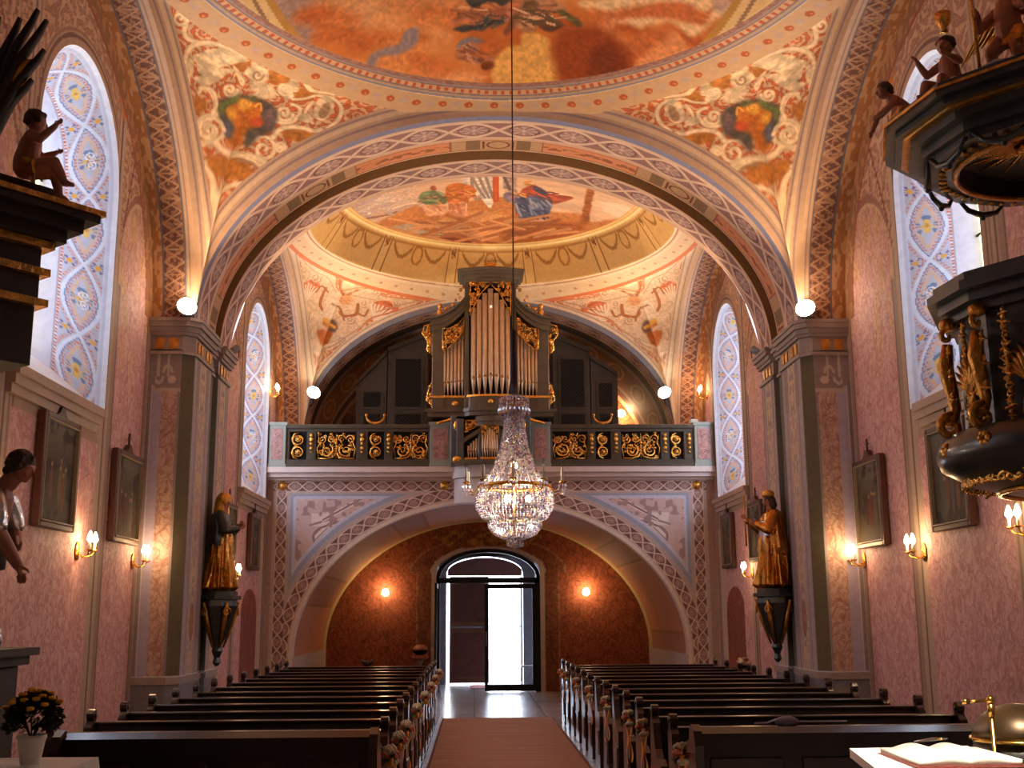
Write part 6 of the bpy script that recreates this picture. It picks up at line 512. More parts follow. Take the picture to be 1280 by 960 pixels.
# transverse arch between the bays
def soffit_transverse():
    q=arch_curve(HA,RISE,XC,ZS,ZS,1000);q2=arch_curve(HA,RISE,XC,ZS,ZS,1000,.13)
    def P3(c,y): return np.stack([c[:,0],np.full(len(c),y),c[:,1]],1)
    L=np.linalg.norm(np.diff(q,axis=0),axis=1).sum()
    def ptr(y0,y1):
        def f(S,T,V):
            y=y0+(y1-y0)*T;n=len(S);c=np.zeros((n,3));c[:]=(206,168,142);s=S-L/2
            mixc(c,(124,124,156),y<13.33)
            mixc(c,(206,176,150),(y>=13.33)&(y<13.36))
            braid(s,y-13.62,.64,c,(y>13.38)&(y<13.86),.24)
            pz=(y>13.93)&(y<14.24)
            k=np.mod(s+.43,2.5)
            pc=np.zeros((n,3));pc[:]=(186,146,112)
            mixc(pc,(210,136,98),(k>1.02)&(k<2.3));mixc(pc,(150,92,58),(k>1.02)&(k<2.3)&(np.abs(y-14.085)<.05)&(vnoise(s*16,y*30,6)>.5))
            mixc(pc,(128,100,70),((k>.0-0)&(k<.19))|((k>.67)&(k<.86)))
            em=(k>.22)&(k<.64);r=np.hypot((k-.43)/.15,(y-14.085)/.115)
            mixc(pc,(110,56,34),em&(np.abs(r-.95)<.10));mixc(pc,(110,56,34),em&(np.abs(np.abs(k-.43)-.19)-.0<.015)&(np.abs(y-14.085)<.11))
            mixc(pc,(150,96,64),(np.abs(y-13.945)<.008)|(np.abs(y-14.23)<.01)|(np.abs(k-1.02)<.012)|(np.abs(k-2.3)<.012))
            c[pz]=pc[pz]
            return c
        return f
    def dark(S,T,V): c=np.zeros((len(S),3));c[:]=(150,112,70);return c
    def b2(S,T,V):
        y=14.58+(15.2-14.58)*T;c=np.zeros((len(S),3));c[:]=(206,168,142);braid(S-L/2,y-14.87,.6,c,(y>14.63)&(y<15.11),.24);return c
    a=loft('ceiling_arch',P3(q,13.2),P3(q,14.27),1,96,ptr(13.2,14.27),M['paint'],flip=True)
    loft('ceiling_arch',P3(q,14.27),P3(q2,14.27),1,2,dark,M['paint'],flip=True)
    loft('ceiling_arch',P3(q2,14.27),P3(q2,14.58),1,6,dark,M['paint'],flip=True)
    loft('ceiling_arch',P3(q2,14.58),P3(q,14.58),1,2,dark,M['paint'],flip=True)
    loft('ceiling_arch',P3(q,14.58),P3(q,15.2),1,60,b2,M['paint'],flip=True)
soffit_transverse()
def formeret(by,x0,x1):
    yc=(by[0]+by[1])/2;ly=(by[1]-by[0])/2
    t=np.linspace(PI,0,721);q=resample([(yc+ly*math.cos(a),ZS+2.85*math.sin(a)) for a in t],760)
    P=np.stack([np.full(len(q),x0),q[:,0],q[:,1]],1);Q=P.copy();Q[:,0]=x1
    wrm=1.0 if by is B1 else 1.12
    def f(S,T,V):
        c=np.zeros((len(S),3));c[:]=(182,146,118);w=T*abs(x1-x0)
        mixc(c,(140,118,112),(w>.05)&(w<.065));mixc(c,(104,100,112),(w>.10)&(w<.12))
        m=(w>.12)&(w<.36);tc=trellis(S,w-.24,.30,.12);c[m]=tc[m]
        mixc(c,(100,96,112),(w>.36)&(w<.385));mixc(c,(158,104,66),(w>.385));mixc(c,(186,140,104),(w>.385)&(vnoise(S*14,w*30,8)>.55))
        return np.clip(c*wrm,0,255)
    loft('ceiling_arch',P,Q,1,64,f,M['paint'],flip=(x1>x0))
for by in(B1,B2):
    formeret(by,SL,XL);formeret(by,SR,XR)
vault(1,B1,1150,400);vault(2,B2,1000,330)
# rear arch over the organ gallery
def rear_arch():
    q=arch_curve(HA,RISE,XC,ZS,4.3,700);P3=lambda y:np.stack([q[:,0],np.full(len(q),y),q[:,1]],1)
    def f(S,T,V):
        y=V[:,1];c=np.zeros((len(S),3));c[:]=(196,150,116)
        mixc(c,(112,110,132),y<22.12);braid(S,y-22.38,.5,c,(y>22.16)&(y<22.6),.22,(190,150,126),(110,76,74))
        mixc(c,(70,50,34),(y>22.66)&(y<23.1));mixc(c,(168,130,112),(y>=23.1)&(y<23.35))
        m=(y>23.35)&(y<24.9);k=np.mod(S,.7);cc=np.zeros((len(S),3));cc[:]=(150,96,58);r=np.hypot(k-.35,(y-24.1)*.35)
        mixc(cc,(190,140,90),np.abs(r-.2)<.025);mixc(cc,(180,124,70),r<.1);c[m]=cc[m]
        mixc(c,(176,136,112),(y>=24.9)&(y<25.15));mixc(c,(96,52,36),(y>=25.15)&(y<25.6));mixc(c,(170,120,90),y>=25.6)
        return c
    loft('ceiling_arch',P3(22.0),P3(26.0),1,150,f,M['paint'],flip=True)
rear_arch()
# front part (behind and above the photographer)
MB().bx(XC-4.2,XC+4.2,-5,6.0,8.3,8.4).build('ceiling',M['white'])['kind']='structure'
# ================= walls
def colgrid(ax,const,u0,u1,zlo,zhi,nu,nz,painter,name,flip=False,matl=None):
    """vertical wall piece; zlo, zhi functions of u; ax 'x' -> plane x=const (u is y), 'y' -> plane y=const (u is x)"""
    u=np.linspace(u0,u1,nu);t=np.linspace(0,1,nz)
    a=np.array([zlo(v) for v in u]);b=np.array([zhi(v) for v in u])
    Z=a[:,None]+(b-a)[:,None]*t[None];U=np.repeat(u[:,None],nz,1)
    if ax=='x':V=np.stack([np.full_like(U,const),U,Z],-1).reshape(-1,3)
    else:V=np.stack([U,np.full_like(U,const),Z],-1).reshape(-1,3)
    col=painter(U.ravel(),Z.ravel());F=grid_faces(nu,nz);F=F[:,::-1] if flip else F
    return V,F,col
def join_grids(name,parts,matl,kind='structure'):
    V=[];F=[];K=[];n=0
    for v,f,c in parts:
        V.append(v);F.append(f+n);n+=len(v)
        K.append(c if c.shape[1]==4 else np.concatenate([c,np.zeros((len(c),1))],1))
    o=mesh_obj(name,np.concatenate(V),np.concatenate(F),matl,None,False,np.concatenate(K))
    if kind:o['kind']=kind
    return o
WIN={'L':[(9.5,11.72),(18.75,20.95)],'R':[(9.5,11.42),(18.7,20.88)]}
WZ0,WZS,WZT=3.74,6.05,7.16
def win_top(y,w):
    c=(w[0]+w[1])/2;h=(w[1]-w[0])/2;return WZS+(WZT-WZS)*math.sqrt(max(0,1-((y-c)/h)**2))
def wall_paint(side):
    dy=0 if side=='L' else -.12
    W=WIN[side]
    def f(Y,Z):
        n=len(Y);c=np.zeros((n,4));rgb=c[:,:3]
        rgb[:]=(216,172,168);c[:,3]=.85
        bei=(184,158,138);bei2=(160,134,118)
        def strip(m,col=bei,v=.1): rgb[m]=col;c[m,3]=v
        # upper zone: mauve-beige with painted scrollwork
        up=Z>6.0
        st=scroll_tex(Y,Z,9,3.2)
        lf,ed=volutes(Y,Z*.8,.40,5);ub=np.zeros((n,3));ub[:]=(168,128,108);mixc(ub,(124,88,74),ed*.7);mixc(ub,(204,168,138),lf*.8)
        def arch_niche(y0,y1,ztop):
            m=(Y>y0)&(Y<y1);cc=(y0+y1)/2;h=(y1-y0)/2;H=1.15
            za=ztop-H+H*np.sqrt(np.clip(1-((Y-cc)/h)**2,0,1));e=np.minimum(h-np.abs(Y-cc),za-Z)
            o=m&(Z>ztop-H-.0)&(Z>za);rgb[o]=ub[o];c[o,3]=.2
            i=m&(Z<=za)
            s2=np.where(vnoise(Y*9,Z*3.2,7)>.66,1.0,0.0);g=sst(5.2,6.2,Z)*.8
            a=rgb[i];mixc(a,(182,150,120),(g[i]*.75));mixc(a,(214,172,128),s2[i]*sst(4.0,4.6,Z[i])*.55);rgb[i]=a
            ed=m&(np.abs(e)<.05)&(Z>3.0);strip(ed,(148,104,92));ed=m&(e>.05)&(e<.09)&(Z>3.0);strip(ed,(196,166,136))
            for ya in(y0+.10,y1-.10):
                t_=np.clip((Z-(ztop-.5))/1.9,0,1);yl=ya+(cc-ya)*t_;strip(m&(Z>ztop-.5)&(Z<ztop+1.4)&(np.abs(Y-yl)<.022),(128,66,58),0)
            full=m&((Y<y0+.14)|(Y>y1-.14))
            strip(full&(Z<ztop-H),bei2);strip(m&((np.abs(Y-y0-.11)<.015)|(np.abs(Y-y1+.11)<.015))&(Z<ztop-H),(120,92,84))
        def win_zone(w,y0,y1):
            m=(Y>=y0)&(Y<=y1);o=m&(Z>WZS-.3);rgb[o]=ub[o];c[o,3]=.2
            # frame round the window
            cc=(w[0]+w[1])/2;h=(w[1]-w[0])/2
            k=np.hypot((Y-cc)/(h),np.maximum(Z-WZS,0)/(WZT-WZS)*1.0);dist=np.where(Z>WZS,(k-1)*h,np.abs(Y-cc)-h)
            fr=m&(dist<.17)&(Z>3.4);strip(fr,(176,146,126));strip(fr&(np.abs(dist-.09)<.02),(120,90,84));strip(fr&(np.abs(dist-.15)<.015),(150,116,100))
            for yy in(y0,y1):
                t=np.abs(Y-yy)
                strip((t<.17)&(Z<8),bei);strip((t<.03)&(Z<8),(96,74,72));strip((np.abs(t-.12)<.015),(142,112,100))
        for b,w in((B1,W[0]),(B2,W[1])):
            up2=(Y>b[0])&(Y<b[1])&(Z>6.3);rgb[up2]=ub[up2];c[up2,3]=.2
            win_zone(w,w[0]-.28,w[1]+(.0 if b is B1 else .05)+.0)
            arch_niche(w[1]+.12,b[1]-.02,6.35)
            arch_niche(b[0]+.1,w[0]-.34,6.35)
            # pendant ornament beside the window head
            yo=w[1]-.1;orn=(np.hypot((Y-yo+(Z-7.3)*.35)/.14,(Z-7.35)/.36)<1);strip(orn&(vnoise(Y*26,Z*20,3)>.35),(204,120,44),0)
            # dull gold-red edging along the wall arch
            yc=(b[0]+b[1])/2;ly=(b[1]-b[0])/2
            rr=np.hypot((Y-yc)/ly,(Z-ZS)/2.85);ed=(rr>.93)&(rr<1.02)&(Z>ZS)&(Y>b[0])&(Y<b[1]);strip(ed,(146,104,78),0);strip(ed&(vnoise(Y*16,Z*11,6)>.5),(176,128,90),0);strip((rr>.915)&(rr<.93)&(Z>ZS),(150,84,66),0)
            # red marble under the second window
        nb=(Y>19.15)&(Y<20.5)&(Z<1.72+.42*np.sqrt(np.clip(1-((Y-19.825)/.675)**2,0,1)));rgb[nb]=(146,84,66);c[nb,3]=1
        nb=(Y>=20.5)&(Y<20.95)&(Z<3.2);strip(nb,(196,170,148))
        lo=Z<.22;strip(lo,(150,132,128),.3)
        return c
    return f
def side_wall(side):
    X=XL if side=='L' else XR;W=WIN[side];pf=wall_paint(side);fl=side=='R'
    parts=[];top=lambda y:8.35;bot=lambda y:0.0
    def seg(a,b,zl,zh,nz):
        parts.append(colgrid('x',X,a,b,zl,zh,max(2,int((b-a)/.034)),nz,pf,'w',fl))
    segs=[(6.0,W[0][0]),(W[0][1],W[1][0]),(W[1][1],22.0)]
    for a,b in segs: seg(a,b,bot,top,520)
    for w in W:
        ys=lambda v:WZ0;seg(w[0],w[1],bot,ys,230)
        c=(w[0]+w[1])/2;h=(w[1]-w[0])/2
        t=np.linspace(PI,0,90);u=c+h*np.cos(t);nz=130
        a=np.array([win_top(v,w) for v in u]);Z=a[:,None]+(8.35-a)[:,None]*np.linspace(0,1,nz)[None];U=np.repeat(u[:,None],nz,1)
        V=np.stack([np.full_like(U,X),U,Z],-1).reshape(-1,3);F=grid_faces(90,nz);parts.append((V,F[:,::-1] if fl else F,pf(U.ravel(),Z.ravel())))
    join_grids('wall_left' if side=='L' else 'wall_right',parts,M['paint'])
    MB().bx(X-.05 if side=='L' else X,X if side=='L' else X+.05,-5,6,0,8.4).build('wall_left' if side=='L' else 'wall_right',M['white'])['kind']='structure'
side_wall('L');side_wall('R')
# ================= windows
def glassmat():
    m=bpy.data.materials.new('stained_glass');m.use_nodes=True;nt=m.node_tree;nt.nodes.clear();N=nt.nodes;L=nt.links
    a=N.new('ShaderNodeVertexColor');a.layer_name='Col';t=N.new('ShaderNodeBsdfTransparent');d=N.new('ShaderNodeBsdfTranslucent');g=N.new('ShaderNodeBsdfGlossy')
    g.inputs['Roughness'].default_value=.08
    L.new(a.outputs['Color'],t.inputs[0]);L.new(a.outputs['Color'],d.inputs[0])
    m1=N.new('ShaderNodeMixShader');m1.inputs[0].default_value=.35;L.new(t.outputs[0],m1.inputs[1]);L.new(d.outputs[0],m1.inputs[2])
    m2=N.new('ShaderNodeMixShader');m2.inputs[0].default_value=.05;L.new(m1.outputs[0],m2.inputs[1]);L.new(g.outputs[0],m2.inputs[2])
    o=N.new('ShaderNodeOutputMaterial');L.new(m2.outputs[0],o.inputs[0]);return m
M['glass']=glassmat()
def win_outline(w,z0,n):
    c=(w[0]+w[1])/2;h=(w[1]-w[0])/2
    t=np.linspace(0,PI,200);pts=[(w[1],z0)]+[(c+h*math.cos(a),WZS+(WZT-WZS)*math.sin(a)) for a in t]+[(w[0],z0)]
    return resample(pts,n)
def inset(w,z0,d,dt,n):
    c=(w[0]+w[1])/2;h=(w[1]-w[0])/2-d
    t=np.linspace(0,PI,200);pts=[(c+h,z0)]+[(c+h*math.cos(a),WZS+(WZT-WZS-dt)*math.sin(a)) for a in t]+[(c-h,z0)]
    return resample(pts,n)
def jamb_paint(S,T,V):
    n=len(S);c=np.zeros((n,3));c[:]=(222,226,240);wd=.5
    w=(T-.5)*wd                                  # metres across
    mixc(c,(206,216,232),(T<.17));mixc(c,(236,242,252),(T<.11))
    m=(T>.19)&(T<.93);hw=.17;p=.86;s=S+.2;q=(T-.545)*wd
    k=np.floor(s/p);u=(s/p-k-.5)*2;e=hw*np.cos(u*PI/2);inn=np.abs(q)<e
    b=np.zeros((n,3));b[:]=(196,198,210)
    pe=np.abs(np.abs(q)-e)
    # beaded orange-red tufts beside the ribbons
    bead=(np.mod(s*24,1)<.55)&(np.mod(pe*60,1)<.7)
    mixc(b,(216,132,98),(pe<.066)&(pe>.034)&bead);mixc(b,(230,190,150),(pe<.1)&(pe>.075)&inn)
    # flower heads
    r1=np.hypot(u*p/2*.75,q);an=np.arctan2(q,u);mixc(b,(232,196,110),inn&(r1<.05+.02*np.cos(an*6)));mixc(b,(214,150,70),r1<.018)
    mixc(b,(120,140,176),inn&(r1>.06)&(r1<.1)&(np.cos(an*7)>.3))
    for sg in(-1,1):
        r2=np.hypot((np.abs(u)-1)*p/2,q-sg*.125);mixc(b,(230,176,84),r2<.03);mixc(b,(120,112,150),(r2>.035)&(r2<.07)&(np.cos(np.arctan2(q-sg*.125,(np.abs(u)-1))*9)>.2))
    # curled ribbon ends on every other lens
    odd=np.mod(k,2)==1
    for sg in(-1,1):
        ru=u*p/2-sg*.055;rq=q+.02;rr=np.hypot(ru,rq);sp=np.mod(rr/.03-sg*np.arctan2(rq,ru)/(2*PI),1);mixc(b,(236,240,250),odd&(rr<.055)&(sp<.45));mixc(b,(110,130,170),odd&(rr<.055)&(sp>.45)&(sp<.6))
    mixc(b,(224,230,240),sst(.026,.016,pe));mixc(b,(120,140,178),(pe>.018)&(pe<.03)&(np.abs(q)<e))
    c[m]=b[m];mixc(c,(208,120,78),(T>.93)&(np.mod(S*22,1)<.6));mixc(c,(176,168,178),T>.965)
    return c
def plain(col):
    def f(S,T,V): c=np.zeros((len(S),3));c[:]=col;return c
    return f
wn=0
for side,sx in(('L',-1),('R',1)):
    X0=XL if side=='L' else XR;X1=X0+sx*.46;X2=X0+sx*.66
    for wi,w in enumerate(WIN[side]):
        wn+=1
        A=win_outline(w,WZ0,620);Bc=inset(w,4.16,.36,.3,620);G=inset(w,4.3,.5,.45,620)
        P3=lambda q,x:np.stack([np.full(len(q),x),q[:,0],q[:,1]],1)
        root=thing('window_%d'%wn,None,None);root['kind']='structure'
        root.location=(X0,(w[0]+w[1])/2,WZ0)
        def lf(nm,P,Q,nw,pt,flip):
            t=np.linspace(0,1,nw);Gd=P[:,None,:]*(1-t)[None,:,None]+Q[:,None,:]*t[None,:,None]
            sl=np.concatenate([[0],np.cumsum(np.linalg.norm(np.diff(P,axis=0),axis=1))]);S=np.repeat(sl[:,None],nw,1).ravel();T=np.repeat(t[None],len(P),0).ravel();V=Gd.reshape(-1,3)
            F=grid_faces(len(P),nw);F=F[:,::-1] if flip else F
            return mesh_obj(nm,V,F,M['paint'],root,True,pt(S,T,V),world=True)
        lf('jamb',P3(A,X0),P3(Bc,X1),46,jamb_paint,sx>0);lf('reveal',P3(Bc,X1),P3(G,X2),4,plain((206,204,212)),sx>0)
        # sloping sill
        V=np.array([(X0,w[0],WZ0),(X0,w[1],WZ0),(X1,w[1]-.36,4.16),(X1,w[0]+.36,4.16),(X2,w[1]-.5,4.3),(X2,w[0]+.5,4.3)])
        mesh_obj('sill',V,[(0,1,2,3),(3,2,4,5)],M['white'],root,world=True)
        # leaded pane
        ny,nz=90,260;c=(w[0]+w[1])/2;h=(w[1]-w[0])/2-.5
        t=np.linspace(-1,1,ny);ztop=WZS+(WZT-WZS-.45)*np.sqrt(np.clip(1-t*t,0,1))
        Z=4.3+(ztop-4.3)[:,None]*np.linspace(0,1,nz)[None];Y=np.repeat((c+h*t)[:,None],nz,1);u=np.repeat(t[:,None],nz,1).ravel()
        y=Y.ravel();z=Z.ravel();col=np.zeros((len(y),3));col[:]=(232,238,246)
        q=(y-c);k=np.mod(z,.9)-.45;r=np.hypot(q,k)
        mixc(col,(230,176,60),np.abs(r-.24)<.035);mixc(col,(120,84,40),np.abs(np.hypot(q-.08,k-.08)-.1)<.02);mixc(col,(214,190,120),(np.abs(u)>.8));mixc(col,(150,170,210),(r<.1))
        mixc(col,(150,110,70),(np.abs(u)>.78)&(np.abs(u)<.82))
        mixc(col,(70,60,60),(np.abs(np.mod(z*3.1+q*1.4,1)-.5)<.02)|(np.abs(np.mod(z*3.1-q*1.4,1)-.5)<.02))
        mesh_obj('pane',np.stack([np.full_like(y,X2),y,z],1),grid_faces(ny,nz),M['glass'],root,True,col,world=True)
        mb=MB()
        for zz in(4.75,5.45,6.1):
            mb.tube([(X2-sx*.03,c-h,zz),(X2-sx*.03,c+h,zz)],.014,6)
        mb.build('window_bar',M['iron'],root,world=True)
        # masonry closing the wall thickness outside the opening keeps daylight out: outer wall sheet
        # cornice below the window
        mb=MB();y0,y1=w[0]-.25,w[1]+(-.30 if wi==0 else .05)
        for(a,b,d)in((3.66,3.74,.10),(3.58,3.66,.07),(3.50,3.58,.04)):
            mb.bx(min(X0,X0-sx*d),max(X0,X0-sx*d),y0,y1,a,b)
        o=mb.build('trim_%d'%wn,M.setdefault('beige',mat('beige_stone_paint',(178,152,132),.6,0,var=.08)));o['kind']='structure'
# ================= piers
def strip_path(path,z0,z1,painter,nz,step=.012):
    out=[]
    for i in range(len(path)-1):
        a=np.array(path[i]);b=np.array(path[i+1]);Ls=np.linalg.norm(b-a);nu=max(2,int(Ls/step)+1)
        t=np.linspace(0,1,nu);z=np.linspace(z0,z1,nz);X=(a[0]+(b[0]-a[0])*t)[:,None]+0*z[None];Y=(a[1]+(b[1]-a[1])*t)[:,None]+0*z[None];Z=z[None]+0*X
        U=np.repeat((t*Ls)[:,None],nz,1)
        out.append((np.stack([X,Y,Z],-1).reshape(-1,3),grid_faces(nu,nz),painter(i,U.ravel(),Z.ravel(),Ls)))
    return out
def pier_path(side,y0,y1,e=0.0,groove=True):
    s=1 if side=='L' else -1;xw=XL if side=='L' else XR;xf=SL if side=='L' else SR
    xf2=xf+s*e;xc=xf+s*(e-.12)
    p=[(xw,y0-e),(xc,y0-e),(xf2,y0+.12-e)]
    if groove:p+=[(xf2,14.22-e*.2),(xf+s*(e-.06),14.22-e*.2),(xf+s*(e-.06),14.56+e*.2),(xf2,14.56+e*.2)]
    p+=[(xf2,y1+e),(xw,y1+e)]
    return p
def pier_painter(i,U,Z,L):
    n=len(U);c=np.zeros((n,4));rgb=c[:,:3];rgb[:]=(178,158,158);c[:,3]=.25
    def st(m,col,v=0.1): rgb[m]=col;c[m,3]=v
    u=U/L
    if i==0:
        st(np.ones(n,bool),(150,136,140));st((u>.12)&(u<.42)&(Z<4.35),(182,170,196),.15);st((u>=.42)&(u<.93)&(Z<4.35),(200,168,154),1.0);st((np.abs(u-.12)<.02)&(Z<4.35),(214,206,210))
        sw=(Z>4.3)&(Z<4.74)&(u>.2)&(u<.9);st(sw,(150,134,130));st(sw&(np.abs(np.abs(u-.45)-.16)<.035)&(Z>4.45),(196,184,176));st(sw&(np.abs(np.hypot(u-.58,(Z-4.50)*1.6)-.13)<.035)&(Z>4.5),(196,184,176));st(sw&(np.abs(np.hypot(u-.32,(Z-4.46)*1.6)-.13)<.035)&(Z<4.46),(196,184,176));st(sw&(np.hypot((u-.72)*.4,Z-4.42)<.05),(206,190,178))
        st((Z<4.32)&(Z>4.27)&(u>.12),(196,176,160))
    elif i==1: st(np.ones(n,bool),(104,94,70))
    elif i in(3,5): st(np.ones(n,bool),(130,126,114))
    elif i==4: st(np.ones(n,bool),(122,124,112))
    elif i in(2,6):
        st(np.ones(n,bool),(176,162,166),.25);cm=(np.abs(u-.5)<.30);st(cm,(184,160,154),.2)
        yy=np.mod(Z*1.6,1)-.5;xx=(u-.5)*L;rr=np.hypot(xx,yy*.5);lf=(np.cos(np.arctan2(yy*.6,np.abs(xx)+1e-4)*7)>.1)&(rr<.16)&(rr>.02);st(cm&lf,(210,186,156));st(cm&(np.abs(np.abs(xx)-.06*np.abs(np.sin(Z*5)))<.008),(146,122,116))
        cap_=(Z>4.15)&(Z<4.7);st(cap_&(np.abs(u-.5)<.36),(160,142,134));st(cap_&(np.abs(np.abs(xx)-.12)<.022),(204,188,172));st(cap_&(np.hypot(xx,(Z-4.28)*.8)<.05),(214,190,150))
        orn=vnoise(np.abs(U-L/2)*40,Z*18,3)>.55;st(cm&orn&(np.abs(u-.5)<.17),(206,180,150))
        st(np.abs(np.abs(u-.5)-.27)<.02,(150,134,136));st(u<.04,(120,104,92));st(u>.96,(120,104,92))
        ov=np.hypot((u-.5)*L/.09,(Z-1.62)/.2);st(ov<1,(176,124,96),.5);st(np.abs(ov-1)<.12,(140,116,110))
    else: st(np.ones(n,bool),(168,150,146))
    pl=Z<1.0;st(pl,(134,130,138),.35);st((Z>1.0)&(Z<1.03),(206,204,210))
    return c
for side in('L','R'):
    nm='pier_left' if side=='L' else 'pier_right'
    pp=pier_path(side,13.2,15.2)
    parts=strip_path(pp,0,4.78,pier_painter,420)
    if side=='L': parts=[(v,f[:,::-1],c) for v,f,c in parts]
    o=join_grids('trim_%d'%(11 if side=='L' else 12),parts,M['paint'])
    # base, frieze and cornice as real mouldings
    pt=MB()
    def slab(mb,z0,z1,e,mi=0):
        q=pier_path(side,13.2,15.2,e);mb.prism(q if side=='R' else q[::-1],z0,z1,'z',mi)
    mb=MB();slab(mb,0,.14,.05);slab(mb,.94,1.02,.015)
    slab(mb,4.72,4.76,.03);slab(mb,4.76,4.95,.0,0);slab(mb,4.95,4.99,.035);slab(mb,4.99,5.05,.055);slab(mb,5.05,5.11,.085);slab(mb,5.11,5.15,.10)
    o=mb.build('trim_%d'%(13 if side=='L' else 14),[M.setdefault('greige',mat('grey_beige_moulding_paint',(158,140,132),.6,0,var=.1))]);o['kind']='structure'
    # gilded squares of the frieze
    s=1 if side=='L' else -1;xw=XL if side=='L' else XR;xf=SL if side=='L' else SR
    mb=MB()
    for a in(.06,.22):
        mb.bx(*(sorted((xw+s*a,xw+s*(a+.11)))),13.2-.012,13.2,4.79,4.92)
    for y in(13.42,13.58,13.85,14.0,14.66,14.82,14.98): mb.bx(*sorted((xf,xf+s*.012)),y,y+.11,4.79,4.92)
    o=mb.build('trim_%d'%(15 if side=='L' else 16),M['oldgold']);o['kind']='structure'
# ================= organ gallery
def ellz(x,a=3.6,b=2.75,z0=1.0): return z0+b*math.sqrt(max(0,1-((x-XC)/a)**2))
def gallery_paint(X,Z):
    n=len(X);c=np.zeros((n,4));rgb=c[:,:3];rgb[:]=(196,180,176)
    x=X-XC;sx=np.abs(x);a,b,z0=3.6,2.75,1.0
    # distance outside the arch, position along it
    zz=np.maximum(Z-z0,0);k=np.hypot(x/a,zz/b);g=np.hypot(x/a**2,zz/b**2)/np.maximum(k,1e-6);d=(k-1)/np.maximum(g,1e-6);d=np.where(Z<z0,sx-a,d)
    tt=np.arctan2(zz/b,sx/a);tb=np.linspace(0,PI/2,400);sl=np.concatenate([[0],np.cumsum(np.hypot(np.diff(a*np.cos(tb)),np.diff(b*np.sin(tb))))]);s=np.where(Z<z0,Z-z0,np.interp(tt,tb,sl))
    edge=4.16-.02
    w=edge-sx                           # distance from the side wall
    cream=(222,200,184);bg=(124,92,88)
    blue=(162,172,196)
    panel=(Z>2.05)&(Z<3.80)&(w>.54)&(d>.52)
    frame=(Z>1.9)&(Z<3.9)&(w>.42)&(d>.38)
    rgb[frame]=blue
    f2=(Z>2.0)&(Z<3.86)&(w>.48)&(d>.46);rgb[f2]=(206,206,220)
    rgb[panel]=(214,188,184)
    # pale trophy relief painted in the panel: drum, flag and branches
    side=np.sign(x)
    P=sx-3.02;Q=Z-3.22
    m=panel
    dr=np.hypot(P/.26,(Q+.12)/.2)
    mixc(rgb,(236,222,216),m&(dr<1));mixc(rgb,(160,134,132),m&(np.abs(dr-1)<.09));mixc(rgb,(164,140,138),m&(dr<1)&(np.abs(np.mod((P+Q)*9,1)-.5)<.13))
    mixc(rgb,(236,222,216),m&(np.abs(Q-.2-.0*P)<.12)&(P>-.05)&(P<.3));mixc(rgb,(168,142,140),m&(np.abs(Q-.2+.3*P)<.02)&(P>-.1)&(P<.34))
    for a0,b0 in((.9,.25),(.55,.1)):
        L0=np.abs(Q-a0*(-P)*.62-b0);mixc(rgb,(150,124,122),m&(L0<.022)&(P<.1)&(P>-.62));mixc(rgb,(240,228,222),m&(np.abs(L0-.03)<.01)&(P<.1)&(P>-.6))
    lv=(vnoise(P*14,Q*10,6)>.62)&(vnoise(P*3,Q*3,8)>.42);mixc(rgb,(176,148,146),m&lv&(dr>1))
    # interlaced bands
    m=(Z>3.94)&(Z<4.14)&(sx>.62);rgb[m]=bg;braid(sx,Z-4.04,.27,rgb,m,.10,cream,bg)
    m=(w>.16)&(w<.36)&(Z<4.14);braid(Z,w-.26,.27,rgb,m,.10,cream,bg)
    m=(d>.09)&(d<.31)&(sx>.62)&(w>.36);braid(s,d-.20,.27,rgb,m,.11,cream,bg)
    m=(d>=-.01)&(d<.07);rgb[m]=(226,212,200);m=(w<.1);rgb[m]=(176,150,140)
    return c
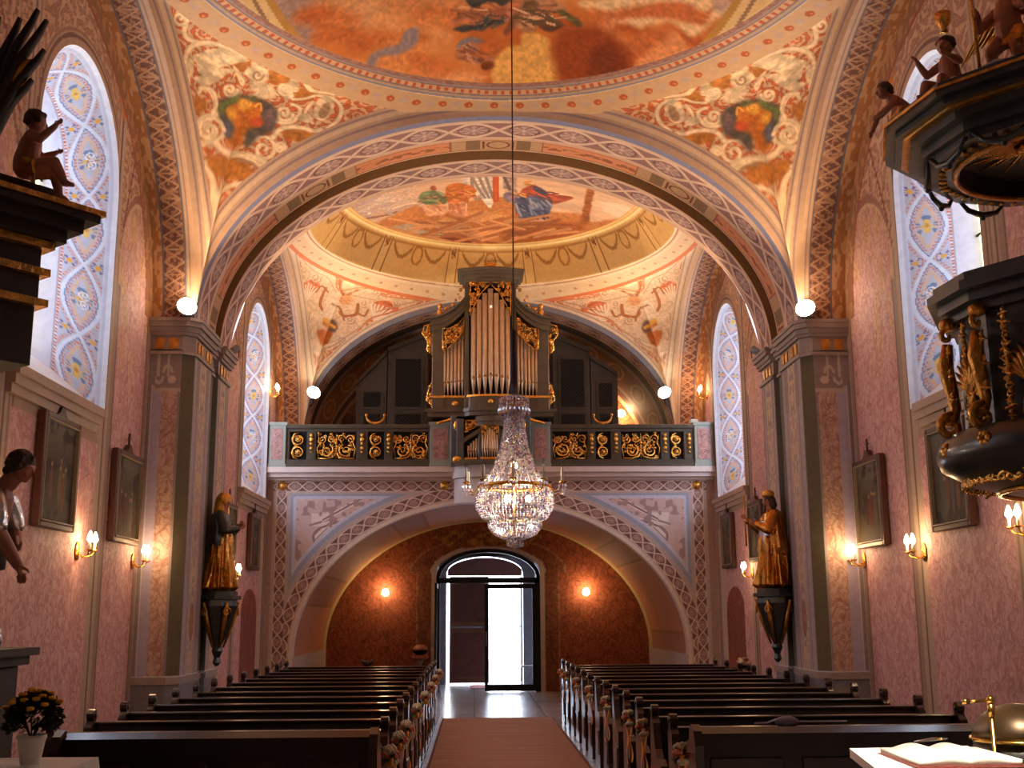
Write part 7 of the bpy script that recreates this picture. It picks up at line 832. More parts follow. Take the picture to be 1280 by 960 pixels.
def gallery():
    X=np.concatenate([np.linspace(XL,XC-3.6,40),XC-3.6*np.cos(np.linspace(0,PI,600)),np.linspace(XC+3.6,XR,40)]);nz=300
    a=np.array([0.0]*40+[ellz(v) for v in X[40:640]]+[0.0]*40);Z=a[:,None]+(4.2-a)[:,None]*np.linspace(0,1,nz)[None];U=np.repeat(X[:,None],nz,1)
    V=np.stack([U,np.full_like(U,YG),Z],-1).reshape(-1,3);F=grid_faces(680,nz)
    # the two columns astride the arch springing would smear: drop them
    jump=[39,639]
    keep=np.ones(len(F),bool)
    for j in jump: keep[j*(nz-1):(j+1)*(nz-1)]=False
    o=mesh_obj('trim_1',V,F[keep],M['paint'],None,False,gallery_paint(U.ravel(),Z.ravel()));o['kind']='structure'
    q=arch_curve(3.6,2.75,XC,1.0,0.0,600);P3=lambda y:np.stack([q[:,0],np.full(len(q),y),q[:,1]],1)
    def f(S,T,V):
        c=np.zeros((len(S),4));c[:,:3]=(176,120,92);y=V[:,1];c[:,3]=.35
        mixc(c[:,:3],(214,194,182),y<21.45);L=S.max()
        k=np.mod(S,2.2);m=(y>21.6)&(y<25.3);mixc(c[:,:3],(196,132,98),m&(k>.3)&(k<1.9));mixc(c[:,:3],(160,110,60),m&((np.abs(k-.3)<.03)|(np.abs(k-1.9)<.03)))
        mixc(c[:,:3],(190,170,120),y>25.5);mixc(c[:,:3],(190,170,164),V[:,2]<.95)
        return c
    loft('ceiling_vault',P3(YG),P3(YB),1,90,f,M['paint'],flip=True)
    mb=MB();mb.bx(XL,XR,YG-.16,YB,4.2,4.28);mb.bx(XL,XR,YG-.22,YG+.02,4.28,4.38);mb.bx(XL,XR,YG-.06,YG,4.15,4.2)
    o=mb.build('trim_2',M.setdefault('cornice',mat('pinkish_white_cornice_paint',(214,198,192),.6,0,var=.06)));o['kind']='structure'
    # curved console in the middle that carries the organ
    mb=MB();n=16;pl=[]
    x0,x1=-.42,1.02
    for i in range(n+1):
        t=i/n;pl.append((x0+(x1-x0)*t,YG-.12-.42*math.sin(PI*t)**.5))
    poly=pl+[(x1,YG+.02),(x0,YG+.02)]
    mb.prism(poly,4.16,4.38,'z')
    pl2=[(x0+.04+(x1-x0-.08)*i/n,YG-.06-.40*math.sin(PI*i/n)**.5) for i in range(n+1)]+[(x1-.04,YG+.02),(x0+.04,YG+.02)]
    mb.prism(pl2,3.70,4.18,'z')
    o=mb.build('trim_3',M['white']);o['kind']='structure'
    for xx in(-.52,1.14,-3.72,4.34):
        r=MB();r.lathe([(0,-.05),(.03,-.05),(.06,-.03),(.085,-.012),(.09,0)],(xx,4.04,YG),20,0,'y');
    return
gallery()
def rosette(x,z,lab):
    r=MB();prof=[(.0,-.05),(.035,-.048),(.05,-.03),(.075,-.02),(.09,-.004),(.09,0)]
    V=[];n=20
    for rr,d in prof:
        for k in range(n):
            A=2*PI*k/n;V.append((x+rr*math.cos(A)*(1+.06*math.cos(A*5)),YG+d+.006,z+rr*math.sin(A)*(1+.06*math.cos(A*5))))
    F=[(i*n+k,i*n+(k+1)%n,(i+1)*n+(k+1)%n,(i+1)*n+k) for i in range(len(prof)-1) for k in range(n)]
    r.add(V,F,0,True);o=r.build('gilded_rosette',M['gold']);tag(o,lab,'ornament','gilded rosettes on the gallery front')
rosette(-3.56,4.05,'gold rosette at the outer corner of the gallery front on the veiled statue side')
rosette(-.56,4.05,'gold rosette on the gallery front where the arch band meets the central console')
rosette(4.18,4.05,'gold rosette at the outer corner of the gallery front above the flower vase')
# ================= back wall with the portal
DX0,DX1,DZS,DZT=-.86,1.48,2.62,3.15
def rear_paint(X,Z):
    n=len(X);c=np.zeros((n,4));rgb=c[:,:3];rgb[:]=(168,92,62);c[:,3]=.8
    dc=(DX0+DX1)/2;h=(DX1-DX0)/2
    za=DZS+(DZT-DZS)*np.sqrt(np.clip(1-((X-dc)/h)**2,0,1));
    k=np.hypot((X-dc)/h,np.maximum(Z-DZS,0)/(DZT-DZS));d=np.where(Z>DZS,(k-1)*.85,np.abs(X-dc)-h)
    m=d<.10;rgb[m]=(206,190,180);c[m,3]=.1;m=(d>=.10)&(d<.42)&(Z<3.2);rgb[m]=(150,92,66);m=(np.abs(d-.42)<.02)&(Z<3.6);rgb[m]=(176,130,96)
    # painted cartouche above the portal
    r=np.hypot((X-dc)/1.25,(Z-3.38)/.22);m=(r<1)&(Z>3.2);rgb[m]=(140,88,60);o=m&(vnoise(X*9,Z*16,4)>.5);rgb[o]=(186,134,74)
    up=Z>4.3;rgb[up]=(146,84,54);m=up&(vnoise(X*6,Z*6,4)>.6);rgb[m]=(168,104,66)
    return c
parts=[]
def bw(a,b,zl,zh,nz): parts.append(colgrid('y',YB,a,b,zl,zh,max(2,int((b-a)/.03)),nz,rear_paint,'w'))
bw(-4.3,DX0,lambda v:0,lambda v:8.3,260);bw(DX1,4.9,lambda v:0,lambda v:8.3,260)
dc=(DX0+DX1)/2;dh=(DX1-DX0)/2
def dtop(v): return DZS+(DZT-DZS)*math.sqrt(max(0,1-((v-dc)/dh)**2))
t=np.linspace(PI,0,70);u=dc+dh*np.cos(t);a=np.array([dtop(v) for v in u]);nz=150;Z=a[:,None]+(8.3-a)[:,None]*np.linspace(0,1,nz)[None];U=np.repeat(u[:,None],nz,1)
parts.append((np.stack([U,np.full_like(U,YB),Z],-1).reshape(-1,3),grid_faces(70,nz),rear_paint(U.ravel(),Z.ravel())))
join_grids('wall_back',parts,M['rearwall'])
# ================= floor
def floormat():
    m,nt,b=newmat('pale_stone_floor');N=nt.nodes;L=nt.links
    g=N.new('ShaderNodeNewGeometry');br=N.new('ShaderNodeTexBrick');br.offset=0;br.inputs['Scale'].default_value=1.0
    br.inputs['Brick Width'].default_value=.6;br.inputs['Row Height'].default_value=.6;br.inputs['Mortar Size'].default_value=.006
    br.inputs['Color1'].default_value=lin(190,186,190);br.inputs['Color2'].default_value=lin(178,174,178);br.inputs['Mortar'].default_value=lin(96,92,92)
    L.new(g.outputs['Position'],br.inputs['Vector']);n=N.new('ShaderNodeTexNoise');n.inputs['Scale'].default_value=5;L.new(g.outputs['Position'],n.inputs['Vector'])
    mx=N.new('ShaderNodeMix');mx.data_type='RGBA';mx.blend_type='MULTIPLY';mx.inputs[0].default_value=.3;L.new(br.outputs[0],mx.inputs[6]);L.new(n.outputs[0],mx.inputs[7]);L.new(mx.outputs[2],b.inputs['Base Color'])
    setb(b,Roughness=.22);return m
M['floor']=floormat()
o=MB().bx(-4.4,5.0,-5,29.2,-.1,0).build('floor',M['floor']);o['kind']='structure'
# ================= behind: plain chancel walls, entrance tower and outdoors
mb=MB();mb.bx(-4.4,5.0,-5.1,-5,0,8.4);o=mb.build('wall_front',M['white']);o['kind']='structure'
mb=MB()   # wall above the springing at the near end of the first vault
mb.prism([(XC-4.6,8.3),(XC-4.6,ZS)]+[(XC+HA*math.cos(PI-PI*i/40),ZS+RISE*math.sin(PI*i/40)) for i in range(41)]+[(XC+4.6,ZS),(XC+4.6,8.3)][:2],5.6,6.0,'y')
o=mb.build('ceiling_arch',M['white']);o['kind']='structure'
M['vest']=mat('grey_vestibule_plaster',(158,154,158),.7,0,var=.12,vscale=9)
mb=MB()
mb.bx(DX0-.3,DX0-.02,26.05,29.0,0,3.6);mb.bx(DX1+.02,DX1+.3,26.05,29.0,0,3.6);mb.bx(DX0-.3,DX1+.3,26.05,29.2,3.3,3.6)
mb.bx(DX0-.3,-.70,28.9,29.2,0,3.6);mb.bx(1.22,DX1+.3,28.9,29.2,0,3.6);mb.bx(-.70,1.22,28.9,29.2,3.12,3.6)
o=mb.build('wall_vestibule',M['vest']);o['kind']='structure'
M['pave']=mat('sunlit_pale_paving',(226,222,216),.8)
o=MB().bx(-30,30,29.2,60,-.14,-.02).build('ground',M['pave']);o['kind']='structure'
def facade():
    m,nt,b=newmat('pale_facade_lattice');N=nt.nodes;L=nt.links;g=N.new('ShaderNodeNewGeometry')
    v=N.new('ShaderNodeTexVoronoi');v.inputs['Scale'].default_value=5;v.inputs['Randomness'].default_value=.1;L.new(g.outputs['Position'],v.inputs['Vector'])
    mr=N.new('ShaderNodeMapRange');mr.inputs[1].default_value=.10;mr.inputs[2].default_value=.2;mr.inputs[3].default_value=.55;mr.inputs[4].default_value=1;L.new(v.outputs['Distance'],mr.inputs[0])
    s=N.new('ShaderNodeVectorMath');s.operation='SCALE';s.inputs[0].default_value=lin(240,238,236)[:3];L.new(mr.outputs[0],s.inputs['Scale']);L.new(s.outputs[0],b.inputs['Base Color']);return m
o=MB().bx(-12,14,44,44.5,-.02,6).build('wall_exterior',facade());o['kind']='structure'
# ================= carpet, pews and flowers
def carpetmat():
    m,nt,b=newmat('brown_pink_runner');N=nt.nodes;L=nt.links;g=N.new('ShaderNodeNewGeometry')
    mp=N.new('ShaderNodeMapping');mp.inputs['Scale'].default_value=(.6,9,1);L.new(g.outputs['Position'],mp.inputs[0])
    n=N.new('ShaderNodeTexNoise');n.inputs['Scale'].default_value=1.5;n.inputs['Detail'].default_value=4;L.new(mp.outputs[0],n.inputs['Vector'])
    cr=N.new('ShaderNodeValToRGB');cr.color_ramp.elements[0].position=.3;cr.color_ramp.elements[0].color=lin(146,104,78);cr.color_ramp.elements[1].position=.7;cr.color_ramp.elements[1].color=lin(176,130,102)
    L.new(n.outputs[0],cr.inputs[0]);L.new(cr.outputs[0],b.inputs['Base Color']);setb(b,Roughness=.9);return m
t=thing('carpet_runner','long brown-pink carpet runner down the middle aisle to the door','carpet',(.39,11,0))
mb=MB();mb.bx(-.50,1.28,3.0,19.5,0,.012);mb.build('pile',carpetmat(),t,True)
mb=MB()
mb.bx(-.53,-.50,3.0,19.53,0,.014);mb.bx(1.28,1.31,3.0,19.53,0,.014);mb.bx(-.5,1.28,19.5,19.53,0,.014)
mb.build('binding',mat('carpet_edge_binding',(112,66,52),.9),t,True)
def end_profile():
    """pew end seen from the aisle: (y,z), the sitter faces -y"""
    p=[(-.40,0),(-.40,.10),(-.36,.16),(-.37,.40),(-.41,.48),(-.40,.56),(-.33,.60),(-.24,.60),(-.16,.66),(-.11,.76),(-.09,.85)]
    p+=[(-.055,.875),(-.045,.89)]
    for i in range(9):
        a=PI*1.28-PI*1.56*i/8;p.append((-.005+.05*math.cos(a),.935+.048*math.sin(a)))
    p+=[(.03,.89),(.045,.875),(.07,.85),(.07,.2),(.09,.12),(.09,0)]
    return p
def pew(L,sgn):
    """origin on the floor at the aisle end; runs to x = sgn*L"""
    t=thing('church_pew','x','pew')
    def X(a,b): return (min(sgn*a,sgn*b),max(sgn*a,sgn*b))
    for xx in(0,L-.055):
        a,b=X(xx,xx+.055);mb=MB();mb.prism(end_profile(),a,b,'x')
        e=mb.build('end_panel',M['pewend'],t)
        mb=MB();c0,c1=X(xx-.008,xx+.063);mb.prism([(-.30,.14),(-.30,.40),(-.02,.40),(-.02,.14)],c0,c1,'x');mb.build('carved_panel',M['pewend'],e)
        mb=MB();mb.tube([(c0,-.005,.935),(c1,-.005,.935)],.022,10);mb.build('finial_boss',M['pewend'],e)
    a,b=X(.055,L-.055);mb=MB()
    mb.prism([(-.02,.40),(.045,.86),(.07,.86),(.01,.40)],a,b,'x');mb.build('backrest',M['pew'],t)
    mb=MB();mb.bx(a,b,-.01,.10,.86,.885,0,.006);mb.build('top_rail',M['pew'],t)
    mb=MB();mb.bx(a,b,-.37,.02,.41,.44,0,.008);mb.build('seat',M['pew'],t)
    mb=MB();mb.prism([(.07,.70),(.07,.73),(.24,.70),(.24,.675)],a,b,'x');mb.build('book_ledge',M['pew'],t)
    mb=MB();mb.prism([(.16,.10),(.16,.16),(.32,.20),(.32,.12)],a,b,'x');mb.build('kneeler',M['pew'],t)
    mb=MB();mb.bx(a,b,-.03,0.0,.02,.40);mb.build('lower_board',M['pew'],t)
    return t
ORD=['first','second','third','fourth','fifth','sixth','seventh','eighth','ninth','tenth','eleventh','twelfth','thirteenth']
YP=lambda k:7.6+.853*k
for side,xa,L,sg in(('left',-.61,2.40,-1),('right',1.40,2.50,1)):
    p0=pew(L,sg)
    for k in range(13):
        p=p0 if k==0 else copy_tree(p0)
        p.location=(xa,YP(k+1),0);p['label']='dark polished pew on the %s of the carpet, %s row behind the front panel'%(side,ORD[k]);p['group']='pews on the %s of the carpet'%side
    # panelled front of the block
    LF=L-.36 if side=='left' else L
    t=thing('pew_front_panel','dark panelled kneeler front standing before the first pew, %s of the carpet'%side,'pew front',(xa,7.6,0))
    a,b=(min(0,sg*LF),max(0,sg*LF));mb=MB();mb.bx(a+.05,b-.05,-.015,.03,.0,.90)
    mb.build('board',M['pew'],t)
    n=4
    for i in range(n):
        w=(LF-.1)/n;x0=a+.05+i*w;mb=MB();mb.bx(x0+.06,x0+w-.06,-.032,-.014,.16,.78,0,.008);mb.build('field',M['pewend'],t)
    mb=MB();mb.prism([(-.05,.90),(-.05,.93),(.02,.965),(.22,.92),(.22,.895),(.03,.93)],a+.05,b-.05,'x');mb.build('book_ledge',M['pew'],t)
    for xx in(a,b-.055):
        q=[(-.10,0),(-.10,.10),(-.05,.16),(-.05,.55),(-.12,.72),(-.13,.86),(-.08,.95),(-.0,.985),(.06,.96),(.09,.88),(.20,.86),(.22,.1),(.26,0)]
        mb=MB();mb.prism(q,xx,xx+.055,'x');mb.build('end_panel',M['pewend'],t)
def flower(mb,c,r,mi=0):
    for k in range(5):
        a=k*2*PI/5;mb.sphere((c[0]+r*.5*math.cos(a),c[1]+r*.5*math.sin(a)*.8,c[2]+r*.3*math.sin(a)),r*.62,7,5,mi)
    mb.sphere((c[0],c[1]-r*.3,c[2]),r*.5,7,5,mi)
def bouquet(seed):
    R=random.Random(seed);t=thing('pew_bouquet','x','bouquet')
    mb=MB()
    for i in range(26):
        a=R.uniform(0,2*PI);e=R.uniform(-.6,1.2);d=Vector((math.cos(a)*math.cos(e)*.7,math.sin(a)*math.cos(e),math.sin(e)+.15)).normalized();l=R.uniform(.06,.12)
        s=d.cross(Vector((0,0,1))).normalized()*.018;b0=Vector((0,0,0));m=d*l*.5;tip=d*l-Vector((0,0,.01))
        mb.add([b0,m+s,tip,m-s,m+Vector((0,0,.008))],[(0,1,4),(1,2,4),(2,3,4),(3,0,4)])
    mb.build('leaves',M['leafg'],t)
    for i in range(6):
        mb=MB();a=i*2*PI/6+R.uniform(-.3,.3);flower(mb,(.035*math.cos(a)*R.uniform(.6,1.2),.055*math.cos(a+1),.05*math.sin(a)+.01),R.uniform(.026,.036))
        mb.build('blossom',M['petalw'] if i%3 else M['petalp'],t)
    for sx in(-.02,.02):
        mb=MB();z=np.linspace(-.03,-.36,10);V=[]
        for k,zz in enumerate(z):
            w=.026;o=.012*math.sin(k*.9+sx*90);V+=[(sx*1.2+o*.5,sx*2.4-w,zz),(sx*1.2+o,sx*2.4+w,zz-.004)]
        V2=[(x+.003,y,zz) for x,y,zz in V];n=len(V)
        F=[(2*i,2*i+1,2*i+3,2*i+2) for i in range(9)]+[(n+2*i,n+2*i+2,n+2*i+3,n+2*i+1) for i in range(9)]+[(0,2*9,n+2*9,n)][:0]
        mb.add(V+V2,F,0,True);mb.build('ribbon',M['ribbon'],t)
    mb=MB()
    for s in(-1,1): mb.tube([(0,0,-.03),(.01,s*.05,.0),(.01,s*.07,-.04),(0,0,-.035)],[.008,.018,.016,.006],6,flat=.4)
    mb.build('bow',M['ribbon'],t)
    return t
for side,xa,ks in(('left',-.535,(0,1,2,4,6,8,10,12)),('right',1.33,(0,2,3,5,7,9,11,12))):
    b0=bouquet(3 if side=='left' else 9)
    for j,k in enumerate(ks):
        b=b0 if j==0 else copy_tree(b0)
        b.location=(xa,YP(k)-.04,.80);b.rotation_euler=(0,0,0 if side=='left' else PI)
        w='on the kneeler front' if k==0 else 'on the %s pew end'%ORD[k-1]
        b['label']='small white bouquet with orange ribbon tied %s %s of the carpet'%(w,side);b['group']='bouquets tied to the pew ends'
# flower vase and notices near the right-hand wall behind the pews
t=thing('flower_vase','cream and green flowers in a pot before the right wall, under the gallery lamp','flowers',(3.98,17.2,0),0)
mb=MB();mb.lathe([(.14,0),(.14,.03),(.03,.05),(.025,.62),(.12,.66),(.12,.68)],(0,0,0),16);mb.build('stand',M['pew'],t)
mb=MB();mb.lathe([(.05,.68),(.08,.74),(.09,.82),(.07,.86)],(0,0,0),16);mb.build('vase',M['stone'],t)
mb=MB();R=random.Random(4)
for i in range(60):
    a=R.uniform(0,2*PI);e=R.uniform(-.2,1.4);d=Vector((math.cos(a)*math.cos(e),math.sin(a)*math.cos(e),math.sin(e)));l=R.uniform(.1,.2);s=d.orthogonal().normalized()*.02;b0=Vector((0,0,.86));mb.add([b0+d*.02,b0+d*l*.6+s,b0+d*l,b0+d*l*.6-s,b0+d*l*.6+Vector((0,0,.01))],[(0,1,4),(1,2,4),(2,3,4),(3,0,4)])
mb.build('leaves',M['leafg'],t)
for i in range(9):
    mb=MB();a=i*2.4;flower(mb,(.1*math.cos(a)*(.4+i*.07),.1*math.sin(a)*(.4+i*.07),.98+.03*math.cos(i*2)),.038);mb.build('blossom',M['petalw'] if i%4 else M['petalp'],t)
# small things lying on the pews
t=thing('collection_basket','grey rounded cushion with a thin white handle lying on the right kneeler front','collection bag',(2.03,7.66,.975))
mb=MB();mb.sphere((0.02,.03,.012),.07,16,8,0,(1.15,.7,.55));mb.build('bag',mat('grey_velvet_bag',(128,116,130),.7),t)
mb=MB();mb.tube([(-.20,.0,.006),(-.12,.0,.008),(-.05,.02,.03)],.006,6);mb.tube([(.09,.03,.012),(.25,.03,.012),(.42,.03,.012)],.006,6);mb.build('handle',mat('pale_handle',(198,188,196),.4),t)
t=thing('folded_cloth','dark crumpled bundle lying on the last pew before the back wall','cloth',(-1.72,YP(13)+.04,.885))
mb=MB();mb.sphere((0,0,.05),.06,12,8,0,(1.2,.5,.8));mb.tube([(-.10,0,.10),(-.03,0,.06),(.02,0,.03)],[.012,.03,.04],8);mb.tube([(.03,0,.03),(.09,0,.07),(.10,0,.12)],[.04,.02,.008],8);mb.build('bundle',M['altar'],t)
t=STP=thing('holy_water_stoup','pinkish stone shell basin on the back wall beside the door frame','basin',(-1.2,25.86,.0))
mb=MB();mb.lathe([(.0,.98),(.10,1.0),(.17,1.06),(.19,1.12),(.17,1.12),(.10,1.05),(0,1.04)],(0,-.02,0),20);mb.build('basin',mat('pink_stone',(176,112,90),.5),t)
mb=MB();mb.bx(-.17,.17,.04,.10,1.05,1.32);mb.lathe([(.17,-.06),(.17,0)],(0,.10,1.32),20,0,'y');mb.build('back_plate',mat('pink_stone_plate',(176,112,90),.5),t)
mb=MB();mb.lathe([(.09,0),(.05,.08),(.045,.9),(.09,.99)],(0,-.02,0),16);mb.build('foot',M['stone'],t);STP.scale=(1,1,.7)
# ================= portal: glazed inner doors, outer wooden doors
t=thing('glazed_portal','black framed glass portal with arched fanlight in the back wall','door',(DX0+1.17,26.05,0))
mb=MB()
def ring(x0,x1,zs,zt,w,y0,y1,n=40):
    c=(x0+x1)/2;h=(x1-x0)/2
    o=[(c+h*math.cos(PI*i/n),zs+(zt-zs)*math.sin(PI*i/n)) for i in range(n+1)];q=[(c+(h-w)*math.cos(PI*i/n),zs+(zt-w-zs)*math.sin(PI*i/n)) for i in range(n+1)]
    V=[(x,y0,z) for x,z in o+q]+[(x,y1,z) for x,z in o+q];m=2*(n+1)
    F=[(i,i+1,n+2+i,n+1+i) for i in range(n)]+[(m+i,m+n+1+i,m+n+2+i,m+i+1) for i in range(n)]+[(i,m+i,m+i+1,i+1) for i in range(n)]+[(n+1+i,n+2+i,m+n+2+i,m+n+1+i) for i in range(n)]
    return V,F
V,F=ring(DX0,DX1,2.5,DZT,.085,26.0,26.1);mb.add(V,F)
mb.bx(DX0,DX0+.085,26.0,26.1,0,2.5);mb.bx(DX1-.12,DX1,26.0,26.1,0,2.5);mb.bx(DX0,DX1,26.0,26.1,2.38,2.50)
mb.build('frame',M['iron'],t,True)
clear=bpy.data.materials.new('clear_glass');clear.use_nodes=True;nt=clear.node_tree;nt.nodes.clear()
tr=nt.nodes.new('ShaderNodeBsdfTransparent');tr.inputs[0].default_value=(.82,.86,.88,1);gl=nt.nodes.new('ShaderNodeBsdfGlossy');gl.inputs['Roughness'].default_value=.03
mx=nt.nodes.new('ShaderNodeMixShader');mx.inputs[0].default_value=.06;oo=nt.nodes.new('ShaderNodeOutputMaterial');nt.links.new(tr.outputs[0],mx.inputs[1]);nt.links.new(gl.outputs[0],mx.inputs[2]);nt.links.new(mx.outputs[0],oo.inputs[0]);M['clear']=clear
V=[(dc+(dh-.08)*math.cos(PI*i/40),26.05,2.5+(DZT-2.58)*math.sin(PI*i/40)) for i in range(41)]
mesh_obj('fanlight_pane',V,[tuple(range(41))],M['clear'],t,world=True)
def leaf(x0,x1,lab,ang,hinge):
    d=thing('glass_door_leaf',lab,'door',(hinge,26.04,0),ang);s=1 if x1>x0 else -1;w=abs(x1-x0);X=lambda a:s*a
    mb=MB()
    for a,b,z0,z1 in((0,.07,.02,2.36),(w-.07,w,.02,2.36),(.07,w-.07,.02,.16),(.07,w-.07,2.26,2.36)):
        xa,xb=sorted((X(a),X(b)));mb.bx(xa,xb,-.025,.025,z0,z1)
    mb.build('leaf_frame',M['iron'],d)
    xa,xb=sorted((X(.07),X(w-.07)));mb=MB();mb.bx(xa,xb,-.004,.004,.16,2.26);mb.build('pane',M['clear'],d)
    mb=MB();h=X(w-.035);mb.tube([(h,-.03,1.0),(h,-.07,1.02),(h,-.07,1.28),(h,-.03,1.30)],.012,8);mb.build('door_handle',M['stone'],d)
leaf(1.40,.26,'closed glass door leaf with black frame, right half of the portal',0,1.37)
leaf(0,1.14,'open black framed glass door leaf swung into the nave beside the left pews',-math.radians(90),DX0+.03)
t=thing('wooden_portal_door','brown boarded outer door with a pale push bar, closed half of the entrance','door',(-.15,28.95,0))
wd=mat('brown_boarded_door',(134,84,64),.5,0,var=.15,vscale=3)
mb=MB();mb.bx(-.62,.36,28.92,28.98,.03,2.62);mb.build('leaf',wd,t,True)
mb=MB();mb.bx(-.52,.26,28.90,28.93,.2,1.25);mb.bx(-.52,.26,28.90,28.93,1.5,2.5);mb.build('board_panel',mat('darker_door_field',(112,66,50),.55,0,var=.2),t,True)
mb=MB();mb.tube([(-.56,28.87,1.38),(.2,28.87,1.38)],.02,8);mb.build('push_bar',M['stone'],t,True)
t=thing('wooden_tympanum','brown wooden arched panel above the outer entrance door','panel',(.26,28.95,2.64))
def och(x,o=0): return 2.72+(.40+o)*math.sqrt(max(0,1-((x-.26)/(.96+o))**2))
n=24;poly=[(-.67+1.86*i/n,och(-.67+1.86*i/n)-.03) for i in range(n+1)]+[(1.19,2.64),(-.67,2.64)]
mb=MB();mb.prism(poly,28.94,28.99,'y');mb.build('board',mat('red_brown_board',(150,92,84),.5,0,var=.1),t,True)
mb=MB();mb.prism([(-.70+1.92*i/40,och(-.70+1.92*i/40)) for i in range(41)]+[(1.22,3.2),(-.70,3.2)],28.9,29.2,'y');o=mb.build('wall_vestibule',M['vest']);o['kind']='structure'
t=thing('wooden_portal_door','brown boarded outer door swung open outside the bright entrance','door',(1.2,29.4,0))
mb=MB();mb.bx(1.17,1.21,29.2,30.1,.03,2.62);mb.build('leaf',wd,t,True)
mb=MB();mb.tube([(1.15,29.3,1.38),(1.15,30.0,1.38)],.02,8);mb.build('push_bar',M['stone'],t,True)
t=thing('wooden_bench','small pale low bench behind the glass at the right of the vestibule','bench',(1.28,27.6,0))
mb=MB();mb.bx(-.18,.14,-.2,.2,.46,.50);mb.build('seat',mat('pale_bench_wood',(206,192,196),.5),t)
for x in(-.16,.12):
    for y in(-.17,.17): mb=MB();mb.bx(x-.015,x+.015,y-.015,y+.015,0,.46);mb.build('leg',mat('bench_leg',(190,178,180),.5) if (x,y)==(-.16,-.17) else bpy.data.materials['bench_leg'],t)
t=thing('door_mat','reddish mat on the vestibule floor inside the brown door','mat',(0.0,27.9,0))
mb=MB();mb.bx(-.1,.5,-.6,.6,.0,.012);mb.build('mat',mat('reddish_mat',(206,128,124),.9),t)
# ================= gallery balustrade
bal=thing('gallery_balustrade','dark wooden balustrade with gilded openwork panels along the organ gallery','balustrade',(XC,YG-.1,4.38))
def yb(): return YG-.1
GREEN=mat('grey_green_pedestal_paint',(146,152,142),.5,0,var=.05)
MAUVE=mat('mauve_scroll_panel',(168,124,118),.6,0,var=.35,vscale=16)
for x0,x1 in((-3.82,-3.50),(-.83,-.44),(1.06,1.42),(4.13,4.49)):
    mb=MB();mb.bx(x0,x1,yb()-.10,yb()+.10,4.38,5.20,0,.01);mb.bx(x0-.02,x1+.02,yb()-.12,yb()+.12,5.16,5.22);mb.bx(x0-.01,x1+.01,yb()-.11,yb()+.11,4.38,4.44)
    p=mb.build('pedestal',GREEN,bal,True)
    mb=MB();mb.bx(x0+.06,x1-.06,yb()-.108,yb()-.10,4.52,5.10);q=mb.build('painted_field',MAUVE,p,True)
    mb=MB();xc=(x0+x1)/2
    for zc,d in((4.66,1),(4.82,-1),(4.98,1)):
        s=spiral(xc,zc,.062,1.5,0,d,20);mb.tube([(a,yb()-.112,b) for a,b in s],.008,5)
    mb.build('relief_scroll',mat('pale_mauve_relief',(196,158,146),.6) if 'pale_mauve_relief' not in bpy.data.materials else bpy.data.materials['pale_mauve_relief'],p,True)
BW=M['oldwood'];BW=mat('dark_greenish_brown_railing',(74,66,54),.45,0,var=.15)
def openwork(x0,x1,z0,z1,y,seed,par,small=False):
    R=random.Random(seed);mb=MB();w=x1-x0;h=z1-z0;xc=(x0+x1)/2;zc=(z0+z1)/2
    def sp(cx,cz,r,tn,a0,d,th):
        s=spiral(cx,cz,r,tn,a0,d,18);mb.tube([(a,y-.02*math.sin(i*.5),b) for i,(a,b) in enumerate(s)],[th*(1.1-.5*i/17) for i in range(18)],5)
    if small:
        for s,zz in((1,zc+h*.24),(-1,zc-h*.24)):
            sp(xc,zz,w*.44,1.9,PI/2*s,s,.017);sp(xc,zz,w*.44,1.0,-PI/2*s,-s,.017)
            for k in range(7):
                a=k*.9;mb.tube([(xc,y-.01,zz),(xc+w*.2*math.cos(a),y-.03,zz+w*.2*math.sin(a))],[.016,.006],5)
            mb.sphere((xc,y-.02,zz),.03,8,6)
    else:
        for s in(-1,1):
            sp(xc+s*w*.24,z0+h*.32,h*.26,1.7,PI/2+s*.4,s,.018);sp(xc+s*w*.36,z0+h*.74,h*.17,1.6,PI,-s,.015);sp(xc+s*w*.13,z0+h*.76,h*.15,1.5,0,s,.014)
            mb.tube([(xc+s*w*.45,y,z0+h*.08),(xc+s*w*.49,y-.01,z0+h*.4),(xc+s*w*.42,y,z0+h*.6),(xc+s*w*.47,y,z0+h*.93)],.014,5)
            mb.tube([(xc+s*w*.47,y,z0+.02),(xc+s*w*.25,y-.01,z0+.012),(xc+s*w*.06,y,z0+.05),(xc,y,z0+h*.3)],.016,5)
            for k in range(26):
                cx=xc+s*R.uniform(.04,.46)*w;cz=z0+R.uniform(.08,.94)*h;r=R.uniform(.02,.045);sp(cx,cz,r,1.1,R.uniform(0,6),R.choice((-1,1)),.011)
            for k in range(9):
                a=PI/2+s*(.5+k*.28);cx=xc+s*w*.24;cz=z0+h*.32;mb.tube([(cx+h*.26*math.cos(a),y,cz+h*.26*math.sin(a)),(cx+h*.36*math.cos(a),y-.012,cz+h*.36*math.sin(a))],[.012,.005],5)
        mb.tube([(xc,y,z0+.02),(xc,y-.02,z1-.02)],.013,6);mb.sphere((xc,y-.03,zc+h*.1),.035,10,6)
    mb.build('gilded_openwork',M['gold'],par,True)
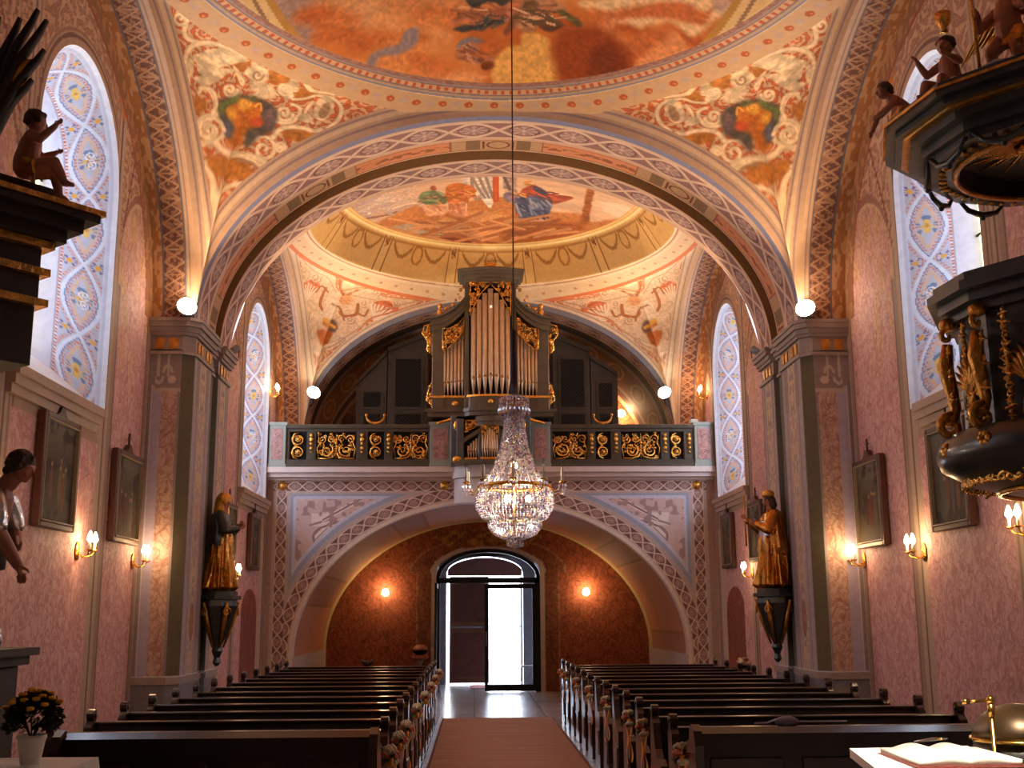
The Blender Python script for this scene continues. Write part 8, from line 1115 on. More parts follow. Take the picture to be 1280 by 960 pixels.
for xa,xb,pans in((-3.50,-.83,((-3.44,-3.12,1),(-2.95,-2.2,0),(-1.99,-1.68,1),(-1.52,-.86,0))),(1.42,4.13,((1.46,2.12,0),(2.27,2.56,1),(2.75,3.5,0),(3.66,3.94,1)))):
    mb=MB();mb.bx(xa,xb,yb()-.09,yb()+.09,5.10,5.18,0,.012);mb.bx(xa,xb,yb()-.06,yb()+.06,5.05,5.10);mb.build('top_rail',BW,bal,True)
    mb=MB();mb.bx(xa,xb,yb()-.09,yb()+.09,4.38,4.44,0,.01);mb.bx(xa,xb,yb()-.07,yb()+.07,4.44,4.52);mb.build('bottom_rail',BW,bal,True)
    e=[xa]+[v for p in pans for v in p[:2]]+[xb]
    for i in range(0,len(e),2):
        if e[i+1]-e[i]>.03:
            mb=MB();mb.bx(e[i],e[i+1],yb()-.05,yb()+.05,4.52,5.05,0,.006);st=mb.build('stile',BW,bal,True)
            if e[i+1]-e[i]>.1:
                xc=(e[i]+e[i+1])/2;mb=MB()
                for zz,r in((4.98,.035),(4.90,.045),(4.82,.03),(4.74,.034),(4.66,.018)): mb.sphere((xc,yb()-.065,zz),r,8,6,0,(1,.5,1));mb.tube([(xc-.03,yb()-.07,zz+.02),(xc+.03,yb()-.08,zz-.02)],.01,5)
                mb.build('gilded_drop',M['gold'],st,True)
    for a,b,sm in pans:
        mb=MB();mb.bx(a,b,yb()+.045,yb()+.055,4.52,5.05);mb.build('backing_board',M['iron'],bal,True)
        openwork(a+.01,b-.01,4.53,5.04,yb()-.01,int(a*100)%97,bal,bool(sm))
for x,l in((-1.86,'gilded crescent ornament on the gallery rail left of the organ'),(2.42,'gilded crescent ornament on the gallery rail right of the organ')):
    t=thing('gilded_crescent',l,'ornament',(x,YG-.1,5.20));mb=MB()
    mb.tube([(.17*math.cos(a),0,.16+.15*math.sin(a)) for a in np.linspace(-PI*1.0,0,15)],[.01+.022*math.sin(PI*i/14) for i in range(15)],8);mb.sphere((-.17,0,.17),.03,8,6);mb.sphere((.17,0,.17),.03,8,6)
    mb.build('crescent',M['oldgold'],t);mb=MB();mb.lathe([(.04,-.01),(.03,.01),(.015,.03)],(0,0,0),12);mb.build('foot',M['oldgold'],t)
t=thing('hymn_book','small white booklet lying on the gallery ledge near the right wall','book',(4.15,YG-.05,5.22));mb=MB();mb.box((0,0,.035),(.14,.10,.07),.2,0,.004);mb.build('cover',M['linen'],t);mb=MB();mb.box((0,-.002,.035),(.13,.102,.055),.2);mb.build('page_block',mat('paper_edge',(200,190,180),.8),t)
# ================= organ
YO=20.9
org=thing('pipe_organ','tall grey organ with gilded carving and metal pipes on the gallery','organ',(.3,21.25,4.38))
OW=M['organwood']
def px_case():
    xc=.30
    # side towers and middle tower carcass
    mb=MB()
    mb.bx(-.80,1.40,21.05,21.55,5.30,6.75);mb.bx(-.16,.79,21.05,21.5,6.7,7.9)
    mb.build('carcass',M['iron'],org,True)
    mb=MB();mb.bx(-.42,1.02,21.08,21.5,4.38,5.30);mb.build('pedestal',OW,org,True)
    mb=MB()
    for x0,x1,z1 in((-.80,-.58,7.1),(1.18,1.40,7.1)): mb.bx(x0,x1,YO-.02,21.55,5.44,z1,0,.01)
    for x0,x1 in((-.19,-.10),(.70,.79)): mb.bx(x0,x1,YO-.06,21.5,5.44,7.88,0,.01)
    mb.build('upright',OW,org,True)
    # curved side cornices, rising to the tower
    for s in(-1,1):
        pts=[];n=14
        X=lambda u:xc+s*u
        top=[(.48+.66*(1-i/n),7.17+.38*(i/n)**2.2) for i in range(n+1)]
        bot=[(u,z-.22) for u,z in reversed(top)]
        poly=[(X(u),z) for u,z in top+bot]
        mb=MB();mb.prism(poly,YO-.10,21.4,'y')
        poly2=[(X(u+.0),z+.035) for u,z in top]+[(X(u),z) for u,z in reversed(top)];mb.prism(poly2,YO-.18,21.4,'y')
        poly3=[(X(u),z-.09) for u,z in top]+[(X(u),z-.13) for u,z in reversed(top)];mb.prism(poly3,YO-.14,21.3,'y')
        mb.build('side_cornice',OW,org,True)
    # bowed crown of the tower
    for z0,z1,e in((7.88,7.94,.02),(7.94,8.02,.07),(8.02,8.07,.12),(8.07,8.12,.16)):
        n=16;a,b=-.17-e,.78+e
        pl=[(a+(b-a)*i/n,YO-.04-e-.16*math.sin(PI*i/n)) for i in range(n+1)]+[(b,21.45),(a,21.45)]
        mb=MB();mb.prism(pl,z0,z1,'z');mb.build('crown_cornice',OW,org,True)
    # bowed belt below the pipes and the main cornice
    for z0,z1,e,m_ in((5.30,5.38,.06,OW),(5.38,5.44,.10,OW),(5.44,5.66,0,OW),(5.66,5.70,.03,M['gold'])):
        n=24;a,b=-.82-e,1.42+e;pl=[]
        for i in range(n+1):
            x=a+(b-a)*i/n;u=(x-xc)/.46;pl.append((x,YO-e-(.18*math.sqrt(max(0,1-u*u)) if abs(u)<1 else 0)))
        mb=MB();mb.prism(pl+[(b,21.5),(a,21.5)],z0,z1,'z');mb.build('gilded_moulding' if m_ is M['gold'] else 'belt',m_,org,True)
    for x,z in((.30,5.56),(-.36,5.55),(.96,5.55),(-.13,5.56),(.73,5.56)):
        mb=MB();mb.sphere((x,YO-(.2 if abs(x-.3)<.1 else .03),z),.05,12,8,0,(1.3 if abs(x-.3)>.5 else 1,.5,1));mb.build('gilded_boss',M['gold'],org,True)
px_case()
def pipe(x,y,z0,foot,top,r,par):
    mb=MB();mb.lathe([(r*.28,z0),(r,z0+foot),(r,top),(r*.8,top+.002),(r*.75,top-.05)],(x,y,0),14)
    p=mb.build('pipe',M['goldpipe'],par,True)
    mb=MB();h=r*1.3;V=[(x-r*.62,y-r*.86,z0+foot-.004),(x+r*.62,y-r*.86,z0+foot-.004),(x+r*.5,y-r*1.02,z0+foot+h*.35),(x-r*.5,y-r*1.02,z0+foot+h*.35),(x,y-r*1.0,z0+foot+h)]
    mb.add(V,[(0,1,2,3),(3,2,4)]);mb.tube([(x-r*.7,y-r*.8,z0+foot),(x,y-r*1.1,z0+foot-.004),(x+r*.7,y-r*.8,z0+foot)],.006,5)
    mb.build('mouth',M['brass'],p,True)
for i in range(7):
    u=(i-3)/3.4;x=.30+u*.36;y=YO-.02-.17*math.sqrt(1-u*u*.8);r=.050
    pipe(x,y,5.70,.34-.05*abs(u),7.72-.42*abs(u)**1.3,r,org)
for s in(-1,1):
    for i in range(6):
        x=.30+s*(.525+i*.068);pipe(x,YO+.01,5.70,.28-.008*i,6.86-.058*i,.029,org)
def carve(poly_pts,y,seed,n,par,name='gilded_carving',r=(.02,.05),th=.012):
    """openwork filling a polygon (x,z)"""
    R=random.Random(seed);P=np.array(poly_pts);mb=MB();k=0;tries=0
    while k<n and tries<n*30:
        tries+=1;x=R.uniform(P[:,0].min(),P[:,0].max());z=R.uniform(P[:,1].min(),P[:,1].max())
        if poly_sd(np.array([[x,z]]),P,True)[0]>-.012: continue
        k+=1;s=spiral(x,z,R.uniform(*r),1.3,R.uniform(0,6.28),R.choice((-1,1)),12);mb.tube([(a,y-.015*math.sin(i),b) for i,(a,b) in enumerate(s)],[th*(1.2-.7*i/11) for i in range(12)],5)
    mb.tube([(a,y,b) for a,b in list(poly_pts)+[poly_pts[0]]],th*.9,5)
    return mb.build(name,M['gold'],par,True)
for s in(-1,1):
    X=lambda u:.30+s*u
    carve([(X(0),7.86),(X(.38),7.86),(X(.38),7.20),(X(.30),7.42),(X(.17),7.66),(X(.05),7.78)],YO-.17,5+s,34,org)
    carve([(X(.50),7.20),(X(.52),6.92),(X(.66),6.72),(X(.86),6.55),(X(.90),6.60),(X(.90),6.98),(X(.75),6.98),(X(.62),7.05)],YO-.10,9+s,40,org)
    # hanging garland from crown to urn, urn finial, side wing, foot scroll
    mb=MB()
    for i in range(9):
        t_=i/8;u=.52+.38*t_;z=7.80-.50*t_+.04*math.sin(t_*9);mb.sphere((X(u),YO-.03,z-.06*math.sin(PI*t_)),.028+.012*math.sin(i*2.1),8,6,0,(1,.6,1))
    mb.build('gilded_garland',M['gold'],org,True)
    mb=MB();mb.lathe([(.05,0),(.03,.04),(.06,.09),(.045,.14),(.02,.17),(.05,.20),(.04,.25),(0,.29)],(X(.96),YO-.02,7.21),14);mb.build('gilded_finial',M['gold'],org,True)
    carve([(X(1.10),7.10),(X(1.26),7.06),(X(1.28),6.9),(X(1.18),6.75),(X(1.20),6.6),(X(1.12),6.5),(X(1.10),6.7)],YO+.05,15+s,22,org,'gilded_wing',(.02,.04),.018)
    carve([(X(1.08),5.98),(X(1.14),5.9),(X(1.2),5.62),(X(1.08),5.5)],YO+.02,21+s,12,org,'gilded_foot_scroll',(.02,.04),.018)
    mb=MB()
    for i in range(12):
        t_=i/11;mb.sphere((X(.62+.34*t_),YO-.08,5.24-.10*abs(t_-.35)),.035,8,6,0,(1.4,.6,.8))
    mb.build('gilded_swag',M['gold'],org,True)
mb=MB()
for k in range(9):
    a=PI*k/8;mb.tube([(.30,YO-.22,8.13),(.30+.13*math.cos(a),YO-.22,8.15+.12*math.sin(a))],[.025,.012],6)
mb.sphere((.30,YO-.24,8.17),.05,10,8);mb.build('gilded_crest',M['gold'],org,True)
# lower organ: slate blue positive set into the balustrade
YQ=20.62
pos=thing('choir_organ','small slate-blue organ front with gilded pipes set into the middle of the gallery rail','organ',(.3,20.95,4.38))
mb=MB();mb.bx(-.30,.90,YQ+.12,21.02,4.46,5.08);mb.build('carcass',M['iron'],pos,True)
for x0,x1 in((-.44,-.33),(.93,1.04)):
    mb=MB();mb.bx(x0,x1,YQ+.15,21.1,4.38,5.30,0,.01);mb.build('side_panel',M['organblue'],pos,True)
for x0,x1 in((-.33,-.20),(.07,.12),(.44,.50),(.80,.93)):
    mb=MB();mb.bx(x0,x1,YQ,YQ+.14,4.46,5.22 if x0 in(-.33,.80) else 4.98,0,.008);mb.build('upright',M['organblue'],pos,True)
mb=MB();n=14
pl=[(-.36+1.32*i/n,YQ-.02-.08*math.sin(PI*i/n)) for i in range(n+1)]+[(.96,21.0),(-.36,21.0)];mb.prism(pl,4.38,4.46,'z');mb.build('plinth',M['organwood'],pos,True)
mb=MB();pl=[(.02+.56*i/n,YQ-.03-.10*math.sin(PI*i/n)) for i in range(n+1)]+[(.58,21.0),(.02,21.0)];mb.prism(pl,5.16,5.26,'z');mb.prism([(a,b+.02) for a,b in pl],5.08,5.16,'z');mb.build('head_cornice',M['organwood'],pos,True)
for s in(-1,1):
    X=lambda u:.28+s*u
    mb=MB();mb.prism([(X(.16),4.98),(X(.16),5.06),(X(.50),4.84),(X(.50),4.76)],YQ-.02,YQ+.12,'y');mb.build('sloping_rail',M['organwood'],pos,True)
    carve([(X(.22),5.18),(X(.44),5.18),(X(.44),4.98),(X(.22),5.08)],YQ,31+s,14,pos);carve([(X(.0),5.08),(X(.16),5.08),(X(.16),4.86),(X(.06),5.02)],YQ-.08,35+s,12,pos,'gilded_carving',(.012,.03),.008)
    mb=MB();mb.sphere((X(.62),YQ+.05,5.10),.06,10,8,0,(.8,.6,1.5));mb.build('gilded_cherub_head',M['gold'],pos,True);mb=MB();mb.sphere((X(.60),YQ+.0,4.46),.07,10,8,0,(1.3,.6,1));mb.build('gilded_boss',M['gold'],pos,True)
    for i in range(5): pipe(X(.20+i*.048),YQ+.04,4.50,.12,4.90-.045*i,.020,pos)
for i in range(7):
    u=(i-3)/3.5;pipe(.28+u*.15,YQ-.02-.05*math.sqrt(1-u*u),4.50,.14,5.03-.14*abs(u)**1.3,.020,pos)
mb=MB();mb.bx(-.18,.05,YQ-.01,YQ+.06,4.46,4.50);mb.bx(.11,.45,YQ-.08,YQ+.04,4.46,4.50);mb.bx(.51,.79,YQ-.01,YQ+.06,4.46,4.50);mb.build('gilded_moulding',M['gold'],pos,True)
# tall organ cupboards behind the rail
GR=mat('dim_lattice_grille',(40,34,28),.6)
def cupboard(x0,x1,z0,z1l,z1r,lab,lamp=False):
    y0=22.9;t=thing('organ_cupboard',lab,'cupboard',((x0+x1)/2,y0+.4,4.38))
    mb=MB();mb.prism([(x0,4.38),(x1,4.38),(x1,z1r),(x0,z1l)],y0,y0+.8,'y');mb.build('carcass',M['oldwood'],t,True)
    mb=MB();mb.prism([(x0,z1l),(x1,z1r),(x1,z1r+.09),(x0,z1l+.09)],y0-.06,y0+.84,'y');mb.build('cornice',M['oldwood'],t,True)
    a,b=x0+.16,x1-.12
    for q0,q1 in((4.6,5.7),(5.85,min(z1l,z1r)-.15)):
        mb=MB();mb.bx(a-.05,b+.05,y0-.03,y0,q0-.05,q1+.05);d=mb.build('door',M['oldwood'],t,True)
        mb=MB();mb.bx(a,b,y0-.034,y0-.03,q0,q1);mb.build('opening',M['iron'],d,True)  # solid black plate standing for the dark inside behind the lattice
        mb=MB()
        st=.07
        for i in range(int(((b-a)+(q1-q0))/st)):
            s=i*st
            p=[(a+max(0,s-(q1-q0)),q0+min(s,q1-q0)),(a+min(s,b-a),q0+max(0,s-(b-a)))]
            mb.tube([(p[0][0],y0-.04,p[0][1]),(p[1][0],y0-.04,p[1][1])],.007,4,False);mb.tube([(a+b-p[0][0],y0-.045,p[0][1]),(a+b-p[1][0],y0-.045,p[1][1])],.007,4,False)
        mb.build('lattice_grille',GR,d,True)
    return t
cupboard(-2.42,-1.80,0,6.30,6.95,'low outer organ cupboard with lattice doors left of the organ')
cupboard(-1.78,-.98,0,7.0,7.32,'taller olive cupboard with lattice doors directly left of the organ')
cupboard(1.62,2.38,0,7.32,7.0,'taller olive cupboard with lattice doors directly right of the organ')
cupboard(2.40,2.95,0,6.85,6.50,'low outer organ cupboard with lattice doors right of the organ, beside the bright lamp')
# ================= sculpted figures
def soften(o,vox,it=4):
    m=o.modifiers.new('merge','REMESH');m.mode='VOXEL';m.voxel_size=vox;m.use_smooth_shade=True
    s=o.modifiers.new('smooth','SMOOTH');s.iterations=it;s.factor=.5
    return o
def limb(mb,pts,rs,n=10):
    """tapering limb through joints with rounded joints"""
    P=[Vector(p) for p in pts];Q=[];R=[]
    for i in range(len(P)-1):
        for k in range(5):
            t=k/5;Q.append(P[i].lerp(P[i+1],t));b=math.sin(PI*t)*.08;R.append((rs[i]*(1-t)+rs[i+1]*t)*(1+b))
    Q.append(P[-1]);R.append(rs[-1]);mb.tube(Q,R,n)
    for p,r in zip(P,rs): mb.sphere(p,r*1.0,10,8)
def hand(mb,w,d,side,s):
    """w wrist, d direction of the fingers, side direction of the thumb, s hand length"""
    w=Vector(w);d=Vector(d).normalized();u=Vector(side);u=(u-d*u.dot(d)).normalized();nrm=d.cross(u)
    mb.tube([w,w+d*s*.25,w+d*s*.5],[s*.16,s*.24,s*.22],8,flat=.5)
    for i,l in enumerate((.44,.5,.46,.36)):
        b=w+d*s*.46+u*s*(.17-.115*i);m=b+d*s*l*.5+nrm*s*.05;mb.tube([b,m,b+d*s*l*.9+nrm*s*.17],[s*.075,s*.065,s*.05],6)
    b=w+d*s*.18+u*s*.18;mb.tube([b,b+u*s*.16+d*s*.16,b+u*s*.2+d*s*.34],[s*.09,s*.075,s*.055],6)
def head(mb,c,r,f,tilt=0):
    """head centred c, radius r, facing unit vector f: skull, brow, nose, lips, chin, ears, sockets"""
    c=Vector(c);f=Vector(f).normalized();up=Vector((0,0,1));up=(up-f*up.dot(f)).normalized();s=f.cross(up)
    mb.sphere(c,r,16,12,0,(.86,.86,1.06));P=lambda a,b,h:c+f*a*r+s*b*r+up*h*r
    mb.sphere(P(.22,0,-.42),r*.66,14,10);mb.sphere(P(.62,0,-.80),r*.24,10,8)
    mb.tube([P(.80,0,.18),P(1.0,0,-.12),P(1.08,0,-.28),P(.86,0,-.34)],[r*.08,r*.11,r*.14,r*.1],8)
    for b in(-1,1):
        mb.tube([P(.78,b*.10,.20),P(.80,b*.32,.25),P(.62,b*.58,.14)],[r*.07,r*.08,r*.06],6)
        mb.sphere(P(.72,b*.33,.02),r*.13,8,6);mb.sphere(P(.62,b*.42,-.30),r*.22,8,6);mb.sphere(P(-.02,b*.86,-.1),r*.16,8,6)
    mb.tube([P(.78,-.22,-.56),P(.90,0,-.53),P(.78,.22,-.56)],[r*.05,r*.09,r*.05],6);mb.tube([P(.76,-.18,-.66),P(.86,0,-.66),P(.76,.18,-.66)],[r*.05,r*.08,r*.05],6)
def hairmesh(mb,c,r,f,long=0,seed=1):
    R=random.Random(seed);c=Vector(c);f=Vector(f).normalized()
    mb.sphere(c-f*r*.16+Vector((0,0,r*.2)),r*.98,14,10)
    for i in range(26):
        a=R.uniform(0,2*PI);e=R.uniform(-.5,1.3);d=Vector((math.cos(a)*math.cos(e),math.sin(a)*math.cos(e),math.sin(e)))
        if d.dot(f)>.35 and d.z<.5: continue
        mb.sphere(c+d*r*.95-f*r*.08,r*R.uniform(.2,.32),7,5)
    if long: mb.tube([c-f*r*.5,c-f*r*.8-Vector((0,0,r*1.2)),c-f*r*.7-Vector((0,0,r*long))],[r*.8,r*.75,r*.3],10)
def robe(mb,prof,c,nf,amp,seed,lean=(0,0),sy=.8,n=72):
    R=random.Random(seed);ph=[R.uniform(0,6.28) for _ in range(4)];V=[];m=len(prof);z1=prof[-1][1];z0=prof[0][1]
    for r,z in prof:
        t=(z-z0)/max(z1-z0,1e-6)
        for k in range(n):
            A=2*PI*k/n;w=amp*(1-t*.75)*(math.sin(nf*A+ph[0]+2.2*t)*.6+math.sin((nf*2+1)*A+ph[1]-3*t)*.3+math.sin(3*A+ph[2]+4*t)*.4)
            rr=r*(1+w);V.append((c[0]+rr*math.cos(A)*sy+lean[0]*t,c[1]+rr*math.sin(A)+lean[1]*t,c[2]+z))
    F=[(i*n+k,i*n+(k+1)%n,(i+1)*n+(k+1)%n,(i+1)*n+k) for i in range(m-1) for k in range(n)]+[tuple(range(n-1,-1,-1)),tuple((m-1)*n+k for k in range(n))]
    mb.add(V,F,0,True)
def console(x,y,z,s,lab):
    t=thing('statue_console',lab,'bracket',(x,y,z))
    mb=MB();mb.lathe([(.02,-.84),(.05,-.80),(.035,-.74),(.07,-.66),(.05,-.60),(.13,-.42),(.20,-.2),(.23,-.12),(.22,-.05)],(0,0,0),10,0,'z',False);mb.lathe([(.22,-.05),(.27,-.04),(.27,0),(0,0)],(0,0,0),8,0,'z',False)
    mb.build('bracket',M['pulpit'],t)
    for k in range(5):
        a=k*2*PI/5+.3;mb=MB()
        sp=spiral(0,0,.07,1.2,0,1,12)
        mb.tube([( (.235-.0)*math.cos(a)-p*math.sin(a)*.8,(.235)*math.sin(a)+p*math.cos(a)*.8,-.2+q) for p,q in sp],.013,5)
        mb.tube([(.24*math.cos(a),.24*math.sin(a),-.08),(.18*math.cos(a),.18*math.sin(a),-.3),(.07*math.cos(a),.07*math.sin(a),-.62)],[.02,.03,.012],6);mb.build('gilded_leaf',M['oldgold'],t)
    return t
def saint(loc,s,kind,lab):
    """s=+1: stands against the left wall, looks across the nave"""
    t=thing('saint_statue',lab,'statue',loc);f=Vector((s*.75,-.5,-.15)) if kind=='veil' else Vector((s*.7,.45,-.12))
    K=lambda x,y,z:(s*x,y,z)
    mb=MB();mb.lathe([(.22,0),(.22,.05),(.2,.06),(0,.06)],(0,0,0),8,0,'z',False);mb.build('plinth',M['pulpit'],t)
    mb=MB();kx=1.0 if kind=='veil' else 1.18;robe(mb,[(.17*kx,.06),(.215*kx,.10),(.19*kx,.3),(.175*kx,.5),(.165*kx,.66),(.14,.78)],(0,0,0),9,.42,3 if s>0 else 8);soften(mb.build('robe',M['gildrobe'],t),.010,1)
    mb=MB();robe(mb,([(.17,.60),(.185,.68),(.165,.8),(.165,.93),(.15,1.0),(.06,1.06)] if kind=='veil' else [(.23,.48),(.24,.56),(.20,.75),(.185,.9),(.155,1.0),(.06,1.06)]),(-s*.03,0,0),6,.22,5,sy=.72)
    if kind=='veil':
        limb(mb,[K(0,-.14,.98),K(.08,-.17,.80),K(.20,-.06,.82)],[.06,.055,.04])
        limb(mb,[K(0,.14,.98),K(.10,.15,.80),K(.20,.03,.86)],[.06,.055,.04]);soften(mb.build('mantle',M['pulpit'],t),.011,3)
    else:
        limb(mb,[K(0,-.15,.98),K(.10,-.20,.78),K(.2,-.08,.86)],[.065,.06,.042])
        limb(mb,[K(0,.15,.98),K(.10,.2,.80),K(.24,.22,.92)],[.065,.06,.042]);soften(mb.build('cape',M['gildrobe'],t),.010,2)
        mb=MB();robe(mb,[(.15,.55),(.16,.62),(.15,.9)],(s*.035,0,0),6,.1,12,sy=.75);soften(mb.build('tunic',M['silver'],t),.011,2)
    mb=MB();hc=Vector(K(.02,0,1.17));limb(mb,[K(0,0,1.02),hc],[.05,.05]);head(mb,hc,.078,f)
    if kind=='veil': hand(mb,K(.2,-.05,.82),K(.5,.6,.4),(0,0,1),.13);hand(mb,K(.2,.03,.86),K(.6,-.5,.35),(0,0,1),.13)
    else: hand(mb,K(.2,-.08,.86),K(.7,.3,.3),(0,0,1),.13);hand(mb,K(.24,.22,.92),K(.6,.1,.6),(0,0,1),.13)
    soften(mb.build('head_and_hands',M['skin'],t),.0055,2)
    if kind=='veil':
        mb=MB();mb.sphere(hc-f*.025+Vector((0,0,.02)),.098,16,12);mb.tube([hc-f*.05+Vector((0,0,.03)),hc-f*.07-Vector((0,0,.12)),hc-f*.06-Vector((0,0,.30))],[.09,.10,.12],12);o=mb.build('veil',M['oldgold'],t)
        # open in front of the face
        soften(o,.009,3);
    else:
        mb=MB();hairmesh(mb,hc,.074,f,2.0,4)
        for k in range(7): mb.tube([hc+f*.05+Vector((0,(k-3)*.012,-.05)),hc+f*.075+Vector((0,(k-3)*.009,-.12)),hc+f*.06+Vector((0,(k-3)*.004,-.17))],[.018,.016,.005],6)
        soften(mb.build('hair_and_beard',M['hair'],t),.007,2)
        mb=MB();mb.lathe([(.062,.03),(.078,.05),(.084,.085),(.06,.115),(.02,.128),(0,.13)],tuple(hc),16);mb.build('gilded_cap',M['gold'],t)
        mb=MB();mb.tube([K(.27,.23,.60),K(.28,.24,1.25)],.012,8);mb.build('staff',M['gold'],t)
    return t
console(SL+.18,14.40,1.93,1,'dark carved bracket with gilded leaves under the veiled statue')
saint((SL+.18,14.40,1.93),1,'veil','veiled gilded saint statue with folded hands on the left pier')
console(SR-.18,14.40,1.93,-1,'dark carved bracket with gilded leaves under the bearded statue')
saint((SR-.18,14.40,1.93),-1,'cap','bearded gilded saint statue with golden cap and staff on the right pier')
def putto(loc,rz,sc,pose,lab,wing=False,grp=None,extra=None):
    t=thing('putto',lab,'cherub statue',loc,rz)
    S=lambda x,y,z:(x*sc,y*sc,z*sc);mb=MB()
    if pose=='sit':
        limb(mb,[S(0,0,.12),S(.02,0,.30),S(.05,0,.46)],[.13*sc,.12*sc,.10*sc],12);hc=Vector(S(.07,0,.66));limb(mb,[S(.05,0,.5),hc],[.05*sc,.05*sc])
        limb(mb,[S(.05,.07,.10),S(.30,.10,.14),S(.36,.10,-.12)],[.085*sc,.065*sc,.04*sc]);limb(mb,[S(.36,.10,-.12),S(.44,.11,-.15)],[.035*sc,.025*sc])
        limb(mb,[S(.05,-.07,.10),S(.28,-.16,.16),S(.40,-.12,-.04)],[.085*sc,.065*sc,.04*sc]);limb(mb,[S(.40,-.12,-.04),S(.48,-.12,-.05)],[.035*sc,.025*sc])
        A=[(S(.05,.12,.45),S(.14,.24,.34),S(.28,.20,.40)),(S(.05,-.12,.45),S(.12,-.26,.36),S(.26,-.28,.52))]
    elif pose=='stand':
        limb(mb,[S(0,0,.42),S(.01,0,.56),S(.02,0,.72)],[.12*sc,.115*sc,.10*sc],12);hc=Vector(S(.04,0,.94));limb(mb,[S(.02,0,.76),hc],[.05*sc,.05*sc])
        limb(mb,[S(0,.07,.42),S(.06,.10,.22),S(-.02,.11,.03)],[.085*sc,.062*sc,.038*sc]);limb(mb,[S(-.02,.11,.03),S(.07,.12,.015)],[.035*sc,.025*sc])
        limb(mb,[S(0,-.07,.42),S(.14,-.12,.26),S(.04,-.16,.06)],[.085*sc,.062*sc,.038*sc]);limb(mb,[S(.04,-.16,.06),S(.13,-.18,.03)],[.035*sc,.025*sc])
        A=[(S(.02,.12,.70),S(.10,.26,.60),S(.24,.28,.72)),(S(.02,-.12,.70),S(.12,-.24,.56),S(.26,-.14,.62))]
    else: # half figure leaning over an edge
        limb(mb,[S(-.25,0,.05),S(-.05,0,.16),S(.10,0,.30)],[.12*sc,.12*sc,.10*sc],12);hc=Vector(S(.22,0,.46));limb(mb,[S(.12,0,.32),hc],[.05*sc,.05*sc])
        limb(mb,[S(-.25,.07,.05),S(-.45,.10,.12),S(-.62,.08,.03)],[.085*sc,.065*sc,.04*sc]);limb(mb,[S(-.25,-.07,.05),S(-.5,-.12,.04),S(-.68,-.12,.03)],[.085*sc,.065*sc,.04*sc])
        A=[(S(.10,.12,.28),S(.24,.18,.12),S(.36,.10,.04)),(S(.10,-.12,.28),S(.26,-.20,.14),S(.34,-.20,-.06))]
    for a in A:
        limb(mb,a,[.055*sc,.045*sc,.032*sc]);d=Vector(a[2])-Vector(a[1]);hand(mb,a[2],d,(0,0,1),.12*sc)
    f=Vector((1,.1,-.15));head(mb,hc,.115*sc,f);soften(mb.build('body',M['skin'],t),max(.0055,.011*sc),2)
    mb=MB();hairmesh(mb,hc,.115*sc,f,0,len(lab));soften(mb.build('hair',M['hair'],t),max(.007,.014*sc),1)
    mb=MB();V=[]
    for i in range(9):
        u=i/8;mb.tube([S(-.04+.0*u,-.14+.28*u,(.16 if pose!='stand' else .46)),S(.06,-.17+.34*u,(.13 if pose!='stand' else .42)+.02*math.sin(i*2)),S(.09,-.12+.30*u,(.02 if pose!='stand' else .30))],[.03*sc,.045*sc,.02*sc],6)
    soften(mb.build('loincloth',M['oldgold'],t),.012*sc,2)
    if wing:
        for s in(-1,1):
            mb=MB()
            for k in range(7):
                a=.5+k*.2;mb.tube([S(-.08,s*.06,(.42 if pose!='stand' else .66)),S(-.16,s*(.14+.05*k),.42+.28*math.sin(a)),S(-.14,s*(.16+.09*k),.30+.42*math.sin(a)-.05*k)],[.02*sc,.035*sc,.008*sc],6,flat=.4)
            mb.build('wing',M['oldgold'],t)
    if extra: extra(t,S,hc)
    return t
def leafy(mb,c,o,s,r,seed):
    """a curled acanthus sprig on a surface with outward o and sideways s"""
    c=Vector(c);up=Vector((0,0,1))
    for k in range(4):
        a=seed*1.3+k*PI/2;d=s*math.cos(a)+up*math.sin(a);mb.tube([c,c+d*r*.5+o*r*.35,c+d*r+o*r*.15],[r*.26,r*.3,r*.08],6,flat=.6)
    mb.sphere(c+o*r*.25,r*.28,7,5)
# ================= pulpit on the right
PX,PY=4.06,7.2
def ngon(R,n,ph,cx=PX,cy=PY,xmax=4.48): return [(min(cx+R*math.cos(ph+2*PI*k/n),xmax),cy+R*math.sin(ph+2*PI*k/n)) for k in range(n)]
PB=[(3.12,7.42),(3.15,6.98),(3.50,6.42),(4.3,6.25),(4.48,6.25),(4.48,8.1),(3.45,8.05)]
def pul(R): return [(min(4.2+(x-4.2)*R/1.03,4.48),7.2+(y-7.2)*R/1.03) for x,y in PB]
t=thing('pulpit','dark green-black octagonal pulpit with gilded scrolls on the right wall','pulpit',(PX,PY,2.44));PH=PI+PI/8
mb=MB();mb.prism(pul(.88),2.84,3.62,'z');mb.build('body',M['pulpit'],t,True)
for z0,z1,R in((3.60,3.66,.93),(3.66,3.73,.99),(3.73,3.79,1.05),(3.79,3.85,1.01)):
    mb=MB();mb.prism(pul(R),z0,z1,'z');mb.build('cornice',M['pulpit'],t,True)
mb=MB();n=40;prof=[(.30,2.40),(.58,2.46),(.80,2.52),(.97,2.62),(1.0,2.70),(.97,2.78),(.90,2.84)];V=[];
for r,z in prof:
    for k in range(n):
        a=2*PI*k/n;V.append((min(PX+r*math.cos(a),4.48),PY+r*math.sin(a),z))
mb.add(V,[(i*n+k,i*n+(k+1)%n,(i+1)*n+(k+1)%n,(i+1)*n+k) for i in range(len(prof)-1) for k in range(n)]+[tuple(range(n-1,-1,-1))],0,True);mb.build('belly',M['pulpit'],t,True)
mb=MB()
R=random.Random(5)
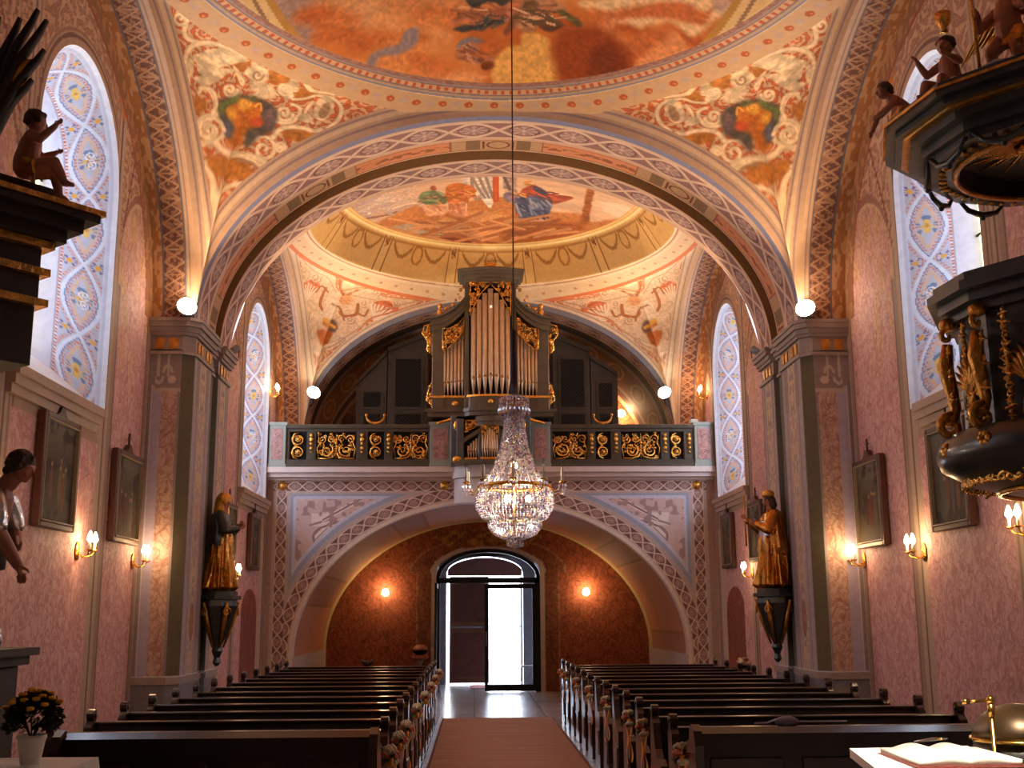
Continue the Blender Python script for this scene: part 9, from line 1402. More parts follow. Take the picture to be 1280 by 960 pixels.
for k in range(46):
    a=PI*.55+PI*1.0*k/46;r=.84+.0*k;sp=spiral(0,0,R.uniform(.03,.055),1.1,R.uniform(0,6),R.choice((-1,1)),10)
    c=(PX+r*math.cos(a),PY+r*math.sin(a),2.52);mb.tube([(c[0]-p*math.sin(a),c[1]+p*math.cos(a),c[2]+q*.7-.01) for p,q in sp],.012,5)
mb.tube([(PX+.62*math.cos(PI*.5+PI*1.1*k/30),PY+.62*math.sin(PI*.5+PI*1.1*k/30),2.455) for k in range(31)],.02,6)
mb.build('gilded_rim',M['gold'],t,True)
VV=pul(.90)
for k in range(3):
    x,y=VV[k];o=Vector((x-4.2,y-7.2,0)).normalized();s=Vector((-o.y,o.x,0))
    mb=MB();P=lambda u,w,z:Vector((x,y,z))+o*w+s*u
    side=Vector((0,0,0))
    # corner scroll: curled top, slender stem, big lower curl
    sp=[P(.0,.05+.05*math.cos(b)*(1-.08*i),3.52+.055*math.sin(b)*(1-.08*i)) for i,b in enumerate(np.linspace(PI*2.6,PI*.9,12))]
    mb.tube(sp,[.02]*12,8);mb.tube([P(0,.05,3.46),P(0,.075,3.3),P(0,.05,3.15),P(0,.03,3.02),P(0,.06,2.94)],[.028,.042,.035,.028,.03],10,flat=1.3)
    sp=[P(0,.07+.085*math.cos(b)*(1-.07*i),2.90+.085*math.sin(b)*(1-.07*i)) for i,b in enumerate(np.linspace(PI*.55,-PI*1.9,13))]
    mb.tube(sp,[.03]*13,8);mb.sphere(P(0,.04,3.60),.06,10,8,0,(1,1,.8))
    for zz in(3.40,3.24,3.08): leafy(mb,P(.04,.04,zz),o,s,.06,1);leafy(mb,P(-.04,.04,zz),o,s,.06,4)
    mb.build('gilded_scroll',M['oldgold'],t,True)
    # carved garland beside each scroll
    mb=MB()
    for i in range(13):
        zz=3.54-.055*i;leafy(mb,P(.17,-.03,zz),o,s,.05+.012*math.sin(i*1.9),i)
    mb.build('gilded_garland',M['oldgold'],t,True)
    # leafy relief in the middle of the next panel
    nx=Vector((*VV[k+1],0));so=(nx-Vector((x,y,0))).normalized();pc=Vector((x,y,0)).lerp(nx,.5);oo2=Vector((so.y,-so.x,0));oo2=oo2 if oo2.dot(o)>0 else -oo2;mb=MB()
    for i in range(9):
        an=PI*.15+i*PI*.7/8+(PI/2 if i>8 else 0);base=pc+oo2*.02+Vector((0,0,3.1));mb.tube([base,base+so*.12*math.cos(an)+Vector((0,0,.14*math.sin(an))),base+so*.2*math.cos(an+.3)+Vector((0,0,.24*math.sin(an)))],[.02,.022,.006],6)
        mb.tube([base,base+so*.06*math.cos(an)-Vector((0,0,.05+.02*i))],[.02,.01],6)
    mb.build('gilded_relief',M['oldgold'],t,True)
for k,(a,z) in enumerate(((PI*.98,2.72),(PI*1.12,2.74))):
    mb=MB();c=Vector((PX+.985*math.cos(a),PY+.985*math.sin(a),z))
    for i in range(6): b=i*PI/3;mb.sphere(c+Vector((-math.sin(a)*.03*math.cos(b),math.cos(a)*.03*math.cos(b),.03*math.sin(b))),.022,8,6)
    mb.build('gilded_rosette',M['oldgold'],t,True)
t=thing('pulpit_canopy','dark sounding board with gilded sunburst hanging above the pulpit','canopy',(PX,PY+.1,4.72));CX,CY=4.05,7.3;P4=math.radians(176)
for z0,z1,R0,mm in((4.74,4.79,.88,'pulpit'),(4.79,4.86,.93,'pulpit'),(4.86,4.92,1.0,'pulpit'),(4.92,4.94,1.05,'oldgold'),(4.94,4.98,1.10,'pulpit'),(4.98,5.02,1.16,'pulpit'),(5.02,5.04,1.18,'oldgold'),(5.04,5.08,1.14,'pulpit')):
    poly=ngon(R0,12,P4,CX,CY)
    if z0<4.85:      # ring, open in the middle
        q=ngon(.66,12,P4,CX,CY);V=[(x,y,z0) for x,y in poly+q]+[(x,y,z1) for x,y in poly+q];F=[]
        for i in range(12):
            j=(i+1)%12;F+=[(i,j,12+j,12+i),(24+i,36+i,36+j,24+j),(i,24+i,24+j,j),(12+i,12+j,36+j,36+i)]
        mb=MB();mb.add(V,F);mb.build('valance',M[mm],t,True)
    else:
        mb=MB();mb.prism(poly,z0,z1,'z');mb.build('gilded_moulding' if mm=='oldgold' else 'cornice',M[mm],t,True)
mb=MB();V=[(x,y,5.08) for x,y in ngon(1.10,12,P4,CX,CY)]+[(x,y,5.22) for x,y in ngon(.8,12,P4,CX,CY)];mb.add(V,[(i,(i+1)%12,12+(i+1)%12,12+i) for i in range(12)]+[tuple(12+i for i in range(12))]);mb.build('roof',M['pulpit'],t,True)
mb=MB()
for k in range(60):
    a=k*2*PI/60;r0,r1=.10,.34+.14*(k%3);c=Vector((CX-.22,CY-.05,4.85));d=Vector((math.cos(a),math.sin(a)*.8,0));mb.tube([c+d*r0,c+d*r1],[.014,.006],5)
for i in range(5): mb.sphere((CX-.22+.05*math.cos(i*1.26),CY-.05+.05*math.sin(i*1.26),4.82),.04,8,6)
mb.build('gilded_sunburst',M['gold'],t,True)
mb=MB();R=random.Random(8)
for k in range(54):
    a=2*PI*k/54;x=min(CX+.76*math.cos(a),4.46);y=CY+.76*math.sin(a);sp=spiral(0,0,R.uniform(.03,.06),1.1,R.uniform(0,6),R.choice((-1,1)),10);mb.tube([(x+p*math.cos(a)*.8,y+p*math.sin(a)*.8+q*.5,4.725) for p,q in sp],.012,5)
mb.tube([(min(CX+.67*math.cos(2*PI*k/48),4.46),CY+.67*math.sin(2*PI*k/48),4.73) for k in range(49)],.022,6)
mb.build('gilded_inner_rim',M['oldgold'],t,True)
for k in range(12):
    a=P4+2*PI*(k+.5)/12
    if math.cos(a)>.2: continue
    c=Vector((CX+.86*math.cos(a),CY+.86*math.sin(a),4.75));s=Vector((-math.sin(a),math.cos(a),0));mb=MB()
    mb.tube([c-s*.2+Vector((0,0,.02)),c-s*.12-Vector((0,0,.06)),c-Vector((0,0,.09)),c+s*.12-Vector((0,0,.06)),c+s*.2+Vector((0,0,.02))],[.012,.02,.026,.02,.012],6);mb.sphere(c-Vector((0,0,.11)),.022,8,6);mb.build('scalloped_edge',M['pulpit'],t,True)
def cup(t_,S,hc):
    mb=MB();mb.lathe([(.03,.10),(.02,.13),(.05,.17),(.055,.24),(.045,.24),(.03,.18)],tuple(hc),12);mb.build('gilded_cup',M['gold'],t_)
def cross(t_,S,hc):
    mb=MB();mb.tube([S(.26,-.16,.0),S(.30,-.18,1.3)],.012*1,8);mb.build('staff',M['gold'],t_)
putto((2.99,7.35,5.06),PI*1.0,.50,'lean','small winged cherub leaning over the left tip of the pulpit canopy',False)
putto((3.24,7.05,5.10),PI*1.15,.56,'sit','cherub with a gilt cup above its head seated on the pulpit canopy rim',False,None,cup)
putto((3.62,6.95,5.20),PI*1.15,.72,'stand','largest cherub standing with a thin gold staff on the pulpit canopy',True,None,cross)
t=thing('ribbon_scroll','silvered scroll band lying along the pulpit canopy edge beside the cherubs','ornament',(3.2,6.75,5.09));mb=MB()
mb.tube([(-.10,.28,.02),(-.02,.12,.05),(.05,.02,.03),(.16,-.10,.06),(.26,-.18,.04),(.4,-.26,.07)],[.02,.045,.03,.045,.03,.02],8,flat=.5);mb.build('band',M['silver'],t)
# ================= side altar on the left
AL=thing('side_altar','dark brown side altar with projecting stepped cornice and linen covered table at the left edge','altar',(-2.9,5.5,0))
u=Vector((.64,.768));v=Vector((.768,-.64));P0=Vector((-2.36,5.97))
def alt(e,b=.8): return [tuple(P0+u*e+v*e),tuple(P0-u*b+v*e),tuple(P0-u*b-v*1.15),tuple(P0+u*e-v*1.15)]
for z0,z1,e,mm in((3.0,3.32,0,'altar'),(3.32,3.36,.05,'oldgold'),(3.36,3.49,.01,'altar'),(3.49,3.53,.05,'oldgold'),(3.53,3.64,.01,'altar'),(3.64,3.68,.06,'oldgold'),(3.68,3.74,.10,'altar'),(3.74,3.80,.16,'altar'),(3.80,3.84,.22,'altar'),(3.84,3.87,.24,'oldgold')):
    mb=MB();mb.prism(alt(e),z0,z1,'z');mb.build('gilded_moulding' if mm=='oldgold' else 'cornice',M[mm],AL,True)
mb=MB();mb.prism(alt(.05,.72),3.87,3.985,'z');mb.build('top_slab',M['altar'],AL,True)
mb=MB();mb.lathe([(.16,1.56),(.20,1.60),(.15,1.68),(.14,2.9),(.19,2.98),(.2,3.0)],(-2.80,5.75,0),24);mb.build('column',M['altar'],AL,True)
mb=MB()
for pts in([(-.0,0),(.18,0),(.18,.14),(.06,.14),(.06,.07),(.12,.07)],):
    for i in range(len(pts)-1):
        for k in range(2):
            a,b=pts[i],pts[i+1];q=lambda p:(P0.x-u.x*(.25+.3*k+p[0])+v.x*.004,P0.y-u.y*(.25+.3*k+p[0])+v.y*.004,3.08+p[1]);mb.tube([q(a),q(b)],.012,5)
mb.build('key_fret',M['iron'],AL,True)
mb=MB();mb.bx(-3.3,-2.44,5.75,6.35,0,1.44,0,.01);mb.build('pedestal',M['altar'],AL,True)
mb=MB();mb.bx(-3.3,-2.40,5.74,6.39,1.44,1.49);mb.bx(-3.3,-2.36,5.73,6.42,1.49,1.53);mb.build('pedestal_moulding',M['altar'],AL,True)
mb=MB();mb.bx(-3.3,-1.83,4.75,5.68,0,1.03);mb.build('table',M['altar'],AL,True)
t=thing('altar_cloth','white linen cloth covering the side altar table under the flower pot','tablecloth',(-2.5,5.1,1.03))
n=28;V=[];F=[]
xs=np.linspace(-3.3,-1.79,60);ys=np.linspace(4.72,5.72,30)
G=[(x,y,1.035+.004*math.sin(x*21)*math.sin(y*17)) for x in xs for y in ys];mb=MB();mb.add(G,[tuple(f) for f in grid_faces(60,30)],0,True)
# overhang on the aisle side and the far side
ov=[(-1.79+.012*math.sin(y*40)*k,y,1.035-.035*k) for y in ys for k in range(9)];mb.add(ov,[tuple(f) for f in grid_faces(30,9)],0,True)
ov=[(x,5.72+.012*math.sin(x*40)*k,1.035-.035*k) for x in xs for k in range(9)];mb.add(ov,[tuple(f) for f in grid_faces(60,9)],0,True);mb.build('linen',M['linen'],t,True)
POT=t=thing('potted_chrysanthemum','yellow chrysanthemum bush in a white pot on the side altar linen','potted plant',(-2.0,5.42,1.04))
mb=MB();mb.lathe([(.045,0),(.048,.01),(.066,.12),(.072,.125),(.070,.14),(.06,.14),(.058,.12),(0,.115)],(0,0,0),24);mb.build('pot',M['linen'],t)
R=random.Random(12);mb=MB()
for i in range(900):
    a=R.uniform(0,2*PI);e=R.uniform(-.7,1.5);d=Vector((math.cos(a)*math.cos(e),math.sin(a)*math.cos(e),.85*math.sin(e)));l=R.uniform(.05,.125);c=Vector((0,0,.225))+d*l
    s=d.orthogonal().normalized()*.012;w=(d+Vector((R.uniform(-.5,.5),R.uniform(-.5,.5),R.uniform(-.3,.5)))).normalized()*.035;mb.add([c,c+w*.5+s,c+w,c+w*.5-s],[(0,1,2,3)])
for i in range(9): a=i*.7;mb.tube([(0,0,.11),(.05*math.cos(a),.05*math.sin(a),.22)],.004,5)
mb.build('foliage',M['leafg'],t)
for i in range(26):
    a=i*2.4;r=.105*math.sqrt((i+.5)/26);c=(r*1.25*math.cos(a),r*1.25*math.sin(a),.352-.75*r*r/.105+.01*math.sin(i));mb=MB()
    for k in range(10):
        b=k*2*PI/10;mb.sphere((c[0]+.011*math.cos(b),c[1]+.011*math.sin(b),c[2]),.009,5,4)
    mb.sphere(c,.011,6,4);mb.build('blossom',M['petaly'],t)
POT.scale=(.92,.92,.92)
def wingx(t_,S,hc): pass
putto((-2.40,5.80,3.985),PI*.12,.50,'sit','cherub seated on top of the side altar cornice before the window',False)
# kneeling angel of the altar, seen in profile
t=thing('angel_statue','dark gilded angel with wing leaning from the left edge over the altar','statue',(-2.52,5.98,1.53))
mb=MB();robe(mb,[(.17,0),(.19,.05),(.16,.25),(.13,.42),(.12,.5)],(-.05,0,0),6,.22,4);soften(mb.build('robe',M['silver'],t),.009,2)
mb=MB();limb(mb,[(-.05,0,.45),(-.02,0,.6),(.04,0,.76)],[.10,.10,.09],12);hc=Vector((.16,0,.93));limb(mb,[(.06,0,.8),hc],[.045,.045])
limb(mb,[(.05,-.09,.76),(.10,-.12,.60),(.20,-.06,.42)],[.05,.042,.028]);hand(mb,(.20,-.06,.42),(.3,.2,-.9),(1,0,0),.11)
limb(mb,[(.05,.09,.76),(.08,.16,.60),(.14,.06,.52)],[.05,.042,.028]);hand(mb,(.14,.06,.52),(.3,-.6,.3),(0,0,1),.11);head(mb,hc,.072,(1,-.15,-.35));soften(mb.build('body',M['skin'],t),.0055,2)
mb=MB();robe(mb,[(.13,.40),(.14,.5),(.125,.62),(.10,.70)],(-.02,0,0),5,.15,9,sy=.95);soften(mb.build('mantle',M['altar'],t),.008,2)
mb=MB();limb(mb,[(.05,-.09,.76),(.10,-.12,.62)],[.066,.058]);limb(mb,[(.05,.09,.76),(.08,.15,.64)],[.066,.058]);soften(mb.build('sleeve',M['silver'],t),.007,2)
mb=MB();hairmesh(mb,hc,.078,(1,-.15,-.35),0,6);soften(mb.build('hair',M['hair'],t),.007,1)
for s in(-1,1):
    mb=MB()
    for k in range(8): mb.tube([(-.05,s*.05,.72),(-.12-.02*k,s*(.08+.01*k),.86-.02*k),(-.08-.03*k,s*(.09+.01*k),1.0-.10*k)],[.02,.03,.008],6,flat=.4)
    mb.build('wing',M['gold'],t)
t=thing('carved_palm_sheaf','dark carved sheaf of long blunt fronds rising above the side altar cornice','ornament',(-2.52,5.55,3.99));mb=MB()
for bx_,tip in(((.02,.0,.30),(.20,.05,.86)),((.05,0,.28),(.25,.05,.80)),((-.0,0,.3),(.11,.05,.81)),((.06,0,.22),(.25,.05,.63)),((-.05,.0,.3),(.0,.05,.82)),((-.1,.0,.3),(-.12,.05,.8)),((.04,0,.15),(.2,.05,.46))):
    b0=Vector(bx_);d=Vector(tip);m=b0.lerp(d,.55)+Vector((-.012,0,.01));mb.tube([(-.03,0,0),b0,m,b0.lerp(d,.85),d],[.06,.055,.034,.026,.018],8,flat=.7)
mb.build('fronds',M['altar'],t)
mb=MB();limb(mb,[(-.16,.0,.30),(.0,.05,.36),(.15,.06,.50)],[.05,.045,.03]);hand(mb,(.15,.06,.50),(.5,0,.8),(0,0,1),.10);soften(mb.build('arm',M['skin'],t),.006,2)
for k in range(3): mb=MB();mb.tube([(.0+.03*k,.0,.24+.05*k),(.10+.02*k,.04,.36+.07*k),(.17,.04,.43+.07*k)],[.03,.045,.02],8);mb.build('gilded_leaf',M['oldgold'],t)
# ================= foreground right: book stand, microphone, lid, greenery
t=thing('book_stand','white cloth covered reading stand at the lower right with an open book','lectern',(1.8,4.45,0))
TOPZ=lambda x,y:1.15-.02*(4.8-y)
V=[(1.52,4.76),(2.02,4.80),(1.98,3.95),(1.40,3.95)]
mb=MB();mb.add([(x,y,TOPZ(x,y)) for x,y in V]+[(x,y,TOPZ(x,y)-.035) for x,y in V],[(0,3,2,1),(4,5,6,7),(0,1,5,4),(1,2,6,5),(2,3,7,6),(3,0,4,7)]);mb.build('cloth_top',M['linen'],t,True)
mb=MB();mb.bx(1.60,1.92,4.1,4.62,.05,1.10,0,.02);mb.build('column',M['pew'],t,True);mb=MB();mb.bx(1.5,2.02,3.98,4.74,0,.05);mb.build('base',M['pew'],t,True)
t=thing('open_book','open white-paged book lying on the cloth covered stand','book',(1.78,4.38,1.16))
mb=MB();n=14
for s in(-1,1):
    V=[];
    for i in range(n+1):
        q=i/n;x=s*q*.19;z=.008+.022*math.sin(PI*min(1,q*1.3))*(1-q*.5);V+=[(x,-.17,z),(x,.22,z)]
    V+=[(x_,y_,-.012) for x_,y_,_ in V];m=2*(n+1);F=[(2*i,2*i+1,2*i+3,2*i+2) for i in range(n)]+[(m+2*i,m+2*i+2,m+2*i+3,m+2*i+1) for i in range(n)]+[(2*i,2*i+2,m+2*i+2,m+2*i) for i in range(n)]+[(2*i+1,m+2*i+1,m+2*i+3,2*i+3) for i in range(n)]+[(2*n,2*n+1,m+2*n+1,m+2*n)]
    q0=MB();q0.add(V,F,0,True);q0.build('page_block',M['linen'],t)
mb=MB();mb.bx(-.20,.20,-.18,.23,-.018,-.012);mb.build('cover',mat('red_brown_leather',(120,50,44),.5),t)
t=thing('bookmark_pen','dark slender pen lying across the open book','pen',(1.80,4.60,1.195));mb=MB();mb.tube([(-.09,-.05,0),(.0,.01,.002),(.08,.05,.0)],[.004,.007,.003],8);mb.build('barrel',mat('dark_pen',(70,52,52),.4),t);mb=MB();mb.tube([(.02,.02,.005),(.035,-.01,.004)],.004,6);mb.build('clip',M['brass'],t)
t=thing('microphone_stand','polished brass microphone stand with short horizontal arm beside the book stand','microphone stand',(2.045,4.6,0))
mb=MB();mb.tube([(0,0,.02),(0,0,1.335)],.0085,12);mb.build('pole',M['brass'],t);mb=MB();mb.lathe([(.13,0),(.13,.012),(.03,.03),(.012,.05)],(0,0,0),24);mb.build('base',M['iron'],t)
mb=MB();mb.sphere((0,0,1.345),.018,12,8);mb.lathe([(.012,1.28),(.015,1.30),(.015,1.33)],(0,0,0),12);mb.build('swivel',M['brass'],t)
mb=MB();mb.tube([(0,0,1.345),(-.06,0,1.342),(-.095,0,1.34)],[.007,.007,.005],10);mb.tube([(-.085,0,1.34),(-.115,0,1.339)],[.011,.010],10);mb.build('microphone',M['brass'],t)
t=thing('lidded_font','dark domed metal lid with bright brass rim on a basin at the lower right corner','font',(2.22,4.75,0))
mb=MB();mb.lathe([(.185,1.185),(.178,1.22),(.15,1.265),(.10,1.30),(.04,1.318),(0,1.32)],(0,0,0),40);mb.build('dome_lid',mat('dark_bronze_lid',(74,56,36),.35,.6,var=.2),t)
mb=MB();mb.tube([(.187*math.cos(2*PI*k/40),.187*math.sin(2*PI*k/40),1.18) for k in range(41)],.009,8,False);mb.build('rim',M['brass'],t)
mb=MB();mb.lathe([(.17,0),(.17,.05),(.07,.1),(.06,.85),(.12,.95),(.18,1.08),(.18,1.17)],(0,0,0),32);mb.build('basin',M['pulpit'],t)
t=thing('green_arrangement','dark leafy greenery with small pale buds below the domed lid','plant',(2.16,4.42,0))
mb=MB();mb.lathe([(.08,0),(.10,.02),(.03,.05),(.03,.8),(.09,.86),(.11,.98),(.09,.98)],(0,0,0),20);mb.build('stand',M['pulpit'],t)
mb=MB();R=random.Random(3)
for i in range(240):
    a=R.uniform(0,2*PI);e=R.uniform(-.2,1.45);d=Vector((math.cos(a)*math.cos(e),math.sin(a)*math.cos(e),.8*math.sin(e)));l=R.uniform(.05,.19);c=Vector((0,0,.97))+d*l;s=d.orthogonal().normalized()*.011;w=(d+Vector((R.uniform(-.6,.6),R.uniform(-.6,.6),R.uniform(-.2,.6)))).normalized()*.05;mb.add([c,c+w*.5+s,c+w,c+w*.5-s],[(0,1,2,3)])
mb.build('leaves',M['leafg'],t)
for i in range(12):
    a=i*2.4;mb=MB();mb.sphere((.13*math.cos(a)*(i/12+.2),.13*math.sin(a)*(i/12+.2),1.10+.02*math.cos(i)),.010,6,5);mb.build('bud',M['petaly'] if i%2 else M['petalw'],t)
# ================= pictures, lamps and the chandelier
def canvas_mat():return M['paint']
FRD=mat('dark_red_brown_frame',(84,42,30),.4,0,var=.2)
def picture(side,yc,z0,z1,w,lab,seed,crest=True):
    s=1 if side=='L' else -1;x=XL if side=='L' else XR
    t=thing('framed_picture',lab,'picture',(x,yc,z0),0,'station pictures on the side walls');h=z1-z0;fw=.055
    a,b=sorted((s*.015,s*.085));mb=MB()
    for y0,y1,q0,q1 in((-w/2,-w/2+fw,0,h),(w/2-fw,w/2,0,h),(-w/2+fw,w/2-fw,0,fw),(-w/2+fw,w/2-fw,h-fw,h)): mb.bx(a,b,y0,y1,q0,q1,0,.01)
    mb.build('frame',FRD,t)
    mb=MB();c,d=sorted((s*.05,s*.092));k=.012
    for y0,y1,q0,q1 in((-w/2+fw,-w/2+fw+k,fw,h-fw),(w/2-fw-k,w/2-fw,fw,h-fw),(-w/2+fw,w/2-fw,fw,fw+k),(-w/2+fw,w/2-fw,h-fw-k,h-fw)): mb.bx(c,d,y0,y1,q0,q1)
    mb.build('inner_moulding',M['oldgold'] if 'slip' in lab else mat('dull_inner_frame',(150,132,108),.5) if 'dull_inner_frame' not in bpy.data.materials else bpy.data.materials['dull_inner_frame'],t)
    ny,nz=60,90;Y,Z=np.meshgrid(np.linspace(-w/2+fw,w/2-fw,ny),np.linspace(fw,h-fw,nz),indexing='ij');y=Y.ravel();z=Z.ravel();n=len(y);c=np.zeros((n,3));c[:]=(84,74,58)
    mixc(c,(116,108,92),sst(h*.55,h*.95,z));nz_=fbm(y*7,z*7,seed,4);mixc(c,(58,44,34),sst(.5,.7,nz_)*.8);R=random.Random(seed)
    for i in range(5):
        cy=R.uniform(-.22,.22)*w;cz=h*R.uniform(.3,.45);rr=np.hypot((y-cy)/.05,(z-cz)/.17);mixc(c,R.choice([(128,84,60),(96,92,84),(120,100,66),(110,52,44)]),sst(1.1,.7,rr)*.85);r2=np.hypot(y-cy,z-cz-.18);mixc(c,(168,128,98),sst(.028,.018,r2)*.9)
    mesh_obj('canvas',np.stack([np.full(n,s*.055),y,z],1),grid_faces(ny,nz),M['paint'],t,False,c)
    if crest:
        mb=MB();mb.prism([(-.14,h),(.14,h),(.08,h+.03),(.035,h+.09),(-.035,h+.09),(-.08,h+.03)],*sorted((s*.02,s*.07)),'x');mb.bx(*sorted((s*.035,s*.055)),-.009,.009,h+.08,h+.22);mb.bx(*sorted((s*.035,s*.055)),-.035,.035,h+.15,h+.168);mb.build('crest_with_cross',FRD,t)
        mb=MB()
    return t
for side,yc,w,z0,z1,lab in(('L',10.38,.92,2.46,3.48,'dark framed station picture below the left front window'),('L',12.47,.94,2.46,3.44,'dark framed station picture on the left wall between front window and pier'),
    ('L',17.72,.86,2.46,3.40,'dark framed station picture on the left wall behind the veiled statue'),('L',19.78,.86,2.46,3.40,'dark framed station picture beside the gallery below the left rear window'),
    ('R',10.46,.90,2.44,3.44,'dark framed station picture half hidden behind the pulpit bottom'),('R',12.65,.90,2.40,3.40,'dark framed station picture on the right wall between two wall lamps'),
    ('R',17.9,.90,2.48,3.42,'dark framed station picture on the right wall behind the bearded statue'),('R',20.0,.86,2.46,3.40,'dark framed station picture beside the gallery below the right rear window')):
    picture(side,yc,z0,z1,w,lab,int(yc*10))
def sconce(loc,ax,lab,arms=2,h=.10):
    """ax: unit vector pointing off the wall"""
    t=thing('wall_sconce',lab,'wall lamp',loc,math.atan2(ax[1],ax[0]),'gilded wall lamps')
    mb=MB();mb.lathe([(.0,-.10),(.035,-.09),(.055,-.04),(.05,.03),(.03,.07),(0,.09)],(.014,0,0),12,0,'z',True,.28,1);mb.build('back_plate',M['gold'],t)
    for s in((-1,1) if arms==2 else (0,)):
        mb=MB();mb.tube([(.02,0,-.03),(.07,s*.03,-.07),(.13,s*.06,-.05),(.15,s*.075,-.01)],.008,7);mb.lathe([(.01,-.012),(.034,0),(.036,.006),(.012,.008)],(.15,s*.075,-.005),12);a=mb.build('arm',M['gold'],t)
        mb=MB();mb.lathe([(.012,0),(.012,h*.7)],(.15,s*.075,0),10);mb.build('candle_tube',M['candle'],a)
        mb=MB();mb.lathe([(.012,h*.7),(.03,h*.7+.025),(.027,h*.7+.05),(.010,h*.7+.10),(0,h*.7+.11)],(.15,s*.075,0),10);mb.build('bulb',M['bulb'],a)
    return t
SC=[((XL,11.16,2.32),(1,0),'lit two-candle wall lamp below the left front window picture edge'),((XL,12.98,2.30),(1,0),'lit two-candle wall lamp on the left wall just before the pier'),((XL,18.09,2.31),(1,0),'lit wall lamp on the left wall between pier and gallery'),
 ((XR,13.10,2.28),(-1,0),'lit two-candle wall lamp on the right wall just before the pier'),((XR,11.31,2.28),(-1,0),'lit two-candle wall lamp on the right wall between two station pictures'),((XR,18.46,2.32),(-1,0),'lit wall lamp on the right wall above the flower vase'),((XR,9.07,2.36),(-1,0),'lit two-candle wall lamp on the right wall below the pulpit'),
 ((XL,9.05,2.30),(1,0),'lit wall lamp on the left wall behind the altar angel'),((XL,20.95,5.76),(1,0),'lit wall lamp above the gallery by the left rear window'),((XR,21.40,5.82),(-1,0),'lit wall lamp above the gallery by the right rear window')]
for l,a,lab in SC: sconce(l,a,lab)
def globe(loc,ax,lab,r=.075):
    t=thing('wall_globe_lamp',lab,'wall lamp',loc,math.atan2(ax[1],ax[0]))
    mb=MB();mb.lathe([(.05,0),(.06,.01),(.03,.03)],(0,0,0),14,0,'z');mb.v=[(z,x,y-.0) for x,y,z in mb.v];mb.build('back_plate',M['gold'],t)
    mb=MB();mb.tube([(.02,0,0),(.08,0,-.05),(.11,0,-.07)],.009,7);mb.build('arm',M['gold'],t)
    mb=MB();mb.lathe([(.03,-.09),(r,-.05),(r*1.05,.0),(r*.8,.05),(r*.4,.075)],(.11,0,0),16);mb.build('glass_shade',M['bulb'],t)
globe((-1.99,YB,2.19),(0,-1),'glowing shaded wall lamp under the gallery left of the portal')
globe((2.51,YB,2.18),(0,-1),'glowing shaded wall lamp under the gallery right of the portal')
globe((3.40,YB,6.25),(0,-1),'bright globe lamp on the back wall behind the right organ cupboard',.10)
def flood(loc,d,lab,r=.085,bright=True):
    t=thing('flood_lamp',lab,'flood lamp',loc);d=Vector(d).normalized()
    q=d.to_track_quat('Z','Y').to_matrix().to_4x4()
    mb=MB();mb.lathe([(.02,-.10),(.05,-.09),(r*.8,-.02),(r,.03),(r*1.02,.045)],(0,0,0),18);mb.xf(Matrix.Translation((0,0,.11))@q);mb.build('housing',M['stone'],t)
    mb=MB()
    if bright: mb.sphere((0,0,.045),r*.92,16,10,0,(1,1,.55))
    else: mb.lathe([(r*.9,.04),(r*.6,.046),(0,.05)],(0,0,0),16)
    mb.xf(Matrix.Translation((0,0,.11))@q);mb.build('lens',M['flood'] if bright else M['halogen'],t)
    mb=MB();mb.tube([(-.05,0,0),(-.06,0,.10)],.006,6);mb.tube([(.05,0,0),(.06,0,.10)],.006,6);mb.lathe([(.05,-.005),(.05,.005),(0,.006)],(0,0,0),12);mb.build('bracket',M['iron'],t)
M['halogen']=emis('halogen_tube',(255,236,190),12)
flood((-3.42,13.14,5.155),(.45,-.85,.35),'round bright flood lamp on the left pier capital',.125)
flood((4.0,13.14,5.155),(-.45,-.85,.35),'round bright flood lamp on the right pier capital',.125)
flood((-3.28,15.28,5.155),(.5,.7,.5),'small halogen spot on the rear corner of the left pier capital',.06,False)
flood((3.90,15.28,5.155),(-.5,.7,.5),'small halogen spot on the rear corner of the right pier capital',.06,False)
for x,xw,s,l in((-3.12,XL,1,'round bright flood lamp above the left end of the organ gallery'),(3.72,XR,-1,'round bright flood lamp above the right end of the organ gallery')):
    flood((x,21.66,5.78),(s*.45,-.85,.35),l,.14)
    o=bpy.data.objects
    mb=MB();mb.tube([(x-s*.10,21.99,5.70),(x,21.8,5.74),(x,21.66,5.78)],.012,6);p=[q for q in bpy.data.objects if q.get('label')==l][0];mb.build('wall_arm',M['iron'],p,True)
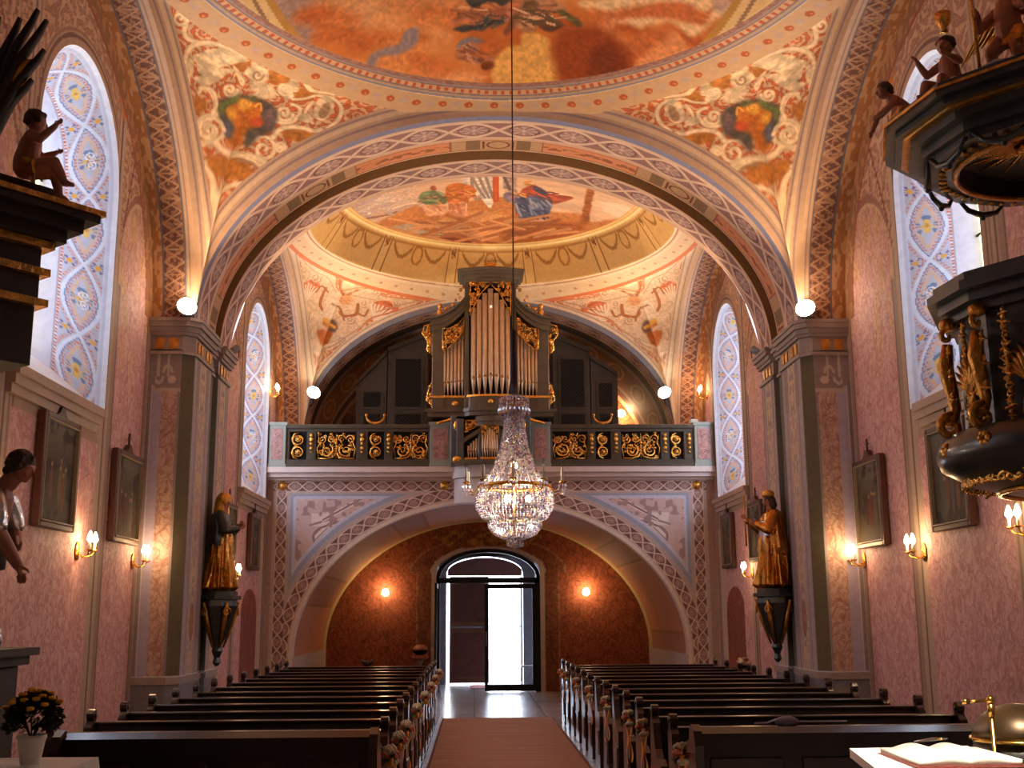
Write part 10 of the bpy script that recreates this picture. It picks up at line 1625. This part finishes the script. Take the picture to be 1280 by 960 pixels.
# ---------------- chandelier
ch=thing('crystal_chandelier','large crystal bead chandelier with candle arms hanging on a long cable','chandelier',(.345,9.75,2.24))
hx,hy=0,0
def H(z):return z-2.24
mb=MB();mb.tube([(0,0,H(3.55)),(0,0,H(9.03))],.007,6);mb.build('cable',mat('dark_red_cable',(84,30,22),.6),ch)
mb=MB();mb.tube([(0,0,H(3.55)),(0,0,H(4.15))],[.034,.026],10);mb.build('cable_sleeve',mat('dark_velvet_sleeve',(54,30,34),.8),ch)
mb=MB();mb.tube([(0,0,H(2.30)),(0,0,H(3.56))],.012,8);mb.build('stem',M['gold'],ch)
def crystal():
    m,nt,b=newmat('cut_crystal');N=nt.nodes;L=nt.links;g=N.new('ShaderNodeNewGeometry')
    w=N.new('ShaderNodeTexWhiteNoise');w.noise_dimensions='1D';L.new(g.outputs['Random Per Island'],w.inputs['W'])
    cr=N.new('ShaderNodeValToRGB');e=cr.color_ramp.elements;e[0].position=0;e[0].color=lin(232,216,226);e[1].position=1;e[1].color=lin(255,255,255)
    for p,c in((.2,(206,150,160)),(.32,(244,240,246)),(.55,(170,176,214)),(.66,(250,246,240)),(.82,(250,222,150)),(.88,(150,140,160))):  # random bead tints put the sparkle of clear glass into the colour
        q=e.new(p);q.color=lin(*c)
    cr.color_ramp.interpolation='CONSTANT';L.new(w.outputs['Value'],cr.inputs[0]);L.new(cr.outputs[0],b.inputs['Base Color']);setb(b,Roughness=.08);b.inputs['Coat Weight'].default_value=1;b.inputs['Specular IOR Level'].default_value=1
    t=N.new('ShaderNodeBsdfTranslucent');L.new(cr.outputs[0],t.inputs[0]);mx=N.new('ShaderNodeMixShader');mx.inputs[0].default_value=.4;L.new(b.outputs[0],mx.inputs[1]);L.new(t.outputs[0],mx.inputs[2]);L.new(mx.outputs[0],nt.nodes['Material Output'].inputs[0]);return m
M['crystal']=crystal()
def strands(name,prof,n,bead,parent,step=None,jit=0):
    """strings of beads following a profile (r,z)"""
    P=resample(np.array(prof),200);d=np.concatenate([[0],np.cumsum(np.hypot(np.diff(P[:,0]),np.diff(P[:,1])))]);step=step or bead*1.9;k=int(d[-1]/step);mb=MB();R=random.Random(len(name)+n)
    for j in range(n):
        A=2*PI*j/n
        for i in range(k+1):
            s=i*d[-1]/k;r=np.interp(s,d,P[:,0]);z=np.interp(s,d,P[:,1]);b=bead*R.uniform(.75,1.15);a=A+R.uniform(-jit,jit);mb.octa((r*math.cos(a),r*math.sin(a),H(z)),b,0,1.2)
    o=mb.build(name,M['crystal'],parent);return o
pc=strands('crown_beads',[(.075,3.55),(.125,3.53),(.13,3.46),(.11,3.42)],30,.009,ch)
strands('cone_beads',[(.075,3.45),(.085,3.30),(.12,3.10),(.18,2.93),(.265,2.79)],48,.0095,ch,None,.02)
strands('inner_cone_beads',[(.055,3.42),(.07,3.2),(.12,2.95),(.2,2.78)],20,.010,ch,None,.03)
strands('upper_bowl_beads',[(.30,2.76),(.335,2.68),(.33,2.58),(.28,2.50),(.21,2.47)],64,.0105,ch,None,.015)
strands('lower_bowl_beads',[(.23,2.50),(.225,2.42),(.18,2.36),(.10,2.325),(.05,2.32)],48,.0105,ch,None,.02)
strands('tassel_beads',[(.07,2.34),(.068,2.26)],22,.008,ch);strands('inner_tassel_beads',[(.035,2.34),(.034,2.25)],12,.008,ch)
mb=MB()
for k in range(24):
    a=2*PI*k/24;mb.octa((.135*math.cos(a),.135*math.sin(a),H(3.42)),.013,0,2.4)
mb.build('crown_drops',M['crystal'],ch)
for zz,r,nm in((2.765,.305,'gilded_hoop'),(3.50,.115,'crown_hoop'),(2.49,.215,'lower_hoop')):
    mb=MB();mb.tube([(r*math.cos(2*PI*k/48),r*math.sin(2*PI*k/48),H(zz)) for k in range(49)],.017 if zz<3 and zz>2.6 else .007,8,False);mb.build(nm,M['gold'],ch)
for k in range(10):
    a=2*PI*k/10+.25;c,s=math.cos(a),math.sin(a);mb=MB();mb.tube([(.30*c,.30*s,H(2.76)),(.36*c,.36*s,H(2.70)),(.41*c,.41*s,H(2.72)),(.43*c,.43*s,H(2.78))],.007,7);mb.lathe([(.010,0),(.032,.012),(.034,.018),(.01,.02)],(.43*c,.43*s,H(2.775)),12);ar=mb.build('candle_arm',M['gold'],ch)
    mb=MB();mb.lathe([(.012,.02),(.012,.135),(.009,.14)],(.43*c,.43*s,H(2.775)),10);mb.build('candle_tube',M['candle'],ar)
    mb=MB();mb.lathe([(.008,.14),(.016,.155),(.014,.17),(.004,.19),(0,.195)],(.43*c,.43*s,H(2.775)),10);mb.build('bulb',M['clear'],ar)
    mb=MB()
    for j in range(8):
        b=j*PI/4;mb.octa((.43*c+.032*math.cos(b),.43*s+.032*math.sin(b),H(2.755)),.008,0,2);mb.octa((.43*c+.025*math.cos(b),.43*s+.025*math.sin(b),H(2.72)),.007,0,1.6)
    mb.build('drop_beads',M['crystal'],ar)

for k in range(3):
    a=2*PI*k/3;mb=MB();mb.sphere((.12*math.cos(a),.12*math.sin(a),H(2.66)),.03,12,8);mb.build('inner_bulb',M['bulb'],ch)
mb=MB();mb.sphere((0,0,H(2.95)),.03,12,8);mb.build('inner_bulb',M['bulb'],ch)
EXPO=0.25
CHANCEL=1700
WARM=(1,.70,.42)
# (position, watts) of the lamps that light their surroundings
LAMPS=[((-3.30,12.9,5.5),5),((3.92,12.9,5.5),5),((-3.1,21.6,5.9),7),((3.7,21.6,5.9),7),((3.4,25.75,6.2),28),((-3.6,20.95,5.9),7),((4.25,21.4,5.95),7)]
for p in((-3.62,11.16,2.4),(-3.55,12.9,2.45),(-3.62,18.1,2.4),(4.2,12.98,2.45),(4.28,11.31,2.38),(4.28,18.46,2.4),(4.28,9.07,2.44),(-3.62,9.05,2.4)): LAMPS.append((p,5 if 12.8<p[1]<13.2 else 9))
for p in((-1.99,25.72,2.25),(2.51,25.72,2.25)): LAMPS.append((p,12))
# floods: position, direction, watts, cone
SPOTS=[((-3.25,12.9,5.35),(.62,-.40,.68),300,130),((3.87,12.9,5.35),(-.62,-.40,.68),300,130),
 ((-3.0,21.5,6.0),(.62,-.62,.5),330,125),((3.6,21.5,6.0),(-.62,-.62,.5),330,125),
 ((-3.05,15.55,5.4),(.62,.3,.75),230,120),((3.70,15.55,5.4),(-.62,.3,.75),230,120)]
# ================= daylight, lamps and camera
w=bpy.data.worlds.new('daylight');bpy.context.scene.world=w;w.use_nodes=True
bgn=w.node_tree.nodes['Background'];bgn.inputs[0].default_value=lin(214,228,255);bgn.inputs[1].default_value=12.0
def area(name,loc,rot,sx,sy,power,col,portal=False):
    l=bpy.data.lights.new(name,'AREA');l.shape='RECTANGLE';l.size=sx;l.size_y=sy;l.energy=power;l.color=col
    if portal:l.cycles.is_portal=True
    o=bpy.data.objects.new(name,l);C.objects.link(o);o.location=loc;o.rotation_euler=rot;return o
for side,sx in(('L',-1),('R',1)):
    X2=(XL if side=='L' else XR)+sx*.72
    for wv in WIN[side]:
        area('sky_portal',(X2,(wv[0]+wv[1])/2,5.5),(0,-sx*PI/2 if False else (PI/2 if sx>0 else -PI/2),0),2.9,1.3,1,(1,1,1),True)
area('sky_portal',(.3,29.3,1.6),(-PI/2,0,0),2.0,3.2,1,(1,1,1),True)
sun=bpy.data.lights.new('sun','SUN');sun.energy=12;sun.angle=.01;so=bpy.data.objects.new('sun',sun);C.objects.link(so);so.rotation_euler=Euler((math.radians(48),0,0));
# area lights added where unseen chancel windows would be
for x,rz in((-4.1,-PI/2),(4.6,PI/2)):
    area('chancel_fill_light',(x,.5,4.6),(0,rz,0),3.2,1.6,CHANCEL,(.82,.88,1.0))
def point(name,loc,power,col=(1,.62,.30),r=.06):
    l=bpy.data.lights.new(name,'POINT');l.energy=power;l.color=col;l.shadow_soft_size=r
    o=bpy.data.objects.new(name,l);C.objects.link(o);o.location=loc;return o
for p,e in LAMPS: point('lamp_light',p,e)
for p,d,e,cone in SPOTS:
    l=bpy.data.lights.new('flood_beam','SPOT');l.energy=e;l.color=WARM;l.spot_size=math.radians(cone);l.spot_blend=.9;l.shadow_soft_size=.10
    o=bpy.data.objects.new('flood_beam',l);C.objects.link(o);o.location=p;o.rotation_euler=Vector(d).to_track_quat('-Z','Y').to_euler()
for k in range(3): point('chandelier_light',(.345+.12*math.cos(2*PI*k/3),9.75+.12*math.sin(2*PI*k/3),2.60),9,(1,.9,.78),.03)
point('chandelier_light',(.345,9.75,2.95),9,(1,.9,.78),.03)
point('chandelier_light',(.345,9.75,3.22),6,(1,.9,.78),.02)  # added light without a bulb, brightens the upper bead cone
l=bpy.data.lights.new('book_fill_spot','SPOT');l.energy=2600;l.color=(1,.86,.68);l.spot_size=math.radians(34);l.spot_blend=.6;l.shadow_soft_size=.15  # unseen spot added to brighten the book and its stand
o=bpy.data.objects.new('book_fill_spot',l);C.objects.link(o);o.location=(1.4,2.4,6.0);o.rotation_euler=(Vector((1.8,4.45,1.1))-Vector((1.4,2.4,6.0))).to_track_quat('-Z','Y').to_euler()
cam=bpy.data.cameras.new('camera');co=bpy.data.objects.new('camera',cam);C.objects.link(co);bpy.context.scene.camera=co
cam.sensor_width=36;cam.lens=1420/1280*36;cam.clip_start=.05;cam.clip_end=200
yaw,pit,rol=math.radians(1.92622),math.radians(11.45391),math.radians(-.34377)
f=Vector((math.sin(yaw)*math.cos(pit),math.cos(yaw)*math.cos(pit),math.sin(pit)));rt=Vector((math.cos(yaw),-math.sin(yaw),0));up=rt.cross(f)
r2=rt*math.cos(rol)+up*math.sin(rol);u2=-rt*math.sin(rol)+up*math.cos(rol)
co.matrix_world=Matrix(((r2.x,u2.x,-f.x,0),(r2.y,u2.y,-f.y,0),(r2.z,u2.z,-f.z,EYE),(0,0,0,1)))
sc=bpy.context.scene
sc.view_settings.view_transform='Standard';sc.view_settings.look='None';sc.view_settings.gamma=1;sc.view_settings.use_curve_mapping=False
sc.view_settings.exposure=EXPO
sc.cycles.use_denoising=True;sc.cycles.sample_clamp_indirect=6;sc.cycles.max_bounces=8;sc.cycles.transparent_max_bounces=12
